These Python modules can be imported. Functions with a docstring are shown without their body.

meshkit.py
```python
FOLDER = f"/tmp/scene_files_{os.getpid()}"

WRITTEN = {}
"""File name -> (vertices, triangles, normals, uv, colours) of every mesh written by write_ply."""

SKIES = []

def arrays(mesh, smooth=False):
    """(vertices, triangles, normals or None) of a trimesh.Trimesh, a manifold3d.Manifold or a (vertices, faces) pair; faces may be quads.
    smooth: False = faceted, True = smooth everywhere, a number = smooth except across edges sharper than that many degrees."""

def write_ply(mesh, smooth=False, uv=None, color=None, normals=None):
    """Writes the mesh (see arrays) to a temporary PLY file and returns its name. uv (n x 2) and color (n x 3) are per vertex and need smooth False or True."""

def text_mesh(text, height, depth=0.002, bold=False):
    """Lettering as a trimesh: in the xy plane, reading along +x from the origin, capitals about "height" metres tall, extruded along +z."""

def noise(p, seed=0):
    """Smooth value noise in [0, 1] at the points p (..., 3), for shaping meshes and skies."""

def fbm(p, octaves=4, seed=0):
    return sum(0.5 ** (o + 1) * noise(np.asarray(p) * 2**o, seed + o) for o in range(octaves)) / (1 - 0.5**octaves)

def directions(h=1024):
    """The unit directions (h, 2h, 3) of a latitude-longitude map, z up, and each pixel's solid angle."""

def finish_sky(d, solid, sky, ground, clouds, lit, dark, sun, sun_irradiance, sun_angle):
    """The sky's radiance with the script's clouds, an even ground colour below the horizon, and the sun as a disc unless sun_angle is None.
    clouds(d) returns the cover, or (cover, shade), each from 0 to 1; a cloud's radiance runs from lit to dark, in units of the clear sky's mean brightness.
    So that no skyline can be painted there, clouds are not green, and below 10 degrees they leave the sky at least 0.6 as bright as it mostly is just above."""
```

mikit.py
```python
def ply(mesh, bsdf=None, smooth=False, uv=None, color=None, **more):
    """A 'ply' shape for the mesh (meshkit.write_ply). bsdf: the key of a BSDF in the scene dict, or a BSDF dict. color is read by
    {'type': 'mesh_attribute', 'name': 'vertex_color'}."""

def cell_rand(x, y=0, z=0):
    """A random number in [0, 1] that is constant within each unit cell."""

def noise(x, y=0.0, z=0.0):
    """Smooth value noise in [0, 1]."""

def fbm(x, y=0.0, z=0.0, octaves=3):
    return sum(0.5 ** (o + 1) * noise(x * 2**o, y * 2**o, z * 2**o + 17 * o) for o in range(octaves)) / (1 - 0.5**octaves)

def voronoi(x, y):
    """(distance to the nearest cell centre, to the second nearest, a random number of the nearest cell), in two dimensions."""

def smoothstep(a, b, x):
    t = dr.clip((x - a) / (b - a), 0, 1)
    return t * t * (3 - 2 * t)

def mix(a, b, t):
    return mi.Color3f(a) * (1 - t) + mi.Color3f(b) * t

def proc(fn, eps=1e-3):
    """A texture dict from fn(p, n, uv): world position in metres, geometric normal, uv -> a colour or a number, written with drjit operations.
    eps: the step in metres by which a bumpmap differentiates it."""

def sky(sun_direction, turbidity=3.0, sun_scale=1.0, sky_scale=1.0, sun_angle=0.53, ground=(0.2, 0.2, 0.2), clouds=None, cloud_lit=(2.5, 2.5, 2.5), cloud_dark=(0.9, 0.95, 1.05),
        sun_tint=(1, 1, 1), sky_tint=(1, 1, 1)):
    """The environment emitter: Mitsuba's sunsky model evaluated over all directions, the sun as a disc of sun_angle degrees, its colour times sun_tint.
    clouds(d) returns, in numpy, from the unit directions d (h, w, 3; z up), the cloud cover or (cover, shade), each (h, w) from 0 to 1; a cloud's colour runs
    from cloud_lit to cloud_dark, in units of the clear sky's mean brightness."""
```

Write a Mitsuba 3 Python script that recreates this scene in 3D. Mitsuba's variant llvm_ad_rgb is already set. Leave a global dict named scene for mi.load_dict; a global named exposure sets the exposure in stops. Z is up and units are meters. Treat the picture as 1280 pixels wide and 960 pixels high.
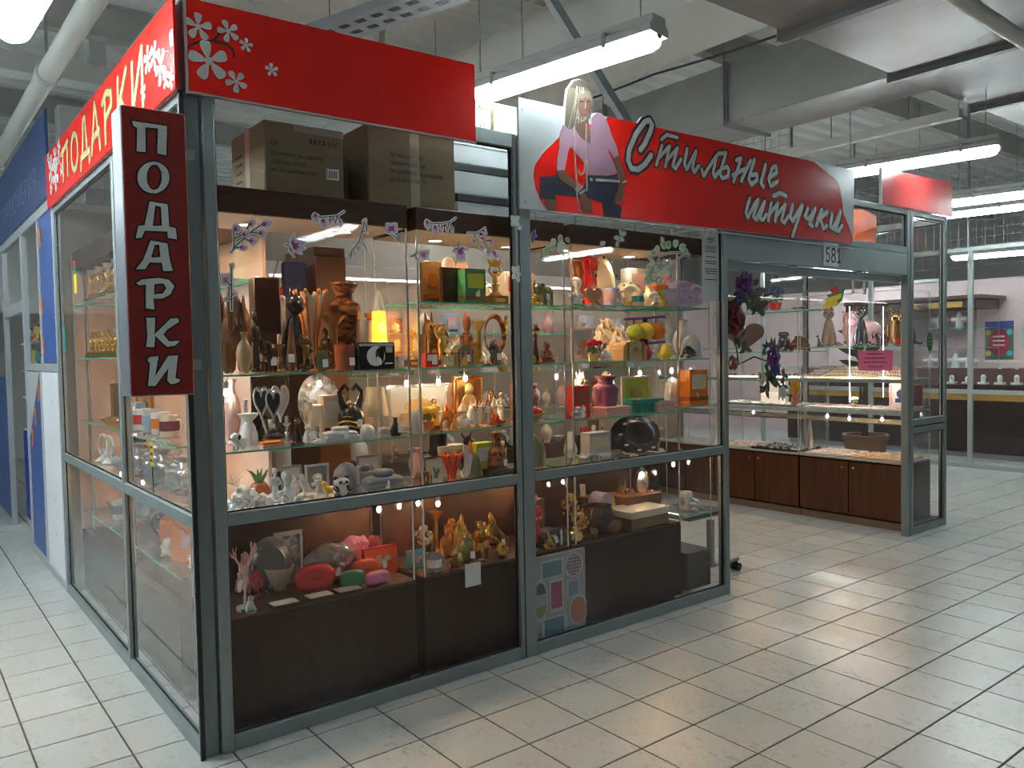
import math, random
import numpy as np, trimesh, manifold3d as m3
import shapely, shapely.geometry as sg, shapely.ops as so, shapely.affinity as sa
import mitsuba as mi, mikit, meshkit
import drjit as dr
from mikit import proc, noise, fbm, smoothstep, mix

T = mi.ScalarTransform4f
PI = math.pi
rng = random.Random(581)
# ---------------------------------------------------------------- camera, exposure, daylight-free hall
exposure = 1.4
CAM = np.array([-0.9778, -3.3806, 1.665])
YAW, PITCH, ROLL = 0.6612, -0.0393, -0.0188
_f = np.array([math.sin(YAW) * math.cos(PITCH), math.cos(YAW) * math.cos(PITCH), math.sin(PITCH)])
_r = np.array([math.cos(YAW), -math.sin(YAW), 0.0])
_u = np.cross(_r, _f)
UP = -_r * math.sin(ROLL) + _u * math.cos(ROLL)
scene = {'type': 'scene',
         'camera': {'type': 'perspective', 'fov': 2 * math.degrees(math.atan(640 / 1008.16)), 'fov_axis': 'x', 'near_clip': 0.05, 'far_clip': 200.0,
                    'to_world': T().look_at(origin=CAM.tolist(), target=(CAM + _f).tolist(), up=UP.tolist())}}
labels = {}
# light: the hall is lit by rows of fluorescent battens (built with their lamps below), warm halogen bulbs in the showcases
TUBE = [11.2, 12.9, 13.1]      # radiance of a fluorescent diffuser
BULB = [235.0, 138.0, 63.0]     # radiance of a small halogen capsule
SPOTL = [190.0, 122.0, 64.0]     # radiance of a halogen downlight face
LEDL = [7.0, 7.0, 8.0]
# lamps: name, x, y, z, length, turn in degrees; the ones behind the viewer light the passage too
LAMPS = [(2.02, 0.04, 3.24, 1.36, 9.5), (6.0, -0.04, 3.24, 1.27, 9.5), (8.20, -0.02, 3.2, 1.27, 9), (-0.44, 0.34, 3.18, 1.27, 2),
         (-1.25, 1.1, 3.2, 1.27, 0), (9.6, 1.05, 3.3, 1.27, 9), (-1.55, 2.9, 3.2, 1.27, 0), (-1.6, 5.2, 3.2, 1.27, 0), (3.2, 2.4, 3.3, 1.27, 9),
         (12.0, 1.6, 3.0, 1.27, 9), (12.4, 4.2, 3.0, 1.27, 9), (8.6, 5.5, 3.3, 1.27, 9), (-1.75, 1.55, 3.2, 1.27, 0), (1.2, 6.4, 3.3, 1.27, 9), (5.2, 7.5, 3.3, 1.27, 9), (13.0, -4.5, 3.3, 1.27, 9), (11.0, 3.6, 2.95, 1.5, 9), (-6.5, 4.0, 3.3, 1.27, 9), (8.8, 9.0, 3.3, 1.27, 9), (-0.6, -5.9, 3.2, 1.57, 0), (3.4, -5.9, 3.2, 1.57, 0), (7.6, -5.9, 3.2, 1.57, 0), (-2.4, 0.9, 3.2, 1.57, 0), (-2.4, 2.6, 3.2, 1.57, 0)]

# ---------------------------------------------------------------- helpers
_mats = {}


def mat(rgb, rough=0.5, metal=0.0, spec=0.5, coat=0.0, two=False):
    """key of a plain principled material (linear rgb)"""
    k = (tuple(round(c, 3) for c in rgb), rough, metal, spec, coat, two)
    if k not in _mats:
        name = f'm_{len(_mats):03d}'
        d = {'type': 'principled', 'base_color': {'type': 'rgb', 'value': list(k[0])}, 'roughness': rough, 'metallic': metal, 'specular': spec}
        if coat:
            d['clearcoat'] = coat
            d['clearcoat_gloss'] = 0.9
        scene[name] = {'type': 'twosided', 'bsdf': d}
        _mats[k] = name
    return _mats[k]


def srgb(r, g, b):
    return tuple(((c / 255) / 12.92 if c <= 10 else ((c / 255 + 0.055) / 1.055) ** 2.4) for c in (r, g, b))


def num(base):
    if base not in scene and base not in labels:
        return base
    i = 1
    while f'{base}_{i:03d}' in scene or f'{base}_{i:03d}' in labels:
        i += 1
    return f'{base}_{i:03d}'


_count = {}


def key(base):
    """first use: base; then base_001, base_002 ..."""
    n = _count.get(base, 0)
    _count[base] = n + 1
    return base if n == 0 else f'{base}_{n:03d}'


def tag(k, label=None, cat=None, group=None, kind=None):
    d = labels.setdefault(k, {})
    for a, b in (('label', label), ('category', cat), ('group', group), ('kind', kind)):
        if b:
            d[a] = b
    return k


def shape(mesh, m, smooth=False, tw=None, **kw):
    d = mikit.ply(mesh, m, smooth=smooth, **kw)
    if tw is not None:
        d['to_world'] = tw
    return d


def thing(name, label, cat, group=None):
    return tag(key(name), label, cat, group)


def part(parent, name, mesh, m, smooth=False, label=None, kind=None, tw=None, **kw):
    k = key(parent + '__' + name)
    scene[k] = mesh if isinstance(mesh, dict) else shape(mesh, m, smooth, tw, **kw)
    if isinstance(mesh, dict) and tw is not None:
        scene[k] = {**mesh, 'to_world': tw}
    if label or kind:
        tag(k, label, None, None, kind)
    return k


def solo(name, mesh, m, label, cat, group=None, smooth=False, tw=None):
    k = thing(name, label, cat, group)
    scene[k] = shape(mesh, m, smooth, tw)
    return k


def struct(name, mesh, m, smooth=False):
    k = key(name)
    scene[k] = shape(mesh, m, smooth)
    tag(k, kind='structure')
    return k


def cat_(*ms):
    return trimesh.util.concatenate([m for m in ms if m is not None])


def tri(man):
    mm = man.to_mesh()
    return trimesh.Trimesh(np.array(mm.vert_properties[:, :3]), np.array(mm.tri_verts), process=False)


def box(x0, x1, y0, y1, z0, z1):
    b = trimesh.creation.box((x1 - x0, y1 - y0, z1 - z0))
    b.apply_translation(((x0 + x1) / 2, (y0 + y1) / 2, (z0 + z1) / 2))
    return b


def bev(x0, x1, y0, y1, z0, z1, r=0.003):
    """box with chamfered edges (24 vertices)"""
    P = []
    for sx in (0, 1):
        for sy in (0, 1):
            for sz in (0, 1):
                c = np.array([(x0, x1)[sx], (y0, y1)[sy], (z0, z1)[sz]], float)
                s = np.array([1 - 2 * sx, 1 - 2 * sy, 1 - 2 * sz]) * r
                for a in range(3):
                    q = s.copy(); q[a] = 0
                    P.append(c + q)
    return trimesh.convex.convex_hull(np.array(P))


def tube(pts, r, n=8, closed=False):
    """a tube along points; r one radius or one per point"""
    P = np.array(pts, float)
    R = np.full(len(P), r, float) if np.isscalar(r) else np.array(r, float)
    V, F = [], []
    up = None
    for i in range(len(P)):
        a, b = P[max(i - 1, 0)], P[min(i + 1, len(P) - 1)]
        if closed:
            a, b = P[i - 1], P[(i + 1) % len(P)]
        t = (b - a) / (np.linalg.norm(b - a) + 1e-12)
        if up is None:
            up = np.array([0, 0, 1.0]) if abs(t[2]) < 0.9 else np.array([1.0, 0, 0])
        s = np.cross(t, up); s /= np.linalg.norm(s) + 1e-12
        up = np.cross(s, t)
        for j in range(n):
            an = 2 * PI * j / n
            V.append(P[i] + R[i] * (math.cos(an) * s + math.sin(an) * up))
    m = len(P)
    for i in range(m if closed else m - 1):
        for j in range(n):
            a, b = i * n + j, i * n + (j + 1) % n
            c, d = ((i + 1) % m) * n + (j + 1) % n, ((i + 1) % m) * n + j
            F += [(a, b, c), (a, c, d)]
    if not closed:
        for e, flip in ((0, True), (m - 1, False)):
            V.append(P[e]); c = len(V) - 1
            for j in range(n):
                q = (c, e * n + (j + 1) % n, e * n + j) if flip else (c, e * n + j, e * n + (j + 1) % n)
                F.append(q)
    t_ = trimesh.Trimesh(np.array(V), np.array(F), process=False)
    t_.fix_normals()
    return t_


def lathe(prof, n=24, cap=True):
    """profile [(r, z)...] about z"""
    pr = [(max(r, 1e-4), z) for r, z in prof]
    V, F = [], []
    for r, z in pr:
        for j in range(n):
            a = 2 * PI * j / n
            V.append((r * math.cos(a), r * math.sin(a), z))
    for i in range(len(pr) - 1):
        for j in range(n):
            a, b = i * n + j, i * n + (j + 1) % n
            F += [(a, b, b + n), (a, b + n, a + n)]
    if cap:
        for e, fl in ((0, True), (len(pr) - 1, False)):
            V.append((0, 0, pr[e][1])); c = len(V) - 1
            for j in range(n):
                a, b = e * n + j, e * n + (j + 1) % n
                F.append((c, b, a) if fl else (c, a, b))
    return trimesh.Trimesh(np.array(V), np.array(F), process=False)


def poly3(poly, depth, plane='xz', at=0.0, holes=None):
    """a flat outline extruded: plane 'xz' lies at y = at and grows towards -y; plane 'yz' lies at x = at and grows towards -x"""
    g = poly if hasattr(poly, 'geom_type') else sg.Polygon(poly, holes or [])
    g = g.buffer(0)
    ms = []
    for q in getattr(g, 'geoms', [g]):
        if q.is_empty or q.area < 1e-9:
            continue
        m = trimesh.creation.extrude_polygon(q, depth, engine='earcut')
        v = m.vertices.copy()
        if plane == 'xz':
            m.vertices = np.stack([v[:, 0], at - v[:, 2], v[:, 1]], 1)
        elif plane == 'yz':
            m.vertices = np.stack([at - v[:, 2], v[:, 0], v[:, 1]], 1)
        else:
            m.vertices = v + [0, 0, at]
        m.fix_normals()
        ms.append(m)
    return cat_(*ms)


def strokes(lines, w, taper=None):
    """brush strokes -> one outline"""
    return so.unary_union([sg.LineString(l).buffer(w / 2, quad_segs=4) for l in lines])


def at_(x=0, y=0, z=0, rz=0, rx=0, ry=0, s=1.0, sx=1, sy=1, sz=1):
    t = T().translate([x, y, z])
    if rz: t = t.rotate([0, 0, 1], rz)
    if rx: t = t.rotate([1, 0, 0], rx)
    if ry: t = t.rotate([0, 1, 0], ry)
    return t.scale([s * sx, s * sy, s * sz])


# ---------------------------------------------------------------- procedural materials
def _tile(p, n, uv):
    s = 0.334
    r = mikit.cell_rand(dr.floor((p.x - 0.1232) / s), dr.floor((p.y + 0.0825) / s), 3)
    a = fbm(p.x * 3.1, p.y * 3.1, 0.5, 3)
    sp = smoothstep(0.63, 0.75, noise(p.x * 60, p.y * 60, 2.0)) * smoothstep(0.45, 0.7, noise(p.x * 9, p.y * 9, 5.0))
    sc = smoothstep(0.74, 0.80, fbm(p.x * 34 + 3, p.y * 19, 9.0, 2)) * smoothstep(0.62, 0.72, noise(p.x * 2.9, p.y * 2.9, 4.0))
    c = mix((0.375, 0.385, 0.367), (0.435, 0.442, 0.423), r * 0.55 + a * 0.45)
    c = c * (0.95 + 0.10 * noise(p.x * 170, p.y * 170, 1.0))
    return mix(c, (0.22, 0.21, 0.19), 0.20 * sp + 0.34 * sc)


def _wood(p, n, uv):
    g = fbm(p.x * 46 + fbm(p.z * 2.0, p.x * 3, p.y * 3, 2) * 5, p.y * 46, p.z * 1.3, 3)
    return mix((0.016, 0.0055, 0.0025), (0.036, 0.0125, 0.005), g)


def _woodh(p, n, uv):
    g = fbm(p.x * 1.6, p.y * 40 + 3, p.z * 48 + noise(p.x * 2.0, 0, 1.0) * 3, 3)
    return mix((0.026, 0.011, 0.006), (0.052, 0.023, 0.012), g)


def _galv(p, n, uv):
    f = fbm(p.x * 5.0, p.y * 5.0, p.z * 5.0, 3)
    return mix((0.40, 0.41, 0.40), (0.52, 0.53, 0.52), f)


def _deck(p, n, uv):
    return mix((0.80, 0.815, 0.80), (0.86, 0.87, 0.855), fbm(p.x * 2, p.y * 5, p.z, 3))


def _stone(p, n, uv):
    f = fbm(p.x * 30, p.y * 30, p.z * 30, 4)
    return mix((0.10, 0.12, 0.15), (0.50, 0.52, 0.55), smoothstep(0.3, 0.72, f))


def _swirl(p, n, uv):
    f = fbm(p.x * 22 + 4 * noise(p.x * 9, p.y * 9, p.z * 9), p.y * 22, p.z * 40, 3)
    return mix((0.05, 0.018, 0.008), (0.30, 0.11, 0.035), smoothstep(0.40, 0.66, f))


def _card(p, n, uv):
    return mix((0.165, 0.128, 0.075), (0.21, 0.165, 0.10), fbm(p.x * 8, p.y * 8, p.z * 30, 3))


def pmat(name, fn, rough=0.5, metal=0.0, spec=0.5, bump=None, scale=0.0):
    d = {'type': 'principled', 'base_color': proc(fn), 'roughness': rough, 'metallic': metal, 'specular': spec}
    if bump:
        d = {'type': 'bumpmap', 'arbitrary': proc(bump), 'scale': scale, 'bsdf': d}
    scene[name] = {'type': 'twosided', 'bsdf': d}
    return name


M_TILE = pmat('tile_glaze', _tile, 0.27, 0, 0.5)
M_WOOD = pmat('dark_walnut_board', _wood, 0.5, 0, 0.15)
M_WOODH = pmat('dark_walnut_band', _woodh, 0.45, 0, 0.25)
M_GALV = pmat('galvanised_sheet', _galv, 0.38, 0.75)
M_DUCT = pmat('old_galvanised_sheet', lambda p, n, uv: mix((0.20, 0.19, 0.18), (0.29, 0.28, 0.265), fbm(p.x * 3.0, p.y * 3.0, p.z * 3.0, 3)), 0.42, 0.6)
M_DECK = pmat('painted_deck', _deck, 0.6)
M_STONE = pmat('grey_marble', _stone, 0.25)
M_SWIRL = pmat('brown_swirl_glaze', _swirl, 0.15)
M_CARD = pmat('cardboard', _card, 0.85, 0, 0.2)
scene['clear_pane'] = {'type': 'thindielectric', 'int_ior': 1.32, 'ext_ior': 1.0}
PANE = 'clear_pane'
M_ALU = mat((0.235, 0.275, 0.28), 0.38, 0.35)
M_ALUD = mat((0.17, 0.20, 0.20), 0.4, 0.35)
M_GASK = mat((0.006, 0.006, 0.008), 0.5)
M_WHITE = mat((0.72, 0.73, 0.72), 0.5)
M_PAPER = mat((0.70, 0.71, 0.72), 0.8, 0, 0.2)
M_RED = mat((0.64, 0.013, 0.008), 0.24, 0, 0.35)
M_BLUE = mat((0.022, 0.050, 0.15), 0.35)
M_CHROME = mat((0.72, 0.72, 0.70), 0.15, 1.0)
M_STEEL = mat((0.30, 0.31, 0.32), 0.35, 0.8)
M_BLACK = mat((0.008, 0.008, 0.009), 0.35)
M_EDGE = mat((0.10, 0.42, 0.30), 0.12, 0, 0.8)
M_GOLD = mat((0.78, 0.50, 0.14), 0.22, 1.0)
M_SILVER = mat((0.75, 0.75, 0.76), 0.2, 1.0)
M_TAG = mat((0.82, 0.82, 0.80), 0.7)
# outlines in metres: (x, z) on the front, (y, z) on the left side
PRINT = {'hair': [(2.109, 3.167), (2.145, 3.18), (2.187, 3.182), (2.23, 3.159), (2.253, 3.11), (2.256, 3.067), (2.245, 3.02), (2.232, 2.983), (2.213, 2.971), (2.197, 2.968), (2.189, 2.958), (2.17, 2.938), (2.146, 2.943), (2.128, 2.931), (2.109, 2.906), (2.079, 2.893), (2.05, 2.901), (2.039, 2.917), (2.046, 2.987), (2.053, 3.049), (2.066, 3.112)], 'face': [(2.14, 3.09), (2.174, 3.105), (2.213, 3.112), (2.234, 3.089), (2.24, 3.059), (2.228, 3.022), (2.198, 2.99), (2.171, 2.98), (2.15, 2.996), (2.136, 3.033)], 'fringe': [(2.132, 3.124), (2.187, 3.147), (2.233, 3.133), (2.246, 3.078), (2.236, 3.081), (2.227, 3.097), (2.21, 3.083), (2.191, 3.091), (2.173, 3.074), (2.154, 3.08), (2.141, 3.056), (2.133, 2.993), (2.119, 2.999), (2.115, 3.077)], 'neck': [(2.129, 2.97), (2.171, 2.964), (2.208, 2.983), (2.225, 2.937), (2.242, 2.851), (2.229, 2.838), (2.168, 2.858), (2.115, 2.901)], 'sweater': [(2.027, 2.911), (2.079, 2.889), (2.109, 2.906), (2.162, 2.857), (2.231, 2.836), (2.23, 2.885), (2.244, 2.985), (2.282, 3.019), (2.326, 3.018), (2.364, 2.986), (2.394, 2.918), (2.438, 2.852), (2.457, 2.804), (2.411, 2.78), (2.392, 2.8), (2.369, 2.833), (2.376, 2.798), (2.404, 2.765), (2.442, 2.701), (2.435, 2.696), (2.364, 2.674), (2.201, 2.659), (2.19, 2.711), (2.16, 2.738), (2.112, 2.771), (2.077, 2.801), (2.059, 2.773), (2.034, 2.682), (2.027, 2.663), (1.969, 2.657), (1.976, 2.71), (1.995, 2.781), (1.996, 2.833), (2.009, 2.878)], 'arm': [(1.973, 2.656), (2.027, 2.663), (2.056, 2.642), (2.121, 2.605), (2.136, 2.588), (2.165, 2.564), (2.201, 2.534), (2.222, 2.51), (2.236, 2.476), (2.233, 2.45), (2.224, 2.465), (2.219, 2.449), (2.209, 2.464), (2.199, 2.445), (2.187, 2.46), (2.172, 2.441), (2.155, 2.459), (2.144, 2.52), (2.132, 2.549), (2.102, 2.568), (2.009, 2.601), (1.975, 2.632)], 'arm2': [(2.413, 2.78), (2.457, 2.801), (2.482, 2.738), (2.507, 2.668), (2.517, 2.65), (2.493, 2.62), (2.499, 2.583), (2.472, 2.524), (2.465, 2.547), (2.451, 2.514), (2.444, 2.539), (2.428, 2.514), (2.423, 2.541), (2.407, 2.523), (2.415, 2.552), (2.437, 2.577), (2.453, 2.625), (2.467, 2.645), (2.442, 2.697)], 'trousers': [(1.852, 2.607), (1.975, 2.628), (2.009, 2.601), (2.102, 2.568), (2.132, 2.549), (2.162, 2.57), (2.19, 2.622), (2.195, 2.654), (2.364, 2.671), (2.439, 2.692), (2.46, 2.644), (2.446, 2.601), (2.415, 2.547), (2.417, 2.52), (2.477, 2.507), (2.463, 2.437), (2.327, 2.441), (2.316, 2.515), (2.204, 2.533), (2.131, 2.527), (1.961, 2.523), (1.962, 2.497), (1.849, 2.494)], 'shin': [(1.881, 2.493), (1.96, 2.497), (1.968, 2.433), (1.891, 2.438)], 'belt': [(2.219, 2.645), (2.461, 2.66), (2.46, 2.642), (2.219, 2.625)]}
EYES = [[(2.153, 3.059), (2.166, 3.067), (2.18, 3.064), (2.165, 3.057)], [(2.207, 3.069), (2.219, 3.075), (2.231, 3.074), (2.219, 3.066)]]
BROWS = [[(2.149, 3.069), (2.166, 3.077), (2.183, 3.075)], [(2.205, 3.079), (2.219, 3.085), (2.234, 3.084)]]
LIPS = [(2.172, 3.006), (2.186, 3.013), (2.203, 3.012), (2.198, 3.002), (2.183, 2.998)]
NOSE = [(2.195, 3.065), (2.201, 3.035), (2.187, 3.028)]
BEADS = [[(2.103, 2.91), (2.107, 2.779), (2.112, 2.701), (2.126, 2.666), (2.152, 2.651), (2.177, 2.672), (2.187, 2.719), (2.199, 2.942)], [(2.198, 2.738), (2.195, 2.569)], [(2.113, 2.692), (2.12, 2.526), (2.131, 2.459), (2.16, 2.442)], [(2.132, 2.967), (2.164, 2.952), (2.201, 2.978)]]
BANGLES = [[(2.109, 2.565), (2.141, 2.601)], [(2.12, 2.557), (2.158, 2.59)], [(2.14, 2.548), (2.177, 2.569)], [(2.483, 2.646), (2.515, 2.659)]]
RED_L = [(2.004, 2.845), (1.886, 2.745), (1.819, 2.665), (1.808, 2.607), (1.825, 2.538), (1.87, 2.464), (1.908, 2.431)]
RED_R = [(5.003, 2.569), (4.961, 2.621), (4.903, 2.687), (4.881, 2.787), (4.859, 2.876), (4.802, 2.937), (4.702, 2.965)]
RED_T = (2.378, 3.01)
SCRIPT = [([[(2.64, 2.86), (2.676, 2.898), (2.727, 2.978), (2.745, 3.023), (2.722, 3.047), (2.679, 3.03), (2.604, 2.948), (2.547, 2.852), (2.533, 2.785), (2.561, 2.739), (2.617, 2.74), (2.674, 2.775), (2.733, 2.839)]], 0.0328), ([[(2.779, 2.788), (2.832, 2.912)], [(2.8, 2.831), (2.901, 2.918), (2.859, 2.787)], [(2.877, 2.829), (2.974, 2.917), (2.928, 2.801), (2.954, 2.787), (3.008, 2.852)], [(2.827, 2.948), (2.879, 2.984), (2.975, 2.981)]], 0.0226), ([[(3.068, 2.924), (3.038, 2.827), (3.061, 2.795), (3.154, 2.924)], [(3.154, 2.924), (3.116, 2.813), (3.134, 2.786), (3.18, 2.833)]], 0.0242), ([[(3.208, 2.813), (3.226, 2.773), (3.264, 2.82), (3.361, 2.923), (3.321, 2.803), (3.34, 2.781), (3.379, 2.822)]], 0.025), ([[(3.381, 2.937), (3.46, 2.952), (3.389, 2.811), (3.418, 2.78), (3.477, 2.803), (3.488, 2.841), (3.468, 2.863), (3.413, 2.844)]], 0.0257), ([[(3.569, 2.919), (3.62, 2.938), (3.537, 2.773)], [(3.528, 2.815), (3.671, 2.876)], [(3.724, 2.933), (3.619, 2.788)]], 0.0273), ([[(3.766, 2.947), (3.702, 2.81), (3.733, 2.776), (3.797, 2.815), (3.793, 2.853), (3.729, 2.839)], [(3.895, 2.929), (3.84, 2.801), (3.867, 2.778)]], 0.0289), ([[(3.938, 2.844), (4.028, 2.894), (4.017, 2.938), (3.968, 2.913), (3.931, 2.837), (3.953, 2.788), (4.034, 2.829)]], 0.0273), ([[(3.711, 2.679), (3.668, 2.58), (3.688, 2.55), (3.784, 2.667)], [(3.806, 2.682), (3.751, 2.562), (3.783, 2.546), (3.871, 2.663)], [(3.882, 2.677), (3.826, 2.556), (3.858, 2.546), (3.902, 2.588)]], 0.0273), ([[(3.958, 2.671), (3.924, 2.551)], [(3.935, 2.591), (4.037, 2.679), (4.002, 2.551)], [(4.013, 2.585), (4.128, 2.681), (4.081, 2.565), (4.115, 2.548), (4.161, 2.598)], [(3.992, 2.727), (4.06, 2.754), (4.14, 2.742)]], 0.0281), ([[(4.22, 2.684), (4.185, 2.6), (4.219, 2.57), (4.327, 2.68)], [(4.339, 2.688), (4.218, 2.462)]], 0.0312), ([[(4.412, 2.675), (4.375, 2.617), (4.423, 2.601), (4.498, 2.669)], [(4.51, 2.684), (4.435, 2.567), (4.477, 2.554)]], 0.0304), ([[(4.598, 2.685), (4.522, 2.561)], [(4.547, 2.611), (4.675, 2.674)], [(4.572, 2.62), (4.623, 2.548), (4.666, 2.572)]], 0.032), ([[(4.739, 2.663), (4.713, 2.576), (4.752, 2.558), (4.845, 2.672)], [(4.858, 2.688), (4.791, 2.554), (4.831, 2.546), (4.879, 2.589)]], 0.0351)]
VLET = [([(-0.208, 2.558), (-0.083, 2.558), (-0.09, 2.446), (-0.122, 2.45), (-0.116, 2.544), (-0.161, 2.542), (-0.164, 2.448), (-0.195, 2.448), (-0.19, 2.535), (-0.203, 2.541)], []), ([(-0.081, 2.363), (-0.083, 2.347), (-0.09, 2.331), (-0.099, 2.318), (-0.112, 2.307), (-0.126, 2.299), (-0.141, 2.296), (-0.156, 2.296), (-0.17, 2.301), (-0.181, 2.309), (-0.19, 2.32), (-0.195, 2.334), (-0.196, 2.349), (-0.194, 2.365), (-0.188, 2.38), (-0.178, 2.393), (-0.166, 2.404), (-0.152, 2.412), (-0.137, 2.416), (-0.122, 2.416), (-0.108, 2.411), (-0.096, 2.403), (-0.088, 2.392), (-0.082, 2.378)], [(-0.109, 2.36), (-0.11, 2.348), (-0.113, 2.336), (-0.118, 2.325), (-0.124, 2.317), (-0.131, 2.312), (-0.138, 2.309), (-0.145, 2.31), (-0.151, 2.314), (-0.157, 2.321), (-0.161, 2.331), (-0.163, 2.342), (-0.163, 2.354), (-0.162, 2.367), (-0.159, 2.378), (-0.154, 2.389), (-0.148, 2.397), (-0.142, 2.403), (-0.135, 2.405), (-0.127, 2.405), (-0.121, 2.401), (-0.116, 2.394), (-0.111, 2.384), (-0.109, 2.373)]), ([(-0.156, 2.264), (-0.091, 2.259), (-0.088, 2.174), (-0.064, 2.17), (-0.061, 2.127), (-0.095, 2.131), (-0.094, 2.155), (-0.177, 2.152), (-0.189, 2.124), (-0.21, 2.121), (-0.199, 2.168), (-0.176, 2.173)], [(-0.136, 2.251), (-0.115, 2.247), (-0.115, 2.175), (-0.148, 2.173)]), ([(-0.157, 2.116), (-0.097, 2.109), (-0.09, 2.042), (-0.08, 2.005), (-0.116, 2.002), (-0.119, 2.034), (-0.164, 2.033), (-0.18, 2.007), (-0.213, 2.005), (-0.187, 2.04)], [(-0.143, 2.101), (-0.127, 2.102), (-0.123, 2.056), (-0.158, 2.051)]), ([(-0.213, 1.953), (-0.196, 1.966), (-0.137, 1.975), (-0.096, 1.97), (-0.077, 1.946), (-0.092, 1.914), (-0.122, 1.897), (-0.155, 1.895), (-0.153, 1.854), (-0.183, 1.859), (-0.179, 1.948), (-0.205, 1.945)], [(-0.149, 1.951), (-0.117, 1.955), (-0.106, 1.938), (-0.12, 1.916), (-0.153, 1.912)]), ([(-0.183, 1.822), (-0.151, 1.823), (-0.155, 1.76), (-0.095, 1.82), (-0.068, 1.823), (-0.064, 1.807), (-0.108, 1.779), (-0.124, 1.76), (-0.104, 1.732), (-0.064, 1.735), (-0.08, 1.716), (-0.111, 1.711), (-0.136, 1.735), (-0.154, 1.754), (-0.158, 1.71), (-0.187, 1.712), (-0.181, 1.754)], []), ([(-0.184, 1.661), (-0.177, 1.673), (-0.144, 1.676), (-0.159, 1.598), (-0.109, 1.675), (-0.072, 1.678), (-0.08, 1.627), (-0.085, 1.589), (-0.065, 1.582), (-0.079, 1.57), (-0.103, 1.566), (-0.115, 1.581), (-0.11, 1.628), (-0.16, 1.561), (-0.185, 1.563), (-0.175, 1.648)], [])]
VBOARD = [(-0.227, 2.615), (-0.021, 2.607), (-0.014, 1.532), (-0.243, 1.524)]
BLOS1 = [(0.071, 2.995, 0.061, 0.3), (0.192, 3.004, 0.05, 0.7), (0.264, 2.964, 0.032, 0.2), (0.109, 2.867, 0.089, 0.5), (0.218, 2.805, 0.05, 0.9), (0.372, 2.883, 0.032, 0.4)]
TWIG1 = [[(0.022, 2.902), (0.055, 2.926), (0.083, 2.942), (0.14, 2.954), (0.183, 2.949), (0.207, 2.935), (0.216, 2.908)], [(0.129, 2.952), (0.156, 2.986)]]
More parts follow.
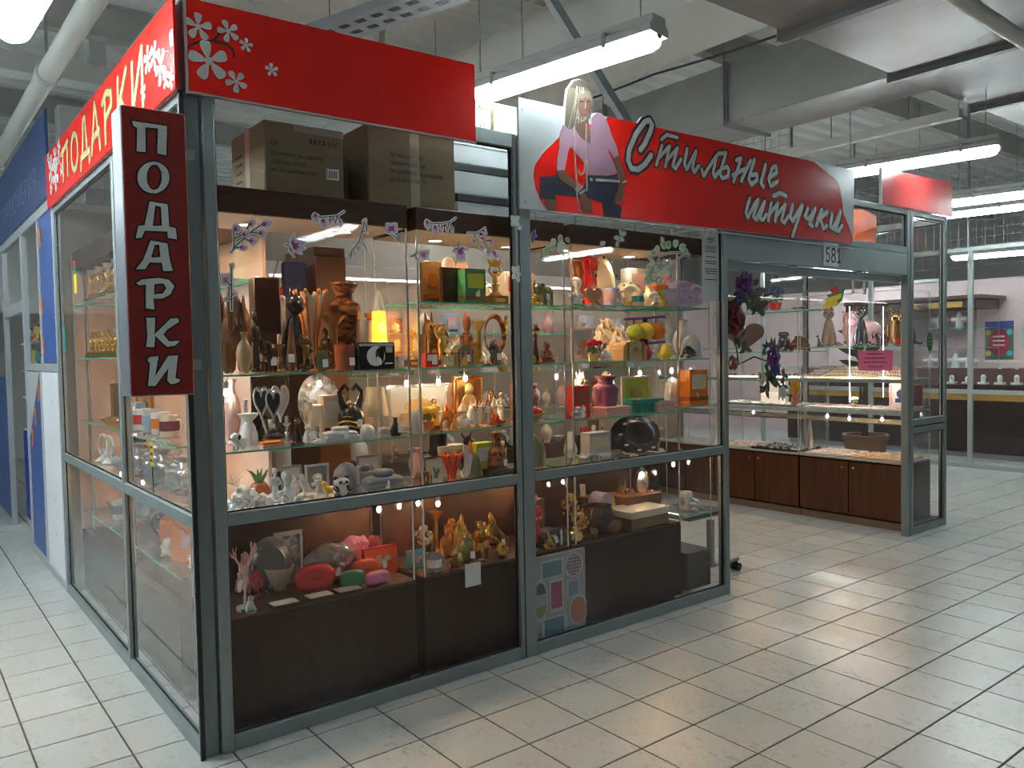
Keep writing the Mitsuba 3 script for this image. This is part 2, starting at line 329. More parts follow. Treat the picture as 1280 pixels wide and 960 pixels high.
BLOS2 = [(-0.09, 2.938, 0.2), (0.371, 2.958, 0.07), (0.267, 2.946, 0.07), (0.177, 2.877, 0.13), (0.107, 2.808, 0.05), (0.033, 2.785, 0.05), (-0.102, 2.791, 0.12), (0.464, 2.848, 0.05)]
BLOS3 = [(2.597, 3.051, 0.06), (2.752, 3.013, 0.09), (2.618, 2.986, 0.05), (2.926, 2.971, 0.11), (2.753, 2.899, 0.12), (2.538, 2.898, 0.05), (2.952, 2.845, 0.05), (3.014, 3.07, 0.05)]
STICKERS = [([[(0.19, 2.105), (0.212, 2.135), (0.25, 2.171), (0.277, 2.196), (0.326, 2.233)], [(0.202, 2.122), (0.206, 2.161), (0.203, 2.197)], [(0.206, 2.163), (0.237, 2.181)], [(0.274, 2.196), (0.311, 2.195)], [(0.253, 2.168), (0.269, 2.159)], [(0.208, 2.125), (0.228, 2.13)], [(0.261, 2.208), (0.272, 2.228)]], [((0.326, 2.231), (0.371, 2.248), 0.029), ((0.311, 2.195), (0.345, 2.198), 0.0258), ((0.271, 2.225), (0.296, 2.247), 0.0193), ((0.204, 2.2), (0.234, 2.216), 0.0258), ((0.24, 2.183), (0.27, 2.189), 0.0242), ((0.269, 2.162), (0.303, 2.158), 0.0258), ((0.228, 2.13), (0.258, 2.129), 0.0193)]), ([[(0.428, 2.155), (0.446, 2.151)], [(0.446, 2.144), (0.466, 2.104)]], [((0.46, 2.152), (0.469, 2.204), 0.0193), ((0.462, 2.154), (0.521, 2.168), 0.0226), ((0.464, 2.15), (0.522, 2.144), 0.0226), ((0.462, 2.148), (0.504, 2.12), 0.0193), ((0.449, 2.141), (0.464, 2.108), 0.0116)]), ([[(0.57, 2.302), (0.599, 2.287), (0.645, 2.295), (0.68, 2.301), (0.714, 2.325)], [(0.645, 2.295), (0.643, 2.266)], [(0.68, 2.301), (0.669, 2.268)], [(0.68, 2.301), (0.694, 2.272)]], [((0.571, 2.302), (0.579, 2.261), 0.0284), ((0.608, 2.283), (0.616, 2.24), 0.0309), ((0.642, 2.286), (0.644, 2.258), 0.0142), ((0.668, 2.282), (0.67, 2.254), 0.0116), ((0.692, 2.285), (0.696, 2.256), 0.0129)]), ([[(1.156, 2.323), (1.192, 2.307), (1.248, 2.315), (1.29, 2.322), (1.331, 2.349)], [(1.248, 2.315), (1.245, 2.284)], [(1.29, 2.322), (1.277, 2.286)], [(1.29, 2.322), (1.308, 2.29)]], [((1.158, 2.323), (1.168, 2.278), 0.0284), ((1.203, 2.302), (1.213, 2.255), 0.0309), ((1.244, 2.305), (1.246, 2.275), 0.0142), ((1.275, 2.302), (1.278, 2.271), 0.0116), ((1.305, 2.304), (1.31, 2.273), 0.0129)]), ([[(0.822, 2.296), (0.8, 2.236), (0.787, 2.192), (0.746, 2.146), (0.739, 2.11)], [(0.8, 2.236), (0.825, 2.245)], [(0.787, 2.192), (0.815, 2.179), (0.826, 2.151)], [(0.822, 2.296), (0.829, 2.245)]], [((0.809, 2.276), (0.826, 2.3), 0.0155), ((0.825, 2.249), (0.831, 2.232), 0.0103), ((0.778, 2.17), (0.79, 2.137), 0.0296), ((0.733, 2.131), (0.727, 2.116), 0.0129), ((0.741, 2.121), (0.74, 2.103), 0.009)]), ([[(0.957, 2.241), (1.011, 2.204)], [(0.982, 2.224), (1.013, 2.245)]], [((0.958, 2.263), (0.933, 2.287), 0.0284), ((0.958, 2.263), (0.988, 2.291), 0.0284), ((0.958, 2.263), (0.99, 2.253), 0.0258), ((0.956, 2.263), (0.928, 2.246), 0.0258), ((0.999, 2.218), (1.008, 2.236), 0.0129)]), ([[(1.066, 2.139), (1.111, 2.161)], [(1.084, 2.152), (1.101, 2.122)]], [((1.133, 2.151), (1.168, 2.174), 0.0258), ((1.133, 2.151), (1.159, 2.13), 0.0258), ((1.133, 2.151), (1.103, 2.161), 0.0219), ((1.133, 2.151), (1.121, 2.12), 0.0232)]), ([[(1.345, 2.221), (1.342, 2.195)]], [((1.337, 2.198), (1.305, 2.176), 0.0142), ((1.352, 2.199), (1.408, 2.193), 0.0168), ((1.347, 2.195), (1.338, 2.133), 0.0219), ((1.356, 2.196), (1.38, 2.137), 0.0219), ((1.352, 2.195), (1.358, 2.129), 0.0219)]), ([[(1.402, 2.278), (1.461, 2.282), (1.501, 2.305)], [(1.441, 2.277), (1.46, 2.238)], [(1.461, 2.282), (1.5, 2.241), (1.529, 2.203)], [(1.5, 2.241), (1.55, 2.253)], [(1.529, 2.203), (1.579, 2.181)], [(1.501, 2.305), (1.511, 2.314)]], [((1.496, 2.301), (1.521, 2.283), 0.0219), ((1.49, 2.264), (1.51, 2.242), 0.0219), ((1.435, 2.249), (1.448, 2.219), 0.0168), ((1.54, 2.256), (1.564, 2.23), 0.018), ((1.484, 2.22), (1.491, 2.188), 0.0206), ((1.528, 2.194), (1.528, 2.164), 0.0193), ((1.564, 2.197), (1.594, 2.153), 0.0219)]), ([[(0.185, 1.864), (0.187, 1.94), (0.188, 2.023), (0.192, 2.049)], [(0.186, 1.965), (0.164, 1.989)], [(0.186, 1.906), (0.166, 1.914)], [(0.187, 1.927), (0.204, 1.936)]], [((0.164, 1.989), (0.148, 2.013), 0.028), ((0.164, 1.989), (0.181, 2.015), 0.028), ((0.164, 1.989), (0.143, 1.972), 0.028), ((0.169, 1.906), (0.156, 1.912), 0.0149), ((0.195, 1.932), (0.209, 1.935), 0.0115), ((0.192, 2.044), (0.198, 2.06), 0.0083), ((0.192, 2.044), (0.184, 2.056), 0.0083)]), ([[(1.694, 2.363), (1.716, 2.329)]], [((1.689, 2.362), (1.666, 2.382), 0.0209), ((1.689, 2.362), (1.717, 2.384), 0.0209), ((1.688, 2.358), (1.718, 2.34), 0.0209), ((1.688, 2.358), (1.668, 2.335), 0.0209), ((1.714, 2.333), (1.728, 2.32), 0.0153)]), ([[(1.688, 2.085), (1.704, 2.045)]], [((1.688, 2.09), (1.668, 2.115), 0.0195), ((1.688, 2.09), (1.712, 2.123), 0.0195), ((1.69, 2.085), (1.722, 2.078), 0.0195), ((1.688, 2.081), (1.669, 2.057), 0.0181), ((1.696, 2.063), (1.714, 2.044), 0.0125)]), ([[(1.788, 2.316), (1.821, 2.301)]], [((1.832, 2.292), (1.793, 2.315), 0.0084), ((1.832, 2.297), (1.85, 2.326), 0.0153), ((1.832, 2.294), (1.863, 2.3), 0.0097), ((1.832, 2.292), (1.829, 2.256), 0.0167)]), ([[(1.862, 2.141), (1.89, 2.182), (1.939, 2.212), (2.001, 2.23), (2.027, 2.264)], [(1.89, 2.182), (1.878, 2.199)]], [((1.971, 2.261), (1.993, 2.286), 0.0181), ((2.033, 2.279), (2.034, 2.313), 0.0167), ((2.084, 2.282), (2.089, 2.302), 0.0153), ((2.014, 2.259), (2.046, 2.252), 0.0181), ((1.983, 2.247), (1.955, 2.24), 0.0167), ((1.958, 2.232), (1.928, 2.234), 0.0167), ((2.013, 2.235), (2.043, 2.224), 0.0167), ((1.933, 2.216), (1.906, 2.224), 0.0153), ((1.927, 2.211), (1.929, 2.189), 0.0125), ((2.058, 2.271), (2.048, 2.25), 0.0153)]), ([[(2.486, 2.285), (2.508, 2.342)]], [((2.523, 2.353), (2.503, 2.377), 0.0181), ((2.523, 2.353), (2.555, 2.367), 0.0181), ((2.494, 2.331), (2.457, 2.33), 0.0167), ((2.508, 2.327), (2.536, 2.321), 0.0167), ((2.486, 2.305), (2.472, 2.284), 0.0139)]), ([[(2.348, 2.281), (2.375, 2.295)]], [((2.343, 2.285), (2.379, 2.295), 0.0111)]), ([[(3.153, 2.243), (3.071, 2.281), (2.942, 2.273), (2.848, 2.242)], [(3.071, 2.26), (2.973, 2.217), (2.909, 2.172), (2.831, 2.147)], [(3.145, 2.275), (3.071, 2.26)]], [((2.88, 2.338), (2.872, 2.362), 0.0153), ((2.911, 2.308), (2.865, 2.324), 0.0237), ((2.919, 2.303), (2.951, 2.341), 0.0237), ((2.983, 2.318), (3.025, 2.351), 0.0237), ((3.039, 2.306), (3.098, 2.325), 0.0209), ((3.079, 2.292), (3.122, 2.289), 0.0167), ((2.849, 2.294), (2.808, 2.285), 0.0181), ((2.817, 2.266), (2.774, 2.257), 0.0181), ((2.786, 2.233), (2.744, 2.23), 0.0167), ((2.801, 2.208), (2.761, 2.191), 0.0167), ((2.84, 2.225), (2.849, 2.197), 0.0153), ((2.77, 2.175), (2.733, 2.167), 0.0167), ((2.747, 2.143), (2.713, 2.133), 0.0167), ((2.746, 2.107), (2.71, 2.093), 0.0167), ((2.8, 2.13), (2.802, 2.099), 0.0167), ((2.838, 2.147), (2.853, 2.121), 0.0153), ((2.853, 2.101), (2.853, 2.072), 0.0153), ((2.878, 2.17), (2.893, 2.141), 0.0153), ((2.917, 2.151), (2.932, 2.126), 0.0139), ((2.761, 2.087), (2.727, 2.071), 0.0153), ((2.823, 2.178), (2.811, 2.15), 0.0153), ((2.886, 2.223), (2.898, 2.198), 0.0153), ((2.942, 2.231), (2.951, 2.211), 0.0125)])]
# ---------------------------------------------------------------- floor of single tiles on a grout bed
S, GX, GY, GAP = 0.334, 0.1232, -0.0825, 0.0082
struct('floor', box(-9, 19, -9, 13, -0.06, -0.003), mat((0.07, 0.066, 0.06), 0.85))
_tm = bev(-S / 2 + GAP / 2, S / 2 - GAP / 2, -S / 2 + GAP / 2, S / 2 - GAP / 2, -0.02, 0.0, 0.0012)
_td = shape(_tm, M_TILE)
_cells = []
for i in range(-27, 56):
    for j in range(-26, 39):
        cx, cy = GX + (i + .5) * S, GY + (j + .5) * S
        dv = np.array([cx, cy, 0]) - CAM
        fx, fz = dv @ _r, dv @ _f
        inside = fz > 0.8 and abs(fx) < 0.68 * fz and dv @ _u > -0.52 * fz
        hid = (0.5 < cx < 3.0 and cy > 0.1) or (cx > 3.0 and cy > 3.1)
        _cells.append((not inside or hid, float(np.linalg.norm(dv)), cx, cy))
_cells.sort()
for _, _, cx, cy in _cells[:300]:
    scene[key('floor__tile')] = {**_td, 'to_world': T().translate([cx, cy, 0.0])}
_rest = np.array([(c[2], c[3], 0) for c in _cells[300:]])
_v = (_tm.vertices[None] + _rest[:, None]).reshape(-1, 3)
_fc = (_tm.faces[None] + (np.arange(len(_rest)) * len(_tm.vertices))[:, None, None]).reshape(-1, 3)
part('floor', 'tile_field', trimesh.Trimesh(_v, _fc, process=False), M_TILE, kind='stuff')

# ---------------------------------------------------------------- ceiling: ribbed deck on purlins, building walls
def ribbed(x0, x1, y0, y1, z, pitch=0.30, h=0.09):
    V, F = [], []
    y = y0
    while y < y1:
        for dy, dz in ((0, 0), (pitch * .45, 0), (pitch * .55, h), (pitch * .9, h)):
            V += [(x0, y + dy, z + dz), (x1, y + dy, z + dz)]
        y += pitch
    for i in range(len(V) // 2 - 1):
        a = 2 * i
        F += [(a, a + 1, a + 3), (a, a + 3, a + 2)]
    return trimesh.Trimesh(np.array(V, float), np.array(F), process=False)


struct('ceiling', ribbed(-9, 19, -9, 13, 4.75), M_DECK)
_purl = None
for y in (-3.5, 1.6, 4.4, 7.4):
    part('ceiling', 'purlin', cat_(box(-9, 19, y - .06, y + .06, 4.45, 4.47), box(-9, 19, y - .006, y + .006, 4.45, 4.75), box(-9, 19, y - .06, y + .06, 4.73, 4.75)), mat((0.42, 0.43, 0.41), .5))
struct('wall_rear', box(-9, 19, 12.8, 13, 0, 4.9), mat((0.50, 0.51, 0.49), .7))
part('wall_rear', 'cladding', cat_(*[box(-8.9, .95, 8.98, 9.02 + .02 * (i % 2), 2.3 + .11 * i, 2.41 + .11 * i) for i in range(20)]), mat((.66, .67, .65), .55))
struct('wall_left', box(-9.2, -9, -9, 13, 0, 4.9), mat((0.50, 0.50, 0.48), .7))
struct('wall_front', box(-9, 19, -9.2, -9, 0, 4.9), mat((0.06, 0.06, 0.06), .7))
struct('wall_right', box(19, 19.2, -9, 13, 0, 4.9), mat((0.50, 0.50, 0.48), .7))

wbm = thing('ceiling_beam', 'white cross beam under the roof at the top left corner', 'beam')
part(wbm, 'web', box(-6, .95, 4.96, 5.04, 4.22, 4.40), mat((.66, .67, .65), .5))
part(wbm, 'flange', box(-6, .95, 4.88, 5.12, 4.20, 4.22), mat((.66, .67, .65), .5))
for x in (-2.6, -.6, .7):
    part(wbm, 'post', box(x - .07, x + .07, 4.93, 5.07, 4.40, 4.75), mat((.60, .61, .59), .5))
col = thing('column', 'pale square steel column behind the blue kiosk', 'column')
part(col, 'shaft', bev(.62, .86, 6.6, 6.84, 0, 4.45, .01), mat((.62, .63, .61), .5))
# ---------------------------------------------------------------- kiosk frame: grey aluminium posts and rails, panes, gaskets
POSTS = [  # x0,x1,y0,y1,z1
    ('corner', 0.012, 0.075, 0.018, 0.085, 3.12), ('a', 0.082, 0.132, 0.0, 0.05, 2.82), ('b', 1.688, 1.715, 0.0, 0.05, 2.82), ('b2', 1.722, 1.80, 0.0, 0.05, 2.82),
    ('c', 3.455, 3.50, 0.0, 0.06, 2.82), ('d', 5.965, 6.01, 0.0, 0.06, 2.82), ('d2', 6.022, 6.075, 0.0, 0.05, 2.82), ('e', 6.66, 6.70, 0.0, 0.05, 2.82)]
kf = thing('kiosk_frame', 'grey aluminium frame of posts and rails that carries the panes of the corner gift kiosk', 'frame')
for n_, x0, x1, y0, y1, z1 in POSTS:
    part(kf, 'post', bev(x0, x1, y0, y1, 0, z1, .004), M_ALUD if n_ == 'corner' else M_ALU)
LB = [0.03, 1.267, 3.12]
for y0, y1 in ((0.02, 0.05), (1.245, 1.285), (3.09, 3.13)):
    part(kf, 'post', bev(0.0, 0.045, y0, y1, 0, 2.74, .004), M_ALU)
part(kf, 'gasket', box(-.006, .012, .002, .016, 0, 2.74), M_GASK)
BAYS = [(0.132, 1.688), (1.80, 3.455), (6.075, 6.66)]
for x0, x1 in BAYS:
    for z0, z1 in ((0, .065), (.957, 1.012)):
        part(kf, 'rail', bev(x0, x1, 0.002, 0.048, z0, z1, .003), M_ALU)
part(kf, 'rail', bev(0.132, 1.688, 0.002, 0.048, 2.745, 2.82, .003), M_ALU)
part(kf, 'rail', bev(1.80, 3.455, 0.002, 0.048, 2.745, 2.82, .003), M_ALU)
part(kf, 'rail', bev(3.50, 6.66, 0.002, 0.048, 2.775, 2.82, .003), M_ALU)
part(kf, 'rail', bev(3.50, 5.965, 0.002, 0.048, 2.445, 2.50, .003), M_ALU)
for y0, y1 in ((0.05, 1.245), (1.285, 3.09)):
    for z0, z1 in ((0, .065), (.957, 1.012), (2.70, 2.745)):
        part(kf, 'rail', bev(0.002, 0.043, y0, y1, z0, z1, .003), M_ALU)
# right side and rear of the kiosk
for y0, y1 in ((1.4, 1.44), (3.09, 3.13)):
    part(kf, 'post', bev(6.66, 6.70, y0, y1, 0, 2.82, .004), M_ALU)
for z0, z1 in ((0, .065), (2.76, 2.82)):
    part(kf, 'rail', bev(6.66, 6.70, .05, 3.09, z0, z1, .003), M_ALU)
part(kf, 'rail', bev(6.66, 6.70, .05, 3.09, .90, .945, .003), M_ALU)
# door head panel and inner rails
part(kf, 'door_head', bev(3.50, 5.965, 0.004, 0.05, 2.262, 2.445, .003), mat((0.25, 0.30, 0.305), .35, .3))
part(kf, 'door_track', cat_(bev(3.50, 5.965, 0.06, 0.10, 2.20, 2.262, .003), bev(3.50, 3.56, 0.06, 0.10, 0, 2.2, .003)), M_ALU)
for x0 in (4.30, 5.22):
    part(kf, 'bracket', bev(x0, x0 + .09, .045, .075, 2.245, 2.268, .002), M_STEEL)


def pane(name, x0, x1, y0, y1, z0, z1):
    """one pane: a sheet of glass with a thin dark gasket around"""
    if x1 - x0 > y1 - y0:
        v = [(x0, y0, z0), (x1, y0, z0), (x1, y0, z1), (x0, y0, z1)]
    else:
        v = [(x0, y0, z0), (x0, y1, z0), (x0, y1, z1), (x0, y0, z1)]
    return trimesh.Trimesh(np.array(v, float), [[0, 1, 2], [0, 2, 3]], process=False)


def glaze(x0, x1, z0, z1, y=0.026):
    k = part(kf, 'pane', pane('', x0, x1, y, y, z0, z1), PANE)
    g = 0.009
    part(kf, 'gasket', cat_(box(x0, x0 + g, y - .003, y + .003, z0, z1), box(x1 - g * 1.6, x1, y - .003, y + .003, z0, z1), box(x0, x1, y - .003, y + .003, z0, z0 + g * .7), box(x0, x1, y - .003, y + .003, z1 - g, z1)), M_GASK)


def glaze_y(y0, y1, z0, z1, x):
    part(kf, 'pane', pane('', x, x, y0, y1, z0, z1), PANE)
    g = 0.012
    part(kf, 'gasket', cat_(box(x - .003, x + .003, y0, y0 + g, z0, z1), box(x - .003, x + .003, y1 - g, y1, z0, z1), box(x - .003, x + .003, y0, y1, z0, z0 + g * .6), box(x - .003, x + .003, y0, y1, z1 - g * .6, z1)), M_GASK)


for x0, x1 in BAYS[:2]:
    glaze(x0, x1, .065, .957)
    glaze(x0, x1, 1.012, 2.745)
glaze(6.075, 6.66, .065, .89); glaze(6.075, 6.66, .945, 2.76)
part(kf, 'rail', bev(6.075, 6.66, .002, .048, .89, .945, .003), M_ALU)
glaze(3.50, 5.965, 2.50, 2.775)
for y0, y1 in ((.05, 1.245), (1.285, 3.09)):
    glaze_y(y0, y1, .065, .957, .022)
    glaze_y(y0, y1, 1.012, 2.70, .022)
for y0, y1 in ((.05, 1.4), (1.44, 3.09)):
    glaze_y(y0, y1, .065, .90, 6.68)
    glaze_y(y0, y1, .945, 2.76, 6.68)
# ---------------------------------------------------------------- fascia boards and lettering
M_LET = mat((0.56, 0.60, 0.60), .45)
M_INK = mat((0.012, 0.012, 0.014), .45)
M_GILT = mat((0.50, 0.38, 0.17), .4)


def flower(x, z, r, rot, n=5, squash=1.0):
    ps = []
    for k in range(n):
        a = rot + 2 * PI * k / n
        t = np.linspace(0, PI, 9)
        rad = r * np.array([(0.10 + 0.90 * math.sin(q / 2) ** .8) for q in t])
        w = 0.27 * r * np.sin(t * .93 + .1) ** .75
        pts = [(rad[i], w[i]) for i in range(9)] + [(rad[i] * .97, -w[i]) for i in range(7, 0, -1)]
        ps.append(sa.rotate(sg.Polygon(pts), math.degrees(a), origin=(0, 0)))
    g = so.unary_union([q.buffer(0) for q in ps] + [sg.Point(0, 0).buffer(r * .2)])
    return sa.translate(sa.scale(g, squash, 1, origin=(0, 0)), x, z)


# red fascia over the first window
f1 = thing('fascia_board', 'plain red fascia board with white blossoms at its left end, over the first shop window', 'sign')
part(f1, 'board', poly3([(.024, 2.733), (1.432, 2.733), (1.432, 3.118), (.024, 3.10)], .012, at=-.012), M_RED)
part(f1, 'trim', cat_(box(.018, .026, -.026, -.01, 2.73, 3.10), box(.018, 1.434, -.025, -.008, 2.726, 2.733)), mat((.5, .5, .5), .3, .6))
clip = sg.box(.027, 2.735, 1.43, 3.1)
for x, z, r, a in BLOS1:
    part(f1, 'blossom', poly3(flower(x, z, r * .92, a).intersection(clip), .0012, at=-.0242), M_LET)
part(f1, 'twig', poly3(strokes(TWIG1, .008).intersection(clip), .001, at=-.0240), M_INK)
# red fascia on the left side
f2 = thing('fascia_board', 'red fascia board with a gilt Cyrillic word on the left side of the kiosk', 'sign')
part(f2, 'board', poly3([(-.02, 2.735), (3.14, 2.735), (3.14, 3.10), (-.02, 3.10)], .012, plane='yz', at=-.012), M_RED)
for i, (y, z, r) in enumerate(BLOS2 + BLOS3):
    g = flower(y, z, r * (.62 if r > .1 and i < 8 else .9), .4 * i).intersection(sg.box(-.018, 2.737, 3.138, 3.098))
    if not g.is_empty:
        part(f2, 'blossom', poly3(g, .0012, plane='yz', at=-.0242), M_LET)
part(f2, 'twig', poly3(strokes([[(.0, 2.86), (.05, 2.90), (.12, 2.92), (.2, 2.96)], [(.05, 2.90), (.25, 2.80)], [(2.9, 2.80), (2.7, 2.84), (2.62, 2.80)]], .006), .001, plane='yz', at=-.0240), M_INK)
GL = {'П': [[(.12, 0), (.16, .95)], [(-.1, .86), (.95, 1.02)], [(.78, .05), (.80, .98)]],
      'О': [[(.5 + .42 * math.cos(a), .5 + .52 * math.sin(a)) for a in np.linspace(0, 2 * PI, 18)]],
      'Д': [[(.25, .12), (.42, 1.1), (.62, 1.1), (.80, .1)], [(.0, -.18), (.06, .12), (1.0, .12), (1.0, -.18)]],
      'А': [[(.02, -.05), (.5, 1.15), (.92, -.1)], [(.15, .32), (.85, .36)]],
      'Р': [[(.2, -.12), (.24, 1.05)], [(.0, .92), (.4, 1.08), (.85, .95), (.85, .65), (.24, .45)]],
      'К': [[(.15, -.05), (.2, 1.05)], [(.9, 1.05), (.25, .45)], [(.35, .55), (.95, -.12)]],
      'И': [[(.12, 1.0), (.1, -.02), (.85, 1.1), (.85, -.1)]]}
for i, ch in enumerate('ПОДАРКИ'):
    y0, w = 2.50 - i * .305, .24
    ls = [[(y0 - a * w, 2.815 + b * .20) for a, b in l] for l in GL[ch]]
    g = strokes(ls, .036)
    part(f2, 'letter', poly3(g.buffer(.008), .0010, plane='yz', at=-.0240), mat((.10, .05, .02), .5))
    part(f2, 'letter', poly3(g, .0024, plane='yz', at=-.0240), M_GILT)
# projecting box sign
bs = thing('box_sign', 'tall dark red box sign with white Cyrillic letters, hung beside the corner post', 'sign')
part(bs, 'case', bev(-.246, -.012, -.092, .055, 1.522, 2.618, .004), mat((.30, .33, .38), .35, .5))
part(bs, 'face', bev(-.244, -.014, -.1, -.09, 1.526, 2.614, .003), mat((.20, .012, .008), .35))
for a, b in VLET:
    g = sg.Polygon(a, [b] if b else []).buffer(0)
    part(bs, 'letter_edge', poly3(g.buffer(.0065), .0012, at=-.1002), M_INK)
    part(bs, 'letter', poly3(g, .0028, at=-.1002), M_LET)
for y in (-.05, .02):
    part(bs, 'bracket', box(-.02, .03, y - .006, y + .006, 2.45, 2.49), M_STEEL)
    part(bs, 'bracket', box(-.02, .03, y - .006, y + .006, 1.62, 1.66), M_STEEL)
# lettered sign with the portrait print
s2 = thing('lettered_sign', 'long white and red sign with brush lettering and a printed blonde woman', 'sign')
BT = [(1.712, 2.431), (5.05, 2.463), (5.066, 3.035), (1.715, 3.008)]
_let = [(strokes(ls, w)) for ls, w in SCRIPT]
_woman = so.unary_union([sg.Polygon(PRINT[k]).buffer(0) for k in PRINT])
back = so.unary_union([sg.Polygon(BT), _let[0].buffer(.018), _woman.intersection(sg.box(0, 2.432, 9, 9)).buffer(.004)]).intersection(sg.box(0, 2.425, 9, 9))
part(s2, 'board', poly3(back, .014, at=-.006), mat((.58, .63, .65), .35))
red = sg.Polygon([RED_T] + RED_L + [(1.9, 2.434), (5.045, 2.465), (5.05, 2.48)] + RED_R + [(4.5, 3.03), (2.378, 3.012)]).buffer(0)
part(s2, 'red_field', poly3(red, .0014, at=-.0202), M_RED)
part(s2, 'edge_strip', box(1.712, 5.05, -.024, -.004, 2.424, 2.431), mat((.5, .5, .5), .3, .6))
for i, g in enumerate(_let):
    part(s2, 'letter_edge', poly3(g.buffer(.016 if i == 0 else .011), .0012, at=-.0218), M_INK)
    part(s2, 'letter', poly3(g, .0026, at=-.0218), M_LET)
lim = sg.box(0, 2.434, 9, 9)
SKIN, SKIN2 = mat((.115, .064, .048), .5), mat((.095, .048, .032), .5)
_pm = {'hair': mat((.10, .082, .058), .5), 'face': SKIN, 'fringe': mat((.155, .128, .092), .5), 'neck': SKIN, 'sweater': mat((.30, .175, .235), .5), 'arm': SKIN2, 'arm2': SKIN2,
       'trousers': mat((.012, .014, .026), .5), 'shin': SKIN2, 'belt': mat((.02, .02, .025), .4)}
pr = key(s2 + '__woman_print')
for k_, lv in (('hair', 0), ('trousers', 0), ('shin', 0), ('neck', 1), ('arm2', 1), ('sweater', 2), ('arm', 3), ('belt', 3), ('face', 2), ('fringe', 3)):
    nm = {'arm2': 'arm'}.get(k_, k_)
    scene[key(pr + '__' + nm)] = shape(poly3(sg.Polygon(PRINT[k_]).buffer(0).intersection(lim), .0014 + .0006 * lv, at=-.0218), _pm[k_])
for nm, L_, m_ in (('eye', EYES, mat((.03, .02, .02), .4)), ('eyebrow', BROWS, mat((.16, .09, .05), .5)), ('lips', [LIPS], mat((.24, .045, .04), .4)), ('nose', [NOSE], mat((.30, .16, .11), .5))):
    for q in L_:
        scene[key(pr + '__' + nm)] = shape(poly3(sg.Polygon(q).buffer(.0015), .0036, at=-.0218), m_)
_hq = random.Random(2)
def _strand(k0, k1, w):
    a, b, c = PRINT['hair'][k0], PRINT['hair'][k1], None
    m = ((a[0] + b[0]) / 2 + _hq.uniform(-.012, .012), (a[1] + b[1]) / 2)
    return sg.LineString([a, m, b]).buffer(w)
_hp = sg.Polygon(PRINT['hair']).buffer(0)
_fp = sg.Polygon(PRINT['face']).buffer(.004)
for i in range(22):
    x0 = PRINT['hair'][1][0] + _hq.uniform(-.02, .035)
    x1 = x0 + _hq.uniform(-.10, .05)
    l_ = sg.LineString([(x0, 3.14), ((x0 * .4 + x1 * .6) + .01, 3.02), (x1, 2.90), (x1 - .01, 2.74)]).buffer(_hq.uniform(.0012, .003)).intersection(_hp).difference(_fp)
    if not l_.is_empty:
        scene[key(pr + '__hair_strand')] = shape(poly3(l_, .0040 if i % 2 else .0036, at=-.0218), mat((.23, .20, .15), .5) if i % 3 else mat((.05, .038, .028), .5))
_rt = _hp.intersection(sg.box(0, PRINT['hair'][1][1] - .055, 9, 9))
scene[key(pr + '__hair_root')] = shape(poly3(_rt.buffer(-.002), .0032, at=-.0218), mat((.045, .036, .028), .5))
scene[key(pr + '__cheek')] = shape(poly3(sa.scale(_fp.intersection(sg.box(PRINT['face'][3][0] - .018, 2.80, 9, 3.2)), 1, 1), .0023, at=-.0218), mat((.075, .042, .032), .5))
for s0, s1 in ((5, 13), (26, 19), (3, 17)):
    a_, b_ = PRINT['sweater'][s0 % len(PRINT['sweater'])], PRINT['sweater'][s1 % len(PRINT['sweater'])]
    l_ = sg.LineString([a_, ((a_[0] + b_[0]) / 2 + .02, (a_[1] + b_[1]) / 2 - .02), b_]).buffer(.003).intersection(sg.Polygon(PRINT['sweater']).buffer(-.004))
    if not l_.is_empty:
        scene[key(pr + '__sweater_fold')] = shape(poly3(l_, .0030, at=-.0218), mat((.30, .15, .21), .5))
for q in BEADS:
    scene[key(pr + '__necklace')] = shape(poly3(sg.LineString(q).buffer(.0045).intersection(lim), .0040, at=-.0218), mat((.40, .32, .27), .4))
for q in BANGLES:
    scene[key(pr + '__bangle')] = shape(poly3(sg.LineString(q).buffer(.006), .0046, at=-.0218), mat((.42, .42, .42), .3, .6))
bx = PRINT['belt']
for k_ in range(11):
    a = (k_ + .5) / 11
    x = bx[0][0] * (1 - a) + bx[1][0] * a; z = (bx[0][1] + bx[3][1]) / 2 * (1 - a) + (bx[1][1] + bx[2][1]) / 2 * a
    if k_ not in (1,):
        scene[key(pr + '__belt_stud')] = shape(poly3(sg.box(x - .010, z - .008, x + .010, z + .008), .0044, at=-.0218), mat((.40, .40, .40), .4))
for x, z in ((1.745, 2.95), (1.745, 2.46), (3.46, 2.462), (3.46, 2.99), (5.03, 2.48)):
    part(s2, 'screw', tube([(x, -.019, z), (x, -.024, z)], .006, 8), M_STEEL)
# fascia board at the far right of the kiosk front
f3 = thing('fascia_board', 'unlettered red fascia board standing over the far right end of the kiosk', 'sign')
part(f3, 'board', poly3([(5.49, 2.825), (6.755, 2.825), (6.755, 3.13), (5.49, 3.11)], .014, at=-.004), mat((.46, .05, .045), .30))
part(f3, 'trim', box(5.483, 5.492, -.022, 0, 2.82, 3.11), M_WHITE)
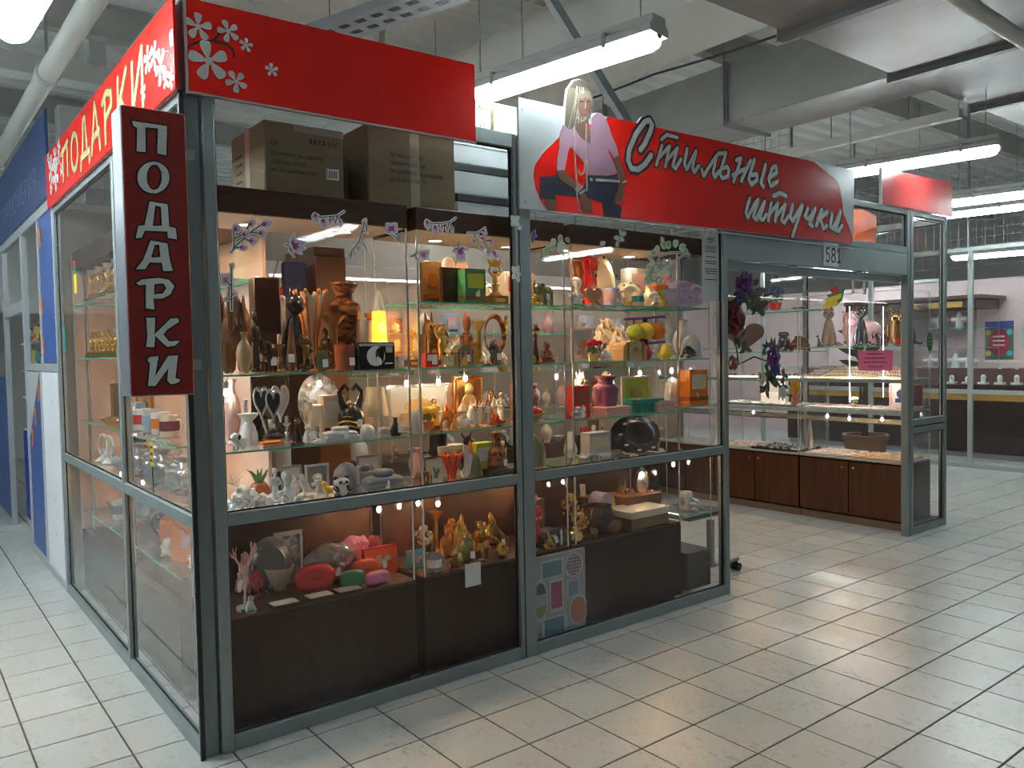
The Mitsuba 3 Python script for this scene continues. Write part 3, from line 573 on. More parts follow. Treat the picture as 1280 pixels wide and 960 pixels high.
# number plate and papers on the glass
np_ = thing('number_plate', 'white number plate reading 581 on the grey door head', 'sign')
part(np_, 'plate', box(4.66, 4.86, -.0045, .0038, 2.275, 2.452), mat((.78, .85, .90), .5))
t5 = meshkit.text_mesh('581', .112, .002)
v = t5.vertices; t5.vertices = np.stack([v[:, 0] * .78 + 4.672, -.0047 - v[:, 2], v[:, 1] + 2.304], 1); t5.fix_normals()
part(np_, 'digits', t5, mat((.02, .03, .06), .5))
no = thing('paper_notice', 'white paper notice with small print taped inside the second window', 'notice')
part(no, 'sheet', box(3.27, 3.445, .030, .0315, 1.98, 2.432), mat((.55, .58, .58), .8))
for i, (w, z) in enumerate([(.06, 2.395), (.09, 2.382), (.05, 2.368), (.12, 2.335), (.11, 2.32), (.12, 2.305), (.10, 2.27), (.13, 2.24), (.12, 2.225), (.13, 2.19), (.12, 2.175), (.10, 2.16), (.12, 2.12)]):
    part(no, 'text_line', box(3.357 - w / 2, 3.357 + w / 2, .0292, .0300, z - .003, z + .003), mat((.10, .10, .11), .8))

# ---------------------------------------------------------------- stickers on the panes
SC = {'m': ((.60, .40, .58), (.28, .05, .16)), 'p': ((.72, .58, .62), (.45, .22, .28)), 'w': ((.62, .76, .70), (.40, .60, .50)), 'b': ((.05, .06, .30), (.10, .12, .42)), 'g': ((.30, .45, .22), (.50, .62, .45))}


def petal(p, q, w):
    (x0, z0), (x1, z1) = p, q
    dx, dz = x1 - x0, z1 - z0
    t = np.linspace(0, 1, 8)
    wd = w * np.sin(PI * t ** .75) ** .8
    L = math.hypot(dx, dz) + 1e-9
    nx, nz = -dz / L, dx / L
    a = [(x0 + dx * s + nx * v / 2, z0 + dz * s + nz * v / 2) for s, v in zip(t, wd)]
    b = [(x0 + dx * s - nx * v / 2, z0 + dz * s - nz * v / 2) for s, v in zip(t[::-1], wd[::-1])]
    return sg.Polygon(a + b).buffer(.0005)


STICKER_LABELS = [
    ('large magnolia branch sticker with seven buds, at the upper left of the shop window', 'm'),
    ('single magenta magnolia bloom sticker beside the two front halogen spots', 'm'),
    ('hanging magnolia spray sticker above the leftmost pair of round halogen spots', 'm'),
    ('hanging magnolia spray sticker on the wooden band, right of the glass cabinet joint', 'm'),
    ('thin stem sticker with small pale buds hanging left of the lava lamp', 'p'),
    ('round pink magnolia bloom sticker left of the glass cabinet joint', 'm'),
    ('pale open magnolia bloom sticker in front of the gilt plaques', 'p'),
    ('down-facing magnolia bloom sticker above the green souvenir box', 'm'),
    ('slanting magnolia branch sticker with six buds beside the middle post', 'm'),
    ('upright blossom twig sticker at the left edge of the shop window', 'p'),
    ('white blossom sticker on the middle post, the upper one', 'w'),
    ('white blossom sticker on the middle post, the lower one with a green leaf', 'w'),
    ('small blue hummingbird sticker on the brown band of the second window', 'b'),
    ('green leafy twig sticker on a dark stalk, left in the second window', 'g'),
    ('white blossom cluster sticker in the middle of the brown band of the second window', 'w'),
    ('single small green leaf sticker under the brown band of the second window', 'g'),
    ('large leafy branch sticker with white blossoms at the right of the second window', 'g'),
]
for (label, kind), (tw, buds) in zip(STICKER_LABELS, STICKERS):
    yy = -.002 if 'on the middle post' in label else .0235
    t = thing('window_sticker', label, 'sticker', 'flower stickers on the shop window')
    tg = so.unary_union([sg.LineString(l).buffer(.0022) for l in tw])
    pt = [petal(a, b, w * (1.7 if kind == 'g' else 1.15)) for a, b, w in buds]
    part(t, 'backing', poly3(so.unary_union([tg] + pt).buffer(.005 if kind not in 'b' else .003), .0008, at=yy), mat((.70, .74, .74), .6))
    part(t, 'twig', poly3(tg, .0014, at=yy), mat((.05, .07, .05), .6))
    for i, g in enumerate(pt):
        part(t, 'leaf' if kind == 'g' and i > 3 else 'petal', poly3(g, .0016, at=yy), mat(SC[kind][0] if (i % 3 or kind != 'g') else SC[kind][1], .6))
        if kind in 'mp':
            part(t, 'petal_heart', poly3(sa.scale(g, .5, .5, origin=buds[i][0]), .0021, at=yy), mat(SC[kind][1], .6))
# ---------------------------------------------------------------- glass showcases
M_GEDGE = mat((.42, .47, .43), .15, 0, .8)
M_BEIGE = mat((.50, .37, .30), .6)
M_LIGHTB = mat((.60, .58, .54), .5)


def hsheet(x0, x1, y0, y1, z):
    return trimesh.Trimesh(np.array([(x0, y0, z), (x1, y0, z), (x1, y1, z), (x0, y1, z)], float), [[0, 1, 2], [0, 2, 3]], process=False)


def glass_shelf(t, x0, x1, y0, y1, z, h=.008):
    """a shelf whose top lies at z: one clear sheet with its four green ground edges"""
    s = part(t, 'glass_shelf', hsheet(x0, x1, y0, y1, z), PANE)
    e = .003
    part(s, 'edge', cat_(box(x0, x1, y0, y0 + e, z - h, z), box(x0, x1, y1 - e, y1, z - h, z), box(x0, x0 + e, y0, y1, z - h, z), box(x1 - e, x1, y0, y1, z - h, z)), M_EDGE)


def side_glass(t, axis, c, a0, a1, z0, z1):
    """an upright sheet with bright front and rear edges; axis 'x': sheet at x = c running in y"""
    if axis == 'x':
        s = part(t, 'side_pane', pane('', c, c, a0, a1, z0, z1), PANE)
        part(s, 'edge', cat_(box(c - .003, c + .003, a0 - .004, a0, z0, z1), box(c - .003, c + .003, a1, a1 + .004, z0, z1)), M_GEDGE)
    else:
        s = part(t, 'side_pane', pane('', a0, a1, c, c, z0, z1), PANE)
        part(s, 'edge', cat_(box(a0 - .004, a0, c - .003, c + .003, z0, z1), box(a1, a1 + .004, c - .003, c + .003, z0, z1)), M_GEDGE)


_bulb = trimesh.creation.icosphere(1, .0125)
_bulb.apply_scale([1, 1, 1.5])
_socket = lathe([(.006, .014), (.012, .02), (.012, .05), (.004, .052)], 10)


def bulb(t, x, y, z, cable=.07, col=None):
    k = part(t, 'halogen_bulb', _bulb, mat((.9, .9, .9), .5), tw=T().translate([x, y, z]))
    scene[k]['emitter'] = {'type': 'area', 'radiance': {'type': 'rgb', 'value': col or BULB}}
    part(t, 'bulb_socket', _socket, M_CHROME, True, tw=T().translate([x, y, z]))
    part(t, 'bulb_arm', tube([(x, y, z + .05), (x + .02, y + .03, z + .06), (x + .03, y + .05, z + cable)], .0025, 5), M_STEEL)


_dl = lathe([(.050, 0), (.050, -.008), (.036, -.010), (.034, .0)], 20)


def downlight(t, x, y, z):
    k = part(t, 'spot_rim', _dl, M_CHROME, 40, tw=T().translate([x, y, z]))
    z = z - .004
    d = trimesh.Trimesh(*(lambda a: (np.vstack([np.stack([.033 * np.cos(a), .033 * np.sin(a), 0 * a], 1), [[0, 0, 0]]]), [[(i + 1) % 16, i, 16] for i in range(16)]))(np.arange(16) * PI / 8), process=False)
    k = part(t, 'spot_lens', d, mat((.9, .9, .9), .5), tw=T().translate([x, y, z - .006]))
    scene[k]['emitter'] = {'type': 'area', 'radiance': {'type': 'rgb', 'value': SPOTL}}


def showcase(label, x0, x1, y0, y1, shelves, zb=.53, zt=2.29, zf=2.40, deck=.98, fascia=None, deckm=None):
    t = thing('showcase', label, 'showcase')
    part(t, 'base', bev(x0, x1, y0, y1, .05, zb - .018, .002), M_WOOD)
    part(t, 'plinth', box(x0 + .02, x1 - .02, y0 + .04, y1 - .02, 0, .05), mat((.02, .012, .008), .6))
    part(t, 'counter_top', bev(x0, x1, y0, y1, zb - .018, zb, .003), M_WOODH)
    part(t, 'top_box', bev(x0, x1, y0, y1, zt, zf, .003), fascia or M_WOODH)
    part(t, 'light_panel', box(x0 + .01, x1 - .01, y0 + .012, y1 - .01, zt - .004, zt), mat((.55, .47, .38), .5))
    for c in (x0 + .006, x1 - .006):
        part(t, 'chrome_rod', tube([(c, y0 + .005, zb), (c, y0 + .005, zt - .004)], .0055, 8), M_CHROME, True)
    part(t, 'rear_door', bev(x0 + .012, x1 - .012, y1 - .008, y1, zb, .955, .002), mat((.030, .012, .007), .45))
    for c in (x0 + .004, x1 - .004):
        side_glass(t, 'x', c, y0 + .01, y1 - .01, zb, zt)
    for z in shelves:
        glass_shelf(t, x0 + .012, x1 - .012, y0 + .012, y1 - .012, z)
    if deck:
        if deckm:
            part(t, 'deck', bev(x0 + .012, x1 - .012, y0 + .012, y1 - .012, deck - .014, deck, .002), deckm)
        else:
            glass_shelf(t, x0 + .012, x1 - .012, y0 + .012, y1 - .012, deck)
    return t


FY0, FY1 = .105, .56
wa = showcase('dark wood and glass showcase behind the left half of the first window', .135, 1.095, FY0, FY1, [1.59, 1.255], deckm=M_LIGHTB)
for x, y in ((.86, .33), (.38, .35)):
    downlight(wa, x, y, 2.288)
bulb(wa, .26, .36, 1.505); bulb(wa, .74, .40, 1.525); bulb(wa, 1.03, .35, .86)
wb = showcase('dark wood and glass showcase spanning the post between both windows, with four glass shelves', 1.145, 2.135, FY0, FY1, [1.93, 1.595, 1.26])
downlight(wb, 1.42, .36, 2.288); downlight(wb, 1.92, .36, 2.288)
for x, z in ((1.22, 1.51), (1.42, 1.51), (1.60, 1.525), (1.40, .84)):
    bulb(wb, x, .36, z)
bulb(wb, 2.06, .36, .855)
wd = showcase('dark wood and glass showcase behind the right part of the second window', 2.185, 3.12, FY0, FY1, [1.94, 1.60, 1.26])
downlight(wd, 2.32, .33, 2.288); downlight(wd, 2.93, .36, 2.288)
for x, z in ((2.28, 1.51), (2.48, 1.51), (3.02, 1.51)):
    bulb(wd, x, .36, z)
bulb(wd, 3.05, .38, .82)
# shelf return beside the door and side showcase behind the left windows
we = thing('showcase', 'narrow glass shelf stack between the second window and the doorway', 'showcase')
part(we, 'base', bev(3.20, 3.44, .12, .52, .05, .30, .002), mat((.07, .065, .06), .6))
for z in (1.94, 1.60, 1.285, .55):
    glass_shelf(we, 3.135, 3.445, .115, .50, z)
side_glass(we, 'x', 3.44, .115, .50, .30, 2.29)
part(we, 'top_box', bev(3.135, 3.445, .115, .55, 2.29, 2.40, .003), M_WOODH)
bulb(we, 3.34, .36, 1.515); bulb(we, 3.36, .37, .86)
wl = thing('showcase', 'beige-backed side showcase with trophies behind the left windows of the kiosk', 'showcase')
part(wl, 'base', bev(.10, .56, .64, 3.05, .05, .46, .002), M_WOOD)
part(wl, 'back_panel', bev(.56, .578, .64, 3.05, .46, 2.42, .002), M_BEIGE)
part(wl, 'end_panel', bev(.10, .578, 3.05, 3.068, .05, 2.42, .002), M_BEIGE)
part(wl, 'top_box', bev(.10, .56, .64, 3.05, 2.30, 2.42, .002), M_WOODH)
for z in (2.06, 1.68, 1.24, .95, .60):
    glass_shelf(wl, .115, .555, .66, 3.04, z)
part(wl, 'chrome_upright', tube([(.16, 2.95, .46), (.16, 2.95, 2.30)], .011, 8), M_CHROME, True)
part(wl, 'chrome_upright', tube([(.16, 1.75, .46), (.16, 1.75, 2.30)], .011, 8), M_CHROME, True)
for y in (1.0, 1.9, 2.75):
    downlight(wl, .34, y, 2.298)
bulb(wl, .36, 2.80, 1.56); bulb(wl, .36, 2.55, 1.14); bulb(wl, .33, 2.85, .85); bulb(wl, .33, 2.25, .86); bulb(wl, .36, 1.15, .88); bulb(wl, .33, .78, .87)
# rear wall and rear showcase of the kiosk
part(kf, 'rear_wall', bev(.02, 6.66, 3.10, 3.125, 0, 2.74, .003), mat((.27, .225, .18), .6))
wr = thing('showcase', 'long white-backed glass showcase along the rear wall of the kiosk', 'showcase')
part(wr, 'base', bev(1.3, 5.7, 2.62, 3.08, .05, .75, .002), M_WOOD)
part(wr, 'back_panel', bev(1.3, 5.7, 3.06, 3.09, .75, 2.36, .002), mat((.34, .30, .25), .5))
for z in (1.12, 1.48, 1.84):
    glass_shelf(wr, 1.31, 5.69, 2.64, 3.05, z)
for x in (1.31, 2.4, 3.5, 4.6, 5.69):
    side_glass(wr, 'x', x, 2.64, 3.05, .75, 2.3)
part(wr, 'top_box', bev(1.3, 5.7, 2.62, 3.08, 2.30, 2.40, .002), mat((.5, .5, .5), .5))
k = part(wr, 'light_strip', box(1.4, 5.6, 2.66, 2.70, 2.285, 2.30), mat((.9, .9, .9), .5))
scene[k]['emitter'] = {'type': 'area', 'radiance': {'type': 'rgb', 'value': [5.0, 4.6, 4.0]}}
tc = thing('tall_cabinet', 'tall brown cabinet standing inside the kiosk behind the orange frilled vase', 'cabinet')
part(tc, 'body', bev(1.20, 1.42, 1.45, 1.9, .05, 2.36, .004), mat((.07, .03, .013), .45))
part(tc, 'door', bev(1.205, 1.415, 1.43, 1.45, .1, 2.3, .003), mat((.09, .038, .016), .4))
part(tc, 'plinth', box(1.22, 1.40, 1.47, 1.88, 0, .05), M_BLACK)
ad = thing('apron', 'dark blue and red cloth hung beside the tall brown cabinet', 'cloth')
part(ad, 'blue_cloth', bev(1.02, 1.18, 1.50, 1.54, 1.55, 2.26, .01), mat((.03, .05, .13), .8))
part(ad, 'red_cloth', bev(.93, 1.02, 1.50, 1.54, 1.60, 2.10, .01), mat((.35, .03, .02), .8))
part(ad, 'hook', tube([(1.19, 1.52, 2.24), (1.0, 1.52, 2.27), (.94, 1.52, 2.10)], .006, 6), M_STEEL)
# right counter, seen through the doorway
CX0, CX1 = 6.10, 6.62
wc = thing('counter_showcase', 'brown wooden jewellery counter with glass top shelves seen through the doorway', 'showcase')
for y0, y1 in ((.11, 1.13), (1.14, 2.16), (2.17, 2.95)):
    part(wc, 'base', bev(CX0 + .02, CX1, y0, y1, .07, .60, .002), M_WOOD)
    nd = 2
    for q in range(nd):
        a = y0 + (y1 - y0) * q / nd + .004; b = y0 + (y1 - y0) * (q + 1) / nd - .004
        d = part(wc, 'door', bev(CX0, CX0 + .018, a, b, .09, .585, .002), pmat('counter_walnut', lambda p, n, uv: mix((.055, .014, .004), (.110, .034, .010), fbm(p.x * 40, p.y * 40, p.z * 1.6, 3)), .4) if 'counter_walnut' not in scene else 'counter_walnut')
        kb = lathe([(.004, 0), (.004, .012), (.010, .014), (.010, .02), (.003, .023)], 10)
        part(d, 'knob', kb, M_CHROME, True, tw=at_(CX0, b - .05 if q == 0 else a + .05, .53, ry=-90))
    part(wc, 'plinth', box(CX0 + .03, CX1, y0, y1, 0, .07), mat((.20, .13, .09), .6))
    part(wc, 'counter_top', bev(CX0 - .005, CX1, y0, y1, .60, .618, .003), mat((.34, .33, .32), .4))
for y0, y1, zs in ((.11, 1.125, (1.07, 1.36, 1.66)), (1.14, 2.16, (1.07, 1.36, 1.62, 2.04)), (2.17, 2.95, (1.07, 1.36, 1.66))):
    for z in zs:
        glass_shelf(wc, CX0 + .01, CX1 - .01, y0, y1, z)
    for c in (y0 + .004, y1 - .004):
        side_glass(wc, 'y', c, CX0 + .01, CX1 - .01, .62, 2.15)
part(wc, 'shelf_rail', box(CX0 + .0, CX0 + .012, .11, 2.95, 1.325, 1.352), M_ALU)
part(wc, 'shelf_rail', box(CX0 + .0, CX0 + .012, .11, 2.95, 1.035, 1.062), mat((.36, .32, .33), .4))
for y, z0, z1 in ((.62, 1.14, 2.03), (.30, 1.20, 2.01)):
    k = part(wc, 'led_tube', tube([(CX0 + .03, y, z0), (CX0 + .03, y, z1)], .0065, 6), mat((.9, .9, .9), .5))
    scene[k]['emitter'] = {'type': 'area', 'radiance': {'type': 'rgb', 'value': LEDL}}
for y, z in ((1.80, .98), (.95, .98), (.72, .97), (.40, .98)):
    bulb(wc, CX0 + .2, y, z)
k = part(wc, 'light_strip', box(CX0 + .03, CX0 + .05, .15, 2.9, 1.328, 1.342), mat((.9, .9, .9), .5))
scene[k]['emitter'] = {'type': 'area', 'radiance': {'type': 'rgb', 'value': [11.0, 9.0, 6.8]}}
# ---------------------------------------------------------------- ducts, pipe, braces under the ceiling
M_PAINT = mat((.60, .61, .58), .45)
du = thing('air_duct', 'wide galvanised air duct with flanges crossing the top right of the picture', 'duct')
xs = [2.35, 3.72, 5.15, 6.55, 7.95, 9.4, 10.9]
for a, b in zip(xs[:-1], xs[1:]):
    part(du, 'section', bev(a + .004, b - .004, -2.3, -.30, 3.70, 4.25, .012), M_DUCT)
for x in xs:
    part(du, 'flange', cat_(box(x - .03, x + .03, -2.33, -.27, 3.655, 3.70), box(x - .03, x + .03, -.30, -.262, 3.655, 4.28)), mat((.10, .10, .10), .45, .5))
    part(du, 'hanger', tube([(x, -.24, 3.66), (x, -.24, 4.74)], .006, 6), M_STEEL)
br = thing('air_duct', 'narrower galvanised branch duct running back over the kiosk from the wide duct', 'duct')
for a, b in ((-.295, 1.25), (1.25, 2.8), (2.8, 4.4)):
    part(br, 'section', bev(5.16, 5.78, a, b, 3.71, 4.24, .006), M_GALV)
for y in (1.25, 2.8):
    part(br, 'flange', cat_(box(5.13, 5.81, y - .02, y + .02, 3.68, 3.71), box(5.125, 5.16, y - .02, y + .02, 3.68, 4.26)), M_STEEL)
    part(br, 'hanger', tube([(5.12, y, 3.69), (5.12, y, 4.74)], .006, 6), M_STEEL)
wdk = thing('air_duct', 'wide smooth white duct running back above the kiosk', 'duct')
part(wdk, 'body', bev(3.30, 3.95, -.15, 7.5, 3.95, 4.43, .01), mat((.62, .63, .60), .5))
part(wdk, 'ledge', bev(3.93, 4.08, -.15, 7.5, 3.95, 3.98, .004), mat((.62, .63, .60), .5))
cb = thing('cable_tray', 'perforated grey cable tray above the red fascia', 'tray')
_tw = at_(1.875, 1.57, 4.0, rz=17.5)
part(cb, 'tray', cat_(box(-.15, .15, -1.2, 2.6, 0, .005), box(-.15, -.145, -1.2, 2.6, 0, .06), box(.145, .15, -1.2, 2.6, 0, .06)), mat((.30, .31, .34), .45, .3), tw=_tw)
for y in np.arange(-1.1, 2.5, .16):
    for x in (-.09, .03):
        part(cb, 'slot', box(x, x + .05, y, y + .09, -.0015, .0), M_BLACK, tw=_tw)
for y in (-1.0, .6, 2.3):
    part(cb, 'hanger', tube([(0, y, .0), (0, y, .74)], .005, 5), M_STEEL, tw=_tw)
gb = thing('ceiling_beam', 'light painted steel beam above the red fascia', 'beam')
part(gb, 'web', box(.86, .98, .4, 9, 4.10, 4.45), mat((.42, .45, .43), .5))
part(gb, 'flange', box(.80, 1.04, .4, 9, 4.08, 4.10), mat((.50, .53, .51), .5))
st = thing('brace', 'slanting grey steel brace rising above the portrait sign', 'brace')
part(st, 'bar', tube([(3.95, 1.0, 3.10), (2.32, 1.0, 4.70)], .034, 4), mat((.12, .14, .15), .45, .4))
part(st, 'bar', tube([(3.89, 1.02, 3.10), (2.26, 1.02, 4.70)], .026, 4), mat((.42, .45, .46), .45, .3))
st2 = thing('brace', 'short grey bracket bar behind the right end of the red fascia', 'brace')
part(st2, 'bar', tube([(2.35, 2.4, 4.72), (2.22, 2.4, 3.80)], .035, 4), mat((.42, .43, .42), .5))
pi = thing('pipe', 'thick white pipe running under the roof at the top left', 'pipe')
part(pi, 'run', tube([(.06, -.2, 3.70), (.02, 3.4, 3.70), (.0, 10.5, 3.72)], .068, 16), mat((.56, .57, .54), .35), 60)
for y in (3.2, 6.4):
    part(pi, 'collar', tube([(.02, y - .04, 3.70), (.02, y + .04, 3.70)], .082, 16), mat((.45, .46, .44), .4), 40)
    part(pi, 'hanger', tube([(.02, y, 3.78), (.02, y, 4.6)], .012, 6), M_STEEL)
p2 = thing('pipe', 'thinner grey pipe slanting across the top right corner', 'pipe')
part(p2, 'run', tube([(2.6, -1.45, 3.5), (11.5, -1.15, 3.5)], .045, 12), mat((.52, .51, .47), .45), 60)
cw = thing('cable', 'black cable sagging along the branch duct', 'cable')
part(cw, 'line', tube([(4.75 + .008 * k, -.25 + .34 * k, 4.16 - .030 * abs(math.sin(k * PI / 6)) + .012 * k) for k in range(19)], .011, 6), mat((.05, .05, .05), .5))
sr = thing('support_rail', 'pale horizontal rail beneath the branch duct', 'rail')
part(sr, 'bar', box(6.35, 6.43, -.25, 5.0, 3.60, 3.68), M_PAINT)
for y in np.arange(.2, 4.8, .75):
    part(sr, 'hanger', tube([(6.39, y, 3.68), (6.39, y, 4.74)], .006, 5), M_STEEL)
sr2 = thing('support_rail', 'pale short rail beneath the branch duct, behind the lettered sign', 'rail')
part(sr2, 'bar', box(4.9, 6.1, 1.9, 1.97, 3.55, 3.62), M_PAINT)
for x in (5.3, 5.7):
    part(sr2, 'hanger', tube([(x, 1.935, 3.62), (x, 1.935, 3.72)], .006, 5), M_STEEL)
# wire mesh screens above the neighbouring shops
def mesh_screen(label, p0, p1, z0, z1, step=.11, m=None):
    t = thing('wire_mesh_screen', label, 'mesh')
    L = math.dist(p0, p1); ux, uy = (p1[0] - p0[0]) / L, (p1[1] - p0[1]) / L
    for a in (0, L / 3, 2 * L / 3, L):
        part(t, 'post', tube([(p0[0] + ux * a, p0[1] + uy * a, z0), (p0[0] + ux * a, p0[1] + uy * a, 4.735)], .018, 6), M_STEEL)
    ws = [tube([(p0[0] + ux * a, p0[1] + uy * a, z0), (p0[0] + ux * a, p0[1] + uy * a, z1)], .0035, 4) for a in np.arange(step, L, step)]
    ws += [tube([(*p0, z), (*p1, z)], .0035, 4) for z in np.arange(z0, z1 + .01, step)]
    part(t, 'wires', cat_(*ws), mat((.52, .53, .52), .4, .4), kind='stuff')
mesh_screen('pale wire mesh screen over the shop behind the lettered sign', (6.9, 5.2), (6.95, 1.75), 2.9, 4.2)
mesh_screen('wire mesh screen over the jewellery shop on the right', (10.5, 4.6), (10.5, -.2), 2.96, 4.0)
mesh_screen('far wire mesh screen at the back of the hall on the right', (14.0, 7.0), (13.8, -1.5), 3.0, 4.4, .2)
# ---------------------------------------------------------------- gift goods: one builder per kind, about 1 unit tall, base at z = 0, looking towards -y
COL = {'gold': M_GOLD, 'bronze': mat((.20, .115, .04), .3, .6), 'dark_brown': mat((.045, .018, .009), .22), 'brown': mat((.16, .065, .025), .25), 'tan': mat((.42, .27, .13), .4),
       'white': mat((.74, .72, .68), .3), 'cream': mat((.66, .56, .42), .4), 'black': mat((.010, .009, .009), .2), 'silver': M_SILVER, 'green': mat((.03, .16, .07), .35),
       'olive': mat((.14, .15, .06), .4), 'red': mat((.52, .020, .016), .35), 'orange': mat((.72, .20, .02), .35), 'pink': mat((.62, .16, .30), .45), 'rose': mat((.62, .36, .33), .4),
       'teal': mat((.02, .20, .17), .4), 'cyan': mat((.06, .40, .50), .45), 'grey': mat((.22, .23, .24), .35), 'pale_grey': mat((.45, .46, .47), .3), 'navy': mat((.03, .04, .12), .35),
       'yellow': mat((.70, .52, .04), .4), 'lime': mat((.42, .52, .06), .4), 'purple': mat((.13, .04, .22), .4), 'mauve': mat((.16, .06, .12), .25), 'swirl': M_SWIRL, 'stone': M_STONE,
       'frost': mat((.50, .53, .55), .12, 0, .9), 'amber': mat((.50, .17, .03), .12, 0, .8), 'skin': mat((.60, .36, .25), .45), 'gunmetal': mat((.10, .10, .11), .18, .8), 'dark_foil': mat((.30, .30, .31), .2, .8), 'dark_mirror': mat((.20, .19, .185), .2, .6), 'vermilion': mat((.70, .09, .012), .4), 'siamese': mat((.21, .14, .09), .35), 'clay': mat((.42, .20, .12), .6),
       'lampshade': mat((.78, .64, .44), .6), 'lilac': mat((.42, .38, .60), .4), 'leaf': mat((.06, .17, .05), .5), 'card': M_CARD, 'slate': mat((.17, .20, .23), .3), 'wood': M_WOOD,
       'foil': mat((.60, .61, .62), .18, .7), 'rust': mat((.28, .07, .03), .3), 'sky': mat((.25, .38, .50), .5), 'dark_red': mat((.14, .012, .02), .5), 'plum': mat((.035, .013, .013), .4), 'paper': M_PAPER}


def sph(x, y, z, r, n=12):
    return m3.Manifold.sphere(r, n).translate((x, y, z))


def blob(*chains, n=12, refine=0.0, smooth=0):
    """hulls of consecutive balls (x, y, z, r), joined into one body"""
    out = []
    for c in chains:
        if len(c) == 1:
            out.append(sph(*c[0], n))
        for a, b in zip(c[:-1], c[1:]):
            out.append(m3.Manifold.batch_hull([sph(*a, n), sph(*b, n)]))
    m = m3.Manifold.batch_boolean(out, m3.OpType.Add)
    if refine:
        m = m.refine_to_length(refine)
    t = tri(m)
    if smooth:
        trimesh.smoothing.filter_taubin(t, iterations=smooth)
    return t


def ell(x, y, z, rx, ry, rz_, n=2):
    s = trimesh.creation.icosphere(n, 1.0)
    s.apply_scale([rx, ry, rz_]); s.apply_translation([x, y, z])
    return s


def mir(c):
    return [(-x, y, z, r) for x, y, z, r in c]


LIB = {}


def lib(f):
    LIB[f.__name__] = f
    return f


def lat(name, prof, n=20):
    LIB[name] = lambda a=prof, k=n: [('body', lathe(a, k), 0)]


lat('vase', [(.14, 0), (.17, .02), (.12, .06), (.24, .30), (.27, .48), (.22, .66), (.11, .80), (.10, .88), (.17, 1.0), (.15, 1.0), (.08, .88)])
lat('shoulder_vase', [(.17, 0), (.19, .02), (.25, .55), (.27, .68), (.24, .76), (.15, .80), (.15, .88), (.23, .98), (.22, 1.0), (.17, .98)])
lat('drop_vase', [(.10, 0), (.14, .03), (.19, .25), (.15, .55), (.08, .85), (.07, 1.0), (.05, 1.0)])
lat('bottle_vase', [(.16, 0), (.22, .04), (.24, .25), (.17, .50), (.09, .68), (.07, .90), (.10, 1.0), (.07, 1.0)])
lat('candle', [(.2, 0), (.2, .98), (.17, 1.0), (.05, .99)], 14)
lat('tumbler', [(.40, 0), (.44, .03), (.46, .9), (.48, 1.0), (.44, 1.0), (.41, .1)])
lat('bowl', [(.35, 0), (.40, .06), (.7, .45), (1.0, 1.0), (.96, 1.0), (.6, .4), (.2, .2)], 24)
lat('egg', [(.02, 0), (.3, .06), (.48, .35), (.46, .62), (.28, .92), (.02, 1.0)])
lat('apple', [(.05, .06), (.25, 0), (.47, .25), (.5, .55), (.36, .88), (.15, .95), (.03, .85)])
lat('pear', [(.05, .04), (.24, 0), (.36, .2), (.34, .4), (.2, .68), (.13, .88), (.03, .95)])


@lib
def pillar_vase():
    return [('body', bev(-.17, .17, -.17, .17, 0, 1, .012), 0), ('gilt_side', box(.168, .176, -.15, .15, .02, .98), 1)]


@lib
def frilled_vase():
    n, V, F = 40, [], []
    for r, z, f in [(.16, 0, 0), (.17, .03, 0), (.10, .08, 0), (.13, .35, .02), (.22, .65, .10), (.34, .9, .25), (.40, 1.0, .32), (.36, .98, .3), (.18, .6, .05)]:
        for j in range(n):
            a = 2 * PI * j / n
            rr = r * (1 + f * .6 * math.cos(8 * a)); zz = z * (1 - .12 * f * (1 - math.cos(8 * a)))
            V.append((rr * math.cos(a), rr * math.sin(a), zz))
    for i in range(8):
        for j in range(n):
            a, b = i * n + j, i * n + (j + 1) % n
            F += [(a, b, b + n), (a, b + n, a + n)]
    r = [('body', trimesh.Trimesh(np.array(V), np.array(F), process=False), 0), ('foot', lathe([(.20, 0), (.20, .03), (.1, .05)], 20), 1)]
    for k in range(8):
        a = k * PI / 4
        c, s = math.cos(a), math.sin(a)
        r.append(('rib', tube([(.135 * c, .135 * s, .12), (.165 * c, .165 * s, .4), (.27 * c, .27 * s, .68), (.405 * c, .405 * s, .92)], [.012, .03, .04, .03], 6), 1))
        r.append(('curl', ell(.43 * c, .43 * s, .985, .05, .05, .04, 1), 2))
    return r


@lib
def jug():
    return [('body', lathe([(.20, 0), (.28, .05), (.33, .3), (.28, .55), (.14, .72), (.13, .92), (.18, 1.0), (.12, .95)], 20), 0), ('handle', tube([(.14, 0, .9), (.34, 0, .88), (.38, 0, .7), (.28, 0, .52)], .03, 8), 0)]


@lib
def twin_neck_vase():
    nk = lambda s: tube([(s * .10, 0, .45), (s * .20, 0, .68), (s * .24, 0, .85), (s * .12, 0, .97), (s * .04, 0, .88)], [.09, .06, .045, .04, .035], 10)
    r = [('body', blob([(0, 0, .22, .22), (0, 0, .36, .26), (0, 0, .52, .13)], n=20), 0), ('neck', nk(1), 0), ('neck', nk(-1), 0)]
    for i, z in enumerate((.2, .28, .36)):
        r.append(('stripe', tube([(.268 * math.cos(a) * (1 - .1 * abs(i - 1)), .268 * math.sin(a) * (1 - .1 * abs(i - 1)), z + .05 * math.sin(2 * a)) for a in np.linspace(0, 2 * PI, 25)[:-1]], .013, 5, True), 1))
    return r


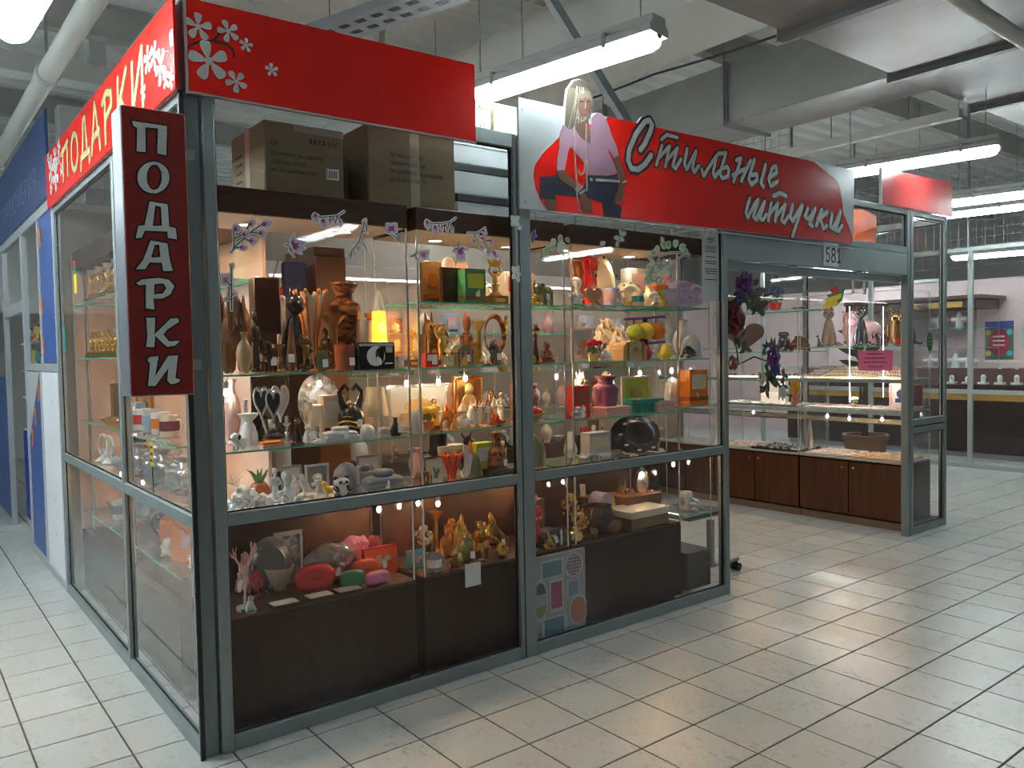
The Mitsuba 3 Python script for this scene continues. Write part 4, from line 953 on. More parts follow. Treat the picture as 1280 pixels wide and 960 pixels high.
@lib
def elephant():
    b = blob([(-.18, 0, .50, .27), (.18, 0, .52, .25)], [(-.32, 0, .68, .17), (-.44, 0, .62, .12)], [(-.46, 0, .62, .10), (-.58, 0, .48, .07), (-.64, 0, .68, .055), (-.58, 0, .90, .04)],
             *[[(x, y, .42, .12), (x, y, .06, .095)] for x in (-.22, .24) for y in (-.14, .14)], [(.42, 0, .52, .03), (.46, 0, .28, .02)], refine=.07, smooth=4)
    ears = [ell(-.28, s * .19, .66, .13, .035, .17) for s in (-1, 1)]
    tk = [tube([(-.46, s * .08, .56), (-.56, s * .10, .50), (-.62, s * .09, .56)], [.022, .018, .006], 6) for s in (-1, 1)]
    return [('body', b, 0), ('ear', ears[0], 0), ('ear', ears[1], 0), ('tusk', tk[0], 1), ('tusk', tk[1], 1)]


@lib
def cat():
    b = blob([(0, .06, .16, .17), (0, .02, .36, .13), (0, -.02, .58, .085)], [(0, -.04, .76, .125), (0, -.10, .73, .07)], [(.07, -.12, .05, .045), (.06, -.06, .36, .06)], [(-.07, -.12, .05, .045), (-.06, -.06, .36, .06)],
             [(.16, .10, .06, .05), (.26, .02, .05, .04), (.20, -.12, .045, .035)], refine=.05, smooth=3)
    ear = [trimesh.convex.convex_hull([(s * .10, -.03, .82), (s * .02, -.03, .87), (s * .06, -.01, .82), (s * .06, -.08, .82), (s * .09, -.03, 1.0)]) for s in (-1, 1)]
    eye = [ell(s * .05, -.145, .78, .018, .012, .016, 1) for s in (-1, 1)]
    return [('body', b, 0), ('ear', ear[0], 0), ('ear', ear[1], 0), ('eye', eye[0], 1), ('eye', eye[1], 1), ('nose', ell(0, -.172, .73, .018, .01, .012, 1), 1)]


@lib
def tall_cat():
    b = blob([(.02, .02, .14, .13), (0, 0, .42, .075), (-.03, 0, .72, .045)], [(-.05, 0, .86, .062), (-.13, 0, .84, .036)], [(.13, .04, .08, .05), (.22, .0, .05, .03), (.24, 0, .30, .022)], [(-.06, -.05, .04, .045), (-.03, -.03, .34, .05)], refine=.05, smooth=3)
    e = [trimesh.convex.convex_hull([(-.05, s * .045, .90), (-.02, s * .02, .90), (-.08, s * .02, .90), (-.04, s * .05, 1.0)]) for s in (-1, 1)]
    return [('body', b, 0), ('ear', e[0], 0), ('ear', e[1], 0), ('base', lathe([(.2, 0), (.2, .025), (.05, .03)], 18), 1)]


@lib
def giraffe():
    b = blob([(.12, 0, .42, .12), (-.06, 0, .48, .10)], [(-.10, 0, .52, .08), (-.16, 0, .86, .045)], [(-.16, 0, .90, .055), (-.27, 0, .86, .03)], *[[(x, y, .40, .05), (x, y, .02, .03)] for x in (-.08, .18) for y in (-.06, .06)],
             [(-.14, .03, .93, .012), (-.13, .03, .99, .014)], [(-.14, -.03, .93, .012), (-.13, -.03, .99, .014)], refine=.06, smooth=2)
    return [('body', b, 0), ('base', bev(-.18, .28, -.1, .1, 0, .02, .005), 1)]


@lib
def horse():
    b = blob([(.16, 0, .38, .13), (-.08, 0, .56, .12)], [(-.12, 0, .62, .09), (-.24, 0, .82, .06)], [(-.25, 0, .86, .06), (-.38, 0, .74, .035)], [(.20, .05, .30, .07), (.26, .05, .16, .035), (.20, .05, .03, .03)], [(.20, -.05, .30, .07), (.14, -.05, .16, .035), (.20, -.05, .03, .03)],
             [(-.14, .06, .50, .05), (-.30, .06, .48, .03), (-.28, .06, .34, .025)], [(-.14, -.06, .50, .05), (-.32, -.06, .58, .03), (-.36, -.06, .44, .025)], [(.28, 0, .44, .04), (.40, 0, .32, .035), (.36, 0, .06, .03)], refine=.06, smooth=2)
    m = blob([(-.14, 0, .72, .04), (-.20, 0, .90, .035), (-.24, 0, .95, .02)])
    return [('body', b, 0), ('mane', m, 1), ('base', bev(-.1, .45, -.12, .12, 0, .035, .008), 1)]


@lib
def owl():
    b = blob([(0, .02, .28, .27), (0, .0, .62, .22)], [(.12, -.02, .80, .06), (.15, -.01, .95, .02)], [(-.12, -.02, .80, .06), (-.15, -.01, .95, .02)], n=16, refine=.07, smooth=2)
    r = [('body', b, 0)]
    for s in (-1, 1):
        r += [('eye', ell(s * .09, -.19, .70, .075, .04, .075), 1), ('pupil', ell(s * .09, -.225, .70, .035, .02, .035, 1), 2), ('wing', ell(s * .24, .0, .36, .07, .17, .24), 0)]
    return r + [('beak', trimesh.convex.convex_hull([(-.03, -.21, .64), (.03, -.21, .64), (0, -.28, .60), (0, -.21, .54)]), 2)]


@lib
def dog():
    b = blob([(.10, 0, .26, .20), (-.06, 0, .34, .17)], [(-.16, 0, .62, .19), (-.30, 0, .54, .10)], [(-.10, 0, .36, .14), (-.16, 0, .6, .14)], *[[(x, y, .22, .08), (x - .03, y, .05, .06)] for x in (-.14, .16) for y in (-.10, .10)], [(.26, 0, .34, .05), (.36, 0, .46, .04)], refine=.06, smooth=3)
    return [('body', b, 0)] + [('ear', ell(-.10, s * .18, .60, .07, .04, .13), 1) for s in (-1, 1)] + [('nose', ell(-.40, 0, .56, .035, .04, .03, 1), 2)] + [('eye', ell(-.31, s * .09, .68, .02, .02, .025, 1), 2) for s in (-1, 1)]


@lib
def pig():
    b = blob([(.18, 0, .34, .31), (-.10, -.02, .36, .30)], [(-.16, -.12, .66, .24), (-.20, -.26, .60, .13)], *[[(x, y, .2, .10), (x, y, .04, .09)] for x in (-.2, .26) for y in (-.2, .16)], n=16, refine=.08, smooth=3)
    r = [('body', b, 0), ('snout', tube([(-.21, -.34, .59), (-.22, -.42, .58)], .085, 12), 0)]
    for s in (-1, 1):
        r += [('ear', trimesh.convex.convex_hull([(-.16 + s * .10, -.12, .84), (-.16 + s * .22, -.12, .74), (-.16 + s * .16, -.05, .80), (-.16 + s * .24, -.22, .90)]), 0), ('eye', ell(-.18 + s * .09, -.325, .72, .025, .02, .03, 1), 2), ('nostril', ell(-.22 + s * .03, -.42, .59, .014, .01, .02, 1), 1)]
    return r


@lib
def panda():
    b = blob([(0, 0, .24, .25), (0, -.02, .40, .19)], n=16, refine=.07, smooth=2)
    r = [('body', b, 0), ('head', ell(0, -.05, .70, .25, .22, .22), 0)]
    for s in (-1, 1):
        r += [('ear', ell(s * .19, -.02, .90, .085, .05, .085), 1), ('eye_patch', ell(s * .10, -.25, .72, .06, .025, .075), 1), ('arm', blob([(s * .20, -.08, .46, .085), (s * .20, -.24, .34, .07)]), 1), ('leg', blob([(s * .16, -.10, .12, .11), (s * .20, -.28, .10, .095)]), 1)]
    return r + [('nose', ell(0, -.275, .64, .04, .025, .03, 1), 1)]


@lib
def toucan():
    b = blob([(0, .05, .22, .2), (0, 0, .45, .17), (0, -.03, .72, .13)], n=14, refine=.07, smooth=2)
    r = [('body', b, 0), ('head_patch', ell(.0, -.05, .80, .13, .12, .13), 1), ('beak', blob([(0, -.14, .78, .055), (0, -.24, .66, .05), (0, -.27, .58, .03)]), 2)]
    for s in (-1, 1):
        r += [('horn', tube([(s * .09, 0, .88), (s * .16, 0, .95), (s * .15, 0, 1.0)], [.03, .025, .01], 6), 1), ('wing', ell(s * .18, .05, .42, .05, .13, .22), 1)]
    return r


@lib
def figure():
    """standing statuette with a gown, both arms bent"""
    b = blob([(0, 0, .10, .13), (0, 0, .40, .10), (0, 0, .66, .10)], [(-.11, 0, .68, .05), (.11, 0, .68, .05)], [(0, 0, .72, .05), (0, 0, .78, .045)], refine=.06, smooth=2)
    r = [('gown', b, 0), ('head', ell(0, -.01, .87, .075, .08, .09), 1), ('hair', ell(0, .025, .90, .088, .085, .095), 2), ('base', lathe([(.17, 0), (.17, .03), (.13, .05)], 18), 2)]
    for s in (-1, 1):
        r.append(('arm', blob([(s * .13, 0, .67, .04), (s * .17, -.05, .52, .035), (s * .06, -.13, .50, .03)]), 0))
        r.append(('hand', ell(s * .05, -.145, .51, .03, .03, .03, 1), 1))
    return r


@lib
def cherub():
    b = blob([(0, 0, .40, .13), (0, -.01, .55, .10)], [(-.10, 0, .58, .05), (-.22, -.06, .70, .035), (-.20, -.1, .86, .03)], [(.10, 0, .58, .05), (.20, -.08, .48, .035)], [(.06, -.02, .32, .075), (.08, -.16, .22, .05), (.07, -.10, .08, .04)], [(-.06, -.02, .32, .075), (-.10, -.10, .20, .05), (-.12, -.02, .08, .04)], refine=.055, smooth=2)
    w = [ell(s * .16, .10, .56, .12, .03, .16) for s in (-1, 1)]
    return [('body', b, 0), ('head', ell(0, -.02, .74, .10, .10, .11), 0), ('curls', ell(0, .02, .79, .11, .10, .09), 1), ('wing', w[0], 1), ('wing', w[1], 1), ('rock', blob([(.0, .03, .10, .16), (.1, 0, .06, .10), (-.12, .02, .05, .10)]), 1)]


@lib
def seated_monk():
    b = blob([(0, 0, .22, .24), (0, 0, .48, .19)], [(-.28, -.06, .10, .11), (.28, -.06, .10, .11)], [(-.2, 0, .5, .08), (-.26, -.12, .3, .07), (-.06, -.24, .26, .06)], [(.2, 0, .5, .08), (.26, -.12, .3, .07), (.06, -.24, .26, .06)], refine=.07, smooth=2)
    return [('robe', b, 0), ('head', ell(0, -.04, .80, .15, .15, .18), 1), ('bun', ell(0, .0, .96, .06, .06, .05, 1), 0)]


@lib
def swan():
    b = blob([(.14, 0, .22, .19), (-.10, 0, .24, .18)], [(-.18, 0, .30, .09), (-.30, 0, .52, .06), (-.22, 0, .76, .05), (-.28, 0, .90, .06), (-.40, 0, .84, .03)], [(.3, 0, .3, .06), (.42, 0, .42, .02)], refine=.06, smooth=2)
    return [('body', b, 0)] + [('wing', ell(.08, s * .18, .36, .26, .06, .20), 0) for s in (-1, 1)] + [('bill', tube([(-.38, 0, .84), (-.48, 0, .80)], [.03, .01], 6), 1)]


@lib
def bird():
    b = blob([(.08, 0, .40, .20), (-.08, 0, .56, .17)], [(-.14, 0, .78, .15)], [(.2, 0, .36, .08), (.42, 0, .18, .03)], [(0, 0, .22, .06), (0, 0, .05, .05)], refine=.07, smooth=2)
    return [('body', b, 0), ('beak', tube([(-.26, 0, .78), (-.38, 0, .72)], [.05, .01], 6), 1), ('eye', ell(-.20, -.12, .83, .025, .02, .025, 1), 2), ('perch', lathe([(.2, 0), (.2, .05), (.1, .06)], 14), 2)]


@lib
def toad():
    b = blob([(0, .05, .30, .30), (0, -.12, .42, .24)], [(-.28, .0, .16, .14), (-.38, -.2, .08, .08)], [(.28, .0, .16, .14), (.38, -.2, .08, .08)], [(-.14, -.2, .66, .10)], [(.14, -.2, .66, .10)], refine=.08, smooth=2)
    c = [tube([(x, y, z), (x, y, z + .03)], .13, 10) for x, y, z in ((-.2, -.3, .0), (.22, -.28, 0), (.05, -.36, .0), (.0, .0, .68), (.04, .02, .72))]
    return [('body', b, 0)] + [('coin', q, 1) for q in c]


@lib
def ring_sculpture():
    t = tube([(.36 * math.cos(a), 0, .58 + .36 * math.sin(a)) for a in np.linspace(0, 2 * PI, 29)[:-1]], [.05 + .03 * math.cos(a) for a in np.linspace(0, 2 * PI, 29)[:-1]], 8, True)
    return [('ring', t, 0), ('base', lathe([(.24, 0), (.26, .04), (.2, .10), (.06, .24)], 18), 1), ('inner_ball', ell(.0, 0, .36, .1, .1, .12), 1)]


def heart2(n=40):
    t = np.linspace(0, 2 * PI, n)[:-1]
    return np.stack([16 * np.sin(t) ** 3, 13 * np.cos(t) - 5 * np.cos(2 * t) - 2 * np.cos(3 * t) - np.cos(4 * t)], 1) / 34


@lib
def heart():
    g = sg.Polygon(heart2() + [0, .5])
    return [('body', poly3(g, .14, at=.07), 0), ('face', poly3(g.buffer(-.06), .012, at=-.07), 1)]


@lib
def heart_pair():
    h = heart2() * .55
    r = []
    for dx, dz, y in ((-.2, .70, 0), (.2, .66, -.08)):
        P = h + [dx, dz]
        r.append(('hoop', tube([(x, y, z) for x, z in P], .035, 7, True), 0))
        r.append(('mirror', poly3(sg.Polygon(P).buffer(-.03), .02, at=y + .01), 1))
    return r + [('stem', tube([(-.2, 0, .44), (-.05, 0, .2), (0, 0, .05)], .035, 7), 0), ('stem', tube([(.2, -.08, .40), (.06, 0, .2), (0, 0, .05)], .035, 7), 0), ('base', bev(-.22, .22, -.14, .14, 0, .06, .01), 2)]


@lib
def plate():
    """plate leaning back on a small stand"""
    d = lathe([(.02, 0), (.30, 0), (.36, -.05), (.5, -.07), (.5, -.085), (.34, -.07), (.28, -.03), (.02, -.03)], 36)
    c = lathe([(.02, -.033), (.27, -.033), (.27, -.036), (.02, -.036)], 30)
    R = trimesh.transformations.rotation_matrix(math.radians(76), [1, 0, 0])
    r = []
    for nm, m, i in (('dish', d, 0), ('centre', c, 1)):
        m.apply_transform(R); m.apply_translation([0, 0, .52]); r.append((nm, m, i))
    for q in range(9):
        a = q * 2 * PI / 9 + .2
        f = ell(.42 * math.cos(a), 0, .42 * math.sin(a), .05, .012, .03, 1)
        f.apply_transform(trimesh.transformations.rotation_matrix(math.radians(-14), [1, 0, 0])); f.apply_translation([0, -.085, .52]); r.append(('motif', f, 2))
    return r + [('stand', cat_(tube([(-.2, -.22, .01), (-.18, .16, .03), (-.15, .22, .4)], .015, 6), tube([(.2, -.22, .01), (.18, .16, .03), (.15, .22, .4)], .015, 6)), 2)]


@lib
def frame():
    r = [('border', cat_(bev(-.4, .4, -.03, .03, 0, .08, .008), bev(-.4, .4, -.03, .03, .92, 1, .008), bev(-.4, -.32, -.03, .03, .08, .92, .008), bev(.32, .4, -.03, .03, .08, .92, .008)), 0), ('picture', box(-.33, .33, -.005, .02, .07, .93), 1),
         ('motif', poly3(sg.Point(0, .5).buffer(.16, quad_segs=6).union(sg.box(-.2, .2, .2, .34)), .012, at=-.006), 2), ('strut', tube([(0, .03, .6), (0, .22, .01)], .02, 5), 0)]
    return r


@lib
def wide_frame():
    return [(n, (lambda m: (m.apply_scale([1.55, 1, 1]), m)[1])(m), i) for n, m, i in frame()]


@lib
def icon():
    return [('board', bev(-.38, .38, -.08, .08, 0, 1, .02), 0), ('relief', cat_(ell(0, -.09, .72, .12, .05, .13), ell(0, -.08, .38, .22, .05, .26)), 1), ('border', cat_(*[tube([a, b], .025, 6) for a, b in (((-.33, -.085, .05), (.33, -.085, .05)), ((-.33, -.085, .95), (.33, -.085, .95)), ((-.33, -.085, .05), (-.33, -.085, .95)), ((.33, -.085, .05), (.33, -.085, .95)))]), 2)]


@lib
def carton():
    return [('body', bev(-.36, .36, -.2, .2, 0, 1, .012), 0), ('label', box(-.28, .28, -.206, -.199, .45, .86), 1), ('band', box(-.365, .365, -.207, .2, .12, .24), 2)]


@lib
def flat_box():
    return [('body', bev(-1.2, 1.2, -.8, .8, 0, .62, .03), 0), ('lid', bev(-1.24, 1.24, -.84, .84, .6, 1, .04), 1)]


@lib
def book():
    return [('cover', bev(-.36, .36, -.07, .07, 0, 1, .01), 0), ('pages', box(-.34, .366, -.05, .05, .015, 1.004), 1), ('emblem', poly3(sg.Point(0, .58).buffer(.17, quad_segs=5).union(sg.box(-.2, .16, .2, .24)), .01, at=-.07), 2)]


@lib
def camera_box():
    hair = sg.Polygon([(.02, .30), (-.06, .50), (-.05, .68), (.06, .80), (.20, .78), (.26, .62), (.24, .40), (.20, .26), (.12, .4)])
    return [('body', bev(-.75, .75, -.16, .16, 0, 1, .04), 0), ('disc', poly3(sg.Point(-.05, .5).buffer(.36, quad_segs=10), .02, at=-.158), 1), ('silhouette', poly3(hair.buffer(.01), .03, at=-.158), 0), ('top_strip', box(-.7, .7, -.166, -.15, .86, .95), 2), ('finder', bev(.36, .62, -.19, -.15, .62, .84, .01), 2), ('caption', box(.3, .62, -.17, -.155, .2, .26), 1)]


@lib
def clock():
    R = trimesh.transformations.rotation_matrix(PI / 2, [1, 0, 0])
    case = lathe([(.02, -.14), (.44, -.14), (.5, -.05), (.5, .08), (.44, .12), (.40, .09), (.02, .09)], 28); case.apply_transform(R); case.apply_translation([0, 0, .5])
    face = lathe([(.02, .092), (.40, .092), (.40, .10), (.02, .10)], 24); face.apply_transform(R); face.apply_translation([0, 0, .5])
    h = [tube([(0, -.105, .5), (.0, -.105, .76)], .018, 5), tube([(0, -.105, .5), (.20, -.105, .42)], .018, 5)]
    return [('case', case, 0), ('dial', face, 1), ('hand', h[0], 2), ('hand', h[1], 2), ('foot', bev(-.22, .22, -.12, .14, 0, .06, .01), 0)]


@lib
def table_lamp():
    return [('base', lathe([(.24, 0), (.25, .03), (.10, .08), (.13, .2), (.05, .32), (.04, .42)], 20), 0), ('shade', lathe([(.40, .38), (.41, .40), (.29, .98), (.28, 1.0), (.27, .98), (.38, .4)], 24), 1)]


@lib
def lava_lamp():
    bl = [ell(0, 0, z, r, r, r * .9) for z, r in ((.30, .13), (.52, .115), (.40, .05))]
    return [('base', lathe([(.20, 0), (.23, .02), (.23, .06), (.2, .2)], 18), 0), ('glass_column', lathe([(.215, .06), (.20, .3), (.165, .72), (.15, .74)], 18), 1)] + [('wax_drop', (lambda m: (m.apply_translation([0, -.10, 0]), m)[1])(b), 2) for b in bl] + [('cap', lathe([(.15, .72), (.10, .92), (.04, 1.0)], 18), 0)]


@lib
def candlestick():
    return [('stick', lathe([(.26, 0), (.28, .04), (.12, .10), (.07, .25), (.12, .34), (.06, .42), (.08, .62), (.2, .70), (.2, .74), (.05, .72)], 18), 0), ('candle', lathe([(.08, .70), (.08, 1.0), (.02, 1.0)], 12), 1)]


@lib
def column_cherub():
    return [('column', lathe([(.2, 0), (.2, .05), (.10, .12), (.10, .78), (.26, .94), (.30, 1.0), (.22, .98)], 16), 1)] + [(n, (lambda q: (q.apply_scale(.62), q.apply_translation([-.26, -.06, 0]), q)[2])(m), 0) for n, m, i in cherub()]


@lib
def aroma_lamp():
    return [('bowl', lathe([(.10, .72), (.34, .94), (.36, 1.0), (.30, .98), (.06, .80)], 20), 0), ('body', lathe([(.26, 0), (.30, .04), (.32, .3), (.22, .62), (.14, .74)], 20), 0), ('arch', ell(0, -.20, .28, .15, .12, .24), 1), ('tealight', tube([(0, -.29, .06), (0, -.29, .16)], .07, 10), 2)]


@lib
def fruit_bowl():
    r = [('bowl', lathe([(.5, 0), (.6, .05), (1.1, .45), (1.2, .6), (1.12, .58), (.5, .15)], 24), 0)]
    q = random.Random(4)
    for i in range(12):
        a = i * 2.4; rr = .18 + .72 * math.sqrt(i / 12)
        r.append(('fruit', ell(rr * math.cos(a), rr * math.sin(a), .62 + .15 * (1 - rr), .22, .22, .2), 1 if i % 3 else 2))
    return r


@lib
def trophy():
    fig = blob([(0, 0, .50, .05), (0, 0, .62, .055)], [(0, 0, .72, .045)], [(-.04, 0, .62, .025), (-.12, 0, .74, .02), (-.08, 0, .88, .02)], [(.04, 0, .62, .025), (.12, 0, .74, .02), (.08, 0, .88, .02)], n=8)
    cup = lathe([(.03, .84), (.10, .90), (.13, 1.0), (.11, 1.0), (.02, .90)], 12)
    return [('base', bev(-.17, .17, -.14, .14, 0, .20, .01), 1), ('plaque', box(-.10, .10, -.146, -.138, .05, .14), 0), ('stem', lathe([(.13, .20), (.10, .24), (.04, .30), (.05, .40), (.09, .46), (.03, .50)], 12), 0), ('figure', fig, 0), ('cup', cup, 2)]


@lib
def mug():
    return [('body', lathe([(.36, 0), (.42, .04), (.44, .95), (.42, 1.0), (.39, .96), (.36, .1)], 20), 0), ('handle', tube([(.42, 0, .8), (.66, 0, .78), (.70, 0, .5), (.62, 0, .26), (.42, 0, .22)], .05, 7), 0), ('print', lathe([(.445, .3), (.45, .32), (.45, .72), (.445, .74)], 20, False), 1)]


def crumple(m, a, f, seed=0):
    v = m.vertices
    n_ = meshkit.fbm(v * f, 3, seed) - .5
    m.vertices = v + m.vertex_normals * (n_ * a)[:, None]
    return m


@lib
def pouch():
    s = trimesh.creation.icosphere(3, 1.0); s.apply_scale([.62, .30, .5]); s.apply_translation([0, 0, .48])
    s = crumple(s, .22, 5, 3)
    s.vertices[:, 2] = np.maximum(s.vertices[:, 2], 0)
    dots = [ell(.62 * .8 * math.sin(a) * .8, -.26 * math.cos(a * .7) - .03, z, .045, .02, .045, 1) for a, z in ((-.9, .4), (-.4, .62), (0, .36), (.45, .66), (.85, .42), (.1, .82), (-.6, .2), (.5, .2))]
    return [('body', s, 0)] + [('dot', d, 1) for d in dots]


@lib
def soft_case():
    s = trimesh.creation.icosphere(3, 1.0); v = s.vertices
    s.vertices = np.sign(v) * np.abs(v) ** .65 * [1.3, .5, .5] + [0, 0, .5]
    return [('body', s, 0), ('zip', tube([(1.31 * math.cos(a), .49 * math.sin(a), .56) for a in np.linspace(0, 2 * PI, 25)[:-1]], .035, 5, True), 1)]


@lib
def gift_bag():
    V = []
    for z, y, w in ((0, .18, .5), (.55, .14, .52), (1.0, .05, .55)):
        V += [(-w, -y, z), (w, -y, z), (w, y, z), (-w, y, z)]
    F = [(0, 1, 2), (0, 2, 3)]
    for i in (0, 4):
        for j in range(4):
            a, b = i + j, i + (j + 1) % 4
            F += [(a, b, b + 4), (a, b + 4, a + 4)]
    F += [(8, 9, 10), (8, 10, 11)]
    m = trimesh.Trimesh(np.array(V, float), np.array(F), process=False); m.fix_normals()
    sq = sg.Point(.02, .42).buffer(.14, quad_segs=5).union(sg.Point(-.08, .62).buffer(.09, quad_segs=5)).union(sg.Point(.20, .55).buffer(.10, quad_segs=5)).union(sg.box(-.12, .28, .16, .34))
    p = poly3(sq, .02, at=0.0)
    p.vertices[:, 1] += -.175 + .10 * p.vertices[:, 2]
    return [('body', m, 0), ('emblem', p, 1), ('fold', box(-.55, .55, -.058, .058, .93, 1.0), 2)]


@lib
def stone_jar():
    s = trimesh.creation.icosphere(3, 1.0); v = s.vertices
    s.vertices = np.sign(v) * np.abs(v) ** .55 * [.85, .5, .36] + [0, 0, .36]
    l = trimesh.creation.icosphere(3, 1.0); v = l.vertices
    l.vertices = np.sign(v) * np.abs(v) ** .7 * [.42, .36, .16] + [0, 0, .84]
    return [('body', s, 0), ('lid', l, 0), ('band', bev(-.87, .87, -.52, .52, .30, .36, .02), 1)]


@lib
def chest():
    arc = sg.Polygon([(-.75, 0), (.75, 0), (.75, .6)] + [(.75 * math.cos(a), .6 + .38 * math.sin(a)) for a in np.linspace(.1, PI - .1, 9)] + [(-.75, .6)])
    return [('body', poly3(arc, .9, at=.45), 0), ('strap', poly3(sg.box(-.55, 0, -.42, .9), .03, at=-.45), 1), ('strap', poly3(sg.box(.42, 0, .55, .9), .03, at=-.45), 1), ('lock', bev(-.1, .1, -.5, -.45, .42, .66, .01), 1), ('seam', box(-.77, .77, -.47, .46, .57, .61), 2)]


@lib
def seesaw_toy():
    r = [('post', lathe([(.16, 0), (.16, .06), (.06, .1), (.05, .95)], 14), 0), ('rod', tube([(-.62, 0, .92), (.62, 0, 1.0)], .03, 7), 1), ('rod', tube([(-.62, 0, .34), (.62, 0, .40)], .03, 7), 1)]
    for x, z, c in ((-.34, .62, 2), (-.02, .66, 3), (.34, .66, 4)):
        r += [('ball', ell(x, -.02, z, .20, .18, .2), c), ('cord', tube([(x, 0, z + .15), (x, 0, .95)], .012, 5), 0)]
    return r


@lib
def coral_tree():
    q = random.Random(7); r = []
    def grow(p, d, L, rad, dep):
        e = p + d * L
        out.append(tube([p, p + d * L * .5 + np.array([q.uniform(-.02, .02), q.uniform(-.02, .02), 0]), e], [rad, rad * .85, rad * .65], 6))
        if dep:
            for _ in range(3):
                nd = d + np.array([q.uniform(-.9, .9), q.uniform(-.5, .5), q.uniform(-.1, .5)]); nd /= np.linalg.norm(nd)
                grow(e, nd, L * .68, rad * .62, dep - 1)
    out = []
    grow(np.array([0, 0, .03]), np.array([0.05, 0, 1.0]), .36, .035, 3)
    return [('trunk', out[0], 0)] + [('branch', o, 0) for o in out[1:14]] + [('twigs', cat_(*out[14:]), 0, 'stuff'), ('base', lathe([(.2, 0), (.2, .04), (.05, .06)], 16), 1)]


@lib
def bead_tree():
    q = random.Random(11); r = [('trunk', tube([(0, 0, .05), (.03, 0, .3), (-.02, 0, .5)], [.05, .035, .025], 7), 1), ('pot', lathe([(.16, 0), (.2, .1), (.2, .14), (.05, .13)], 14), 1)]
    bs = []
    for i in range(60):
        a, b = q.uniform(0, 2 * PI), q.uniform(-.6, 1.5)
        rr = .36 * (.6 + .4 * q.random())
        bs.append(ell(rr * math.cos(a) * math.cos(b), rr * math.sin(a) * math.cos(b), .62 + .36 * math.sin(b), .05, .05, .05, 1))
    return r + [('beads', cat_(*bs), 0, 'stuff')]


@lib
def shell_cluster():
    q = random.Random(5); bs = []
    for i in range(46):
        a = i * 2.4; h = (i / 46)
        rr = .46 * math.sqrt(1 - h) * (.7 + .3 * q.random())
        m = ell(0, 0, 0, .11, .035, .15, 1)
        m.apply_transform(trimesh.transformations.euler_matrix(q.uniform(-.8, .8), q.uniform(-.8, .8), q.uniform(0, 6)))
        m.apply_translation([rr * math.cos(a), rr * math.sin(a) * .7, .10 + h * .74]); bs.append(m)
    return [('core', ell(0, 0, .36, .3, .22, .36), 0)] + [('petal', b, 0 if i % 4 else 1) for i, b in enumerate(bs[:18])] + [('petals', cat_(*bs[18:]), 0, 'stuff')]


@lib
def bouquet():
    q = random.Random(9); r = [('pot', lathe([(.14, 0), (.2, .3), (.22, .32), (.1, .31)], 14), 2)]
    for i in range(7):
        a = i * 2.4; rr = .24 * math.sqrt(i / 7.0)
        x, y, z = rr * math.cos(a), rr * math.sin(a) * .7, .80 - .3 * rr + .08 * q.random()
        fl = cat_(*[ell(x + .075 * math.cos(k * PI / 3), y - .02, z + .075 * math.sin(k * PI / 3), .055, .035, .055, 1) for k in range(6)], ell(x, y - .03, z, .05, .04, .05, 1))
        r += [('flower', fl, 0), ('stalk', tube([(x * .2, y * .2, .25), (x, y, z)], .014, 5), 1)]
        r.append(('leaf', ell(x * 1.1, y, z - .28, .06, .02, .11, 1), 1))
    return r


@lib
def pineapple():
    b = blob([(0, 0, .26, .25), (0, 0, .40, .21)], n=16)
    r = [('body', b, 0)]
    for i in range(9):
        a = i * 2 * PI / 9 + (i % 2) * .3
        s = .30 if i % 2 else .2
        r.append(('crown_leaf', tube([(.06 * math.cos(a), .06 * math.sin(a), .58), (.14 * math.cos(a), .14 * math.sin(a), .78), (s * math.cos(a), s * math.sin(a), .96)], [.035, .035, .006], 5), 1))
    return r


@lib
def gnarled_bowl():
    return [('body', crumple(lathe([(.5, 0), (.62, .1), (.8, .5), (.7, .8), (.62, 1.0), (.54, .98), (.5, .6)], 28), .12, 6, 2), 0), ('rim', tube([(.6 * math.cos(a), .6 * math.sin(a), .97) for a in np.linspace(0, 2 * PI, 25)[:-1]], .05, 6, True), 1)]


@lib
def hat():
    return [('brim', lathe([(.02, 0), (.9, 0), (1.0, .06), (.9, .10), (.5, .12)], 26), 0), ('crown', lathe([(.52, .1), (.5, .6), (.42, .94), (.1, 1.0), (.02, 1.0)], 26), 0), ('band', lathe([(.535, .12), (.535, .26), (.52, .27)], 26, False), 1)]


@lib
def dome():
    return [('base', lathe([(.44, 0), (.46, .05), (.44, .12), (.3, .14)], 22), 1), ('dome', lathe([(.42, .10), (.43, .4), (.38, .72), (.2, .94), (.02, 1.0)], 22), 0)]


@lib
def gnome():
    return [('body', blob([(0, 0, .22, .2), (0, 0, .40, .15)], n=14), 0), ('head', ell(0, -.02, .60, .13, .13, .13), 1), ('hat', lathe([(.16, .66), (.17, .70), (.10, .84), (.02, 1.0)], 16), 2), ('beard', ell(0, -.12, .50, .10, .06, .12), 2)] + [('arm', blob([(s * .17, 0, .42, .05), (s * .2, -.12, .3, .045)]), 0) for s in (-1, 1)]


@lib
def wrapped_set():
    s = trimesh.creation.icosphere(3, 1.0); v = s.vertices
    s.vertices = np.sign(v) * np.abs(v) ** .7 * [.55, .34, .42] + [0, 0, .42]
    s = crumple(s, .28, 7, 6); s.vertices[:, 2] = np.maximum(s.vertices[:, 2], 0)
    return [('wrap', s, 0), ('tuft', crumple(lathe([(.06, .78), (.10, .84), (.26, 1.0), (.2, .98), (.03, .86)], 18), .1, 9, 2), 0), ('ribbon', tube([(.1 * math.cos(a), .1 * math.sin(a), .82) for a in np.linspace(0, 2 * PI, 13)[:-1]], .035, 6, True), 1), ('inner_mug', lathe([(.2, .02), (.22, .5), (.2, .5), (.05, .1)], 16), 2)]


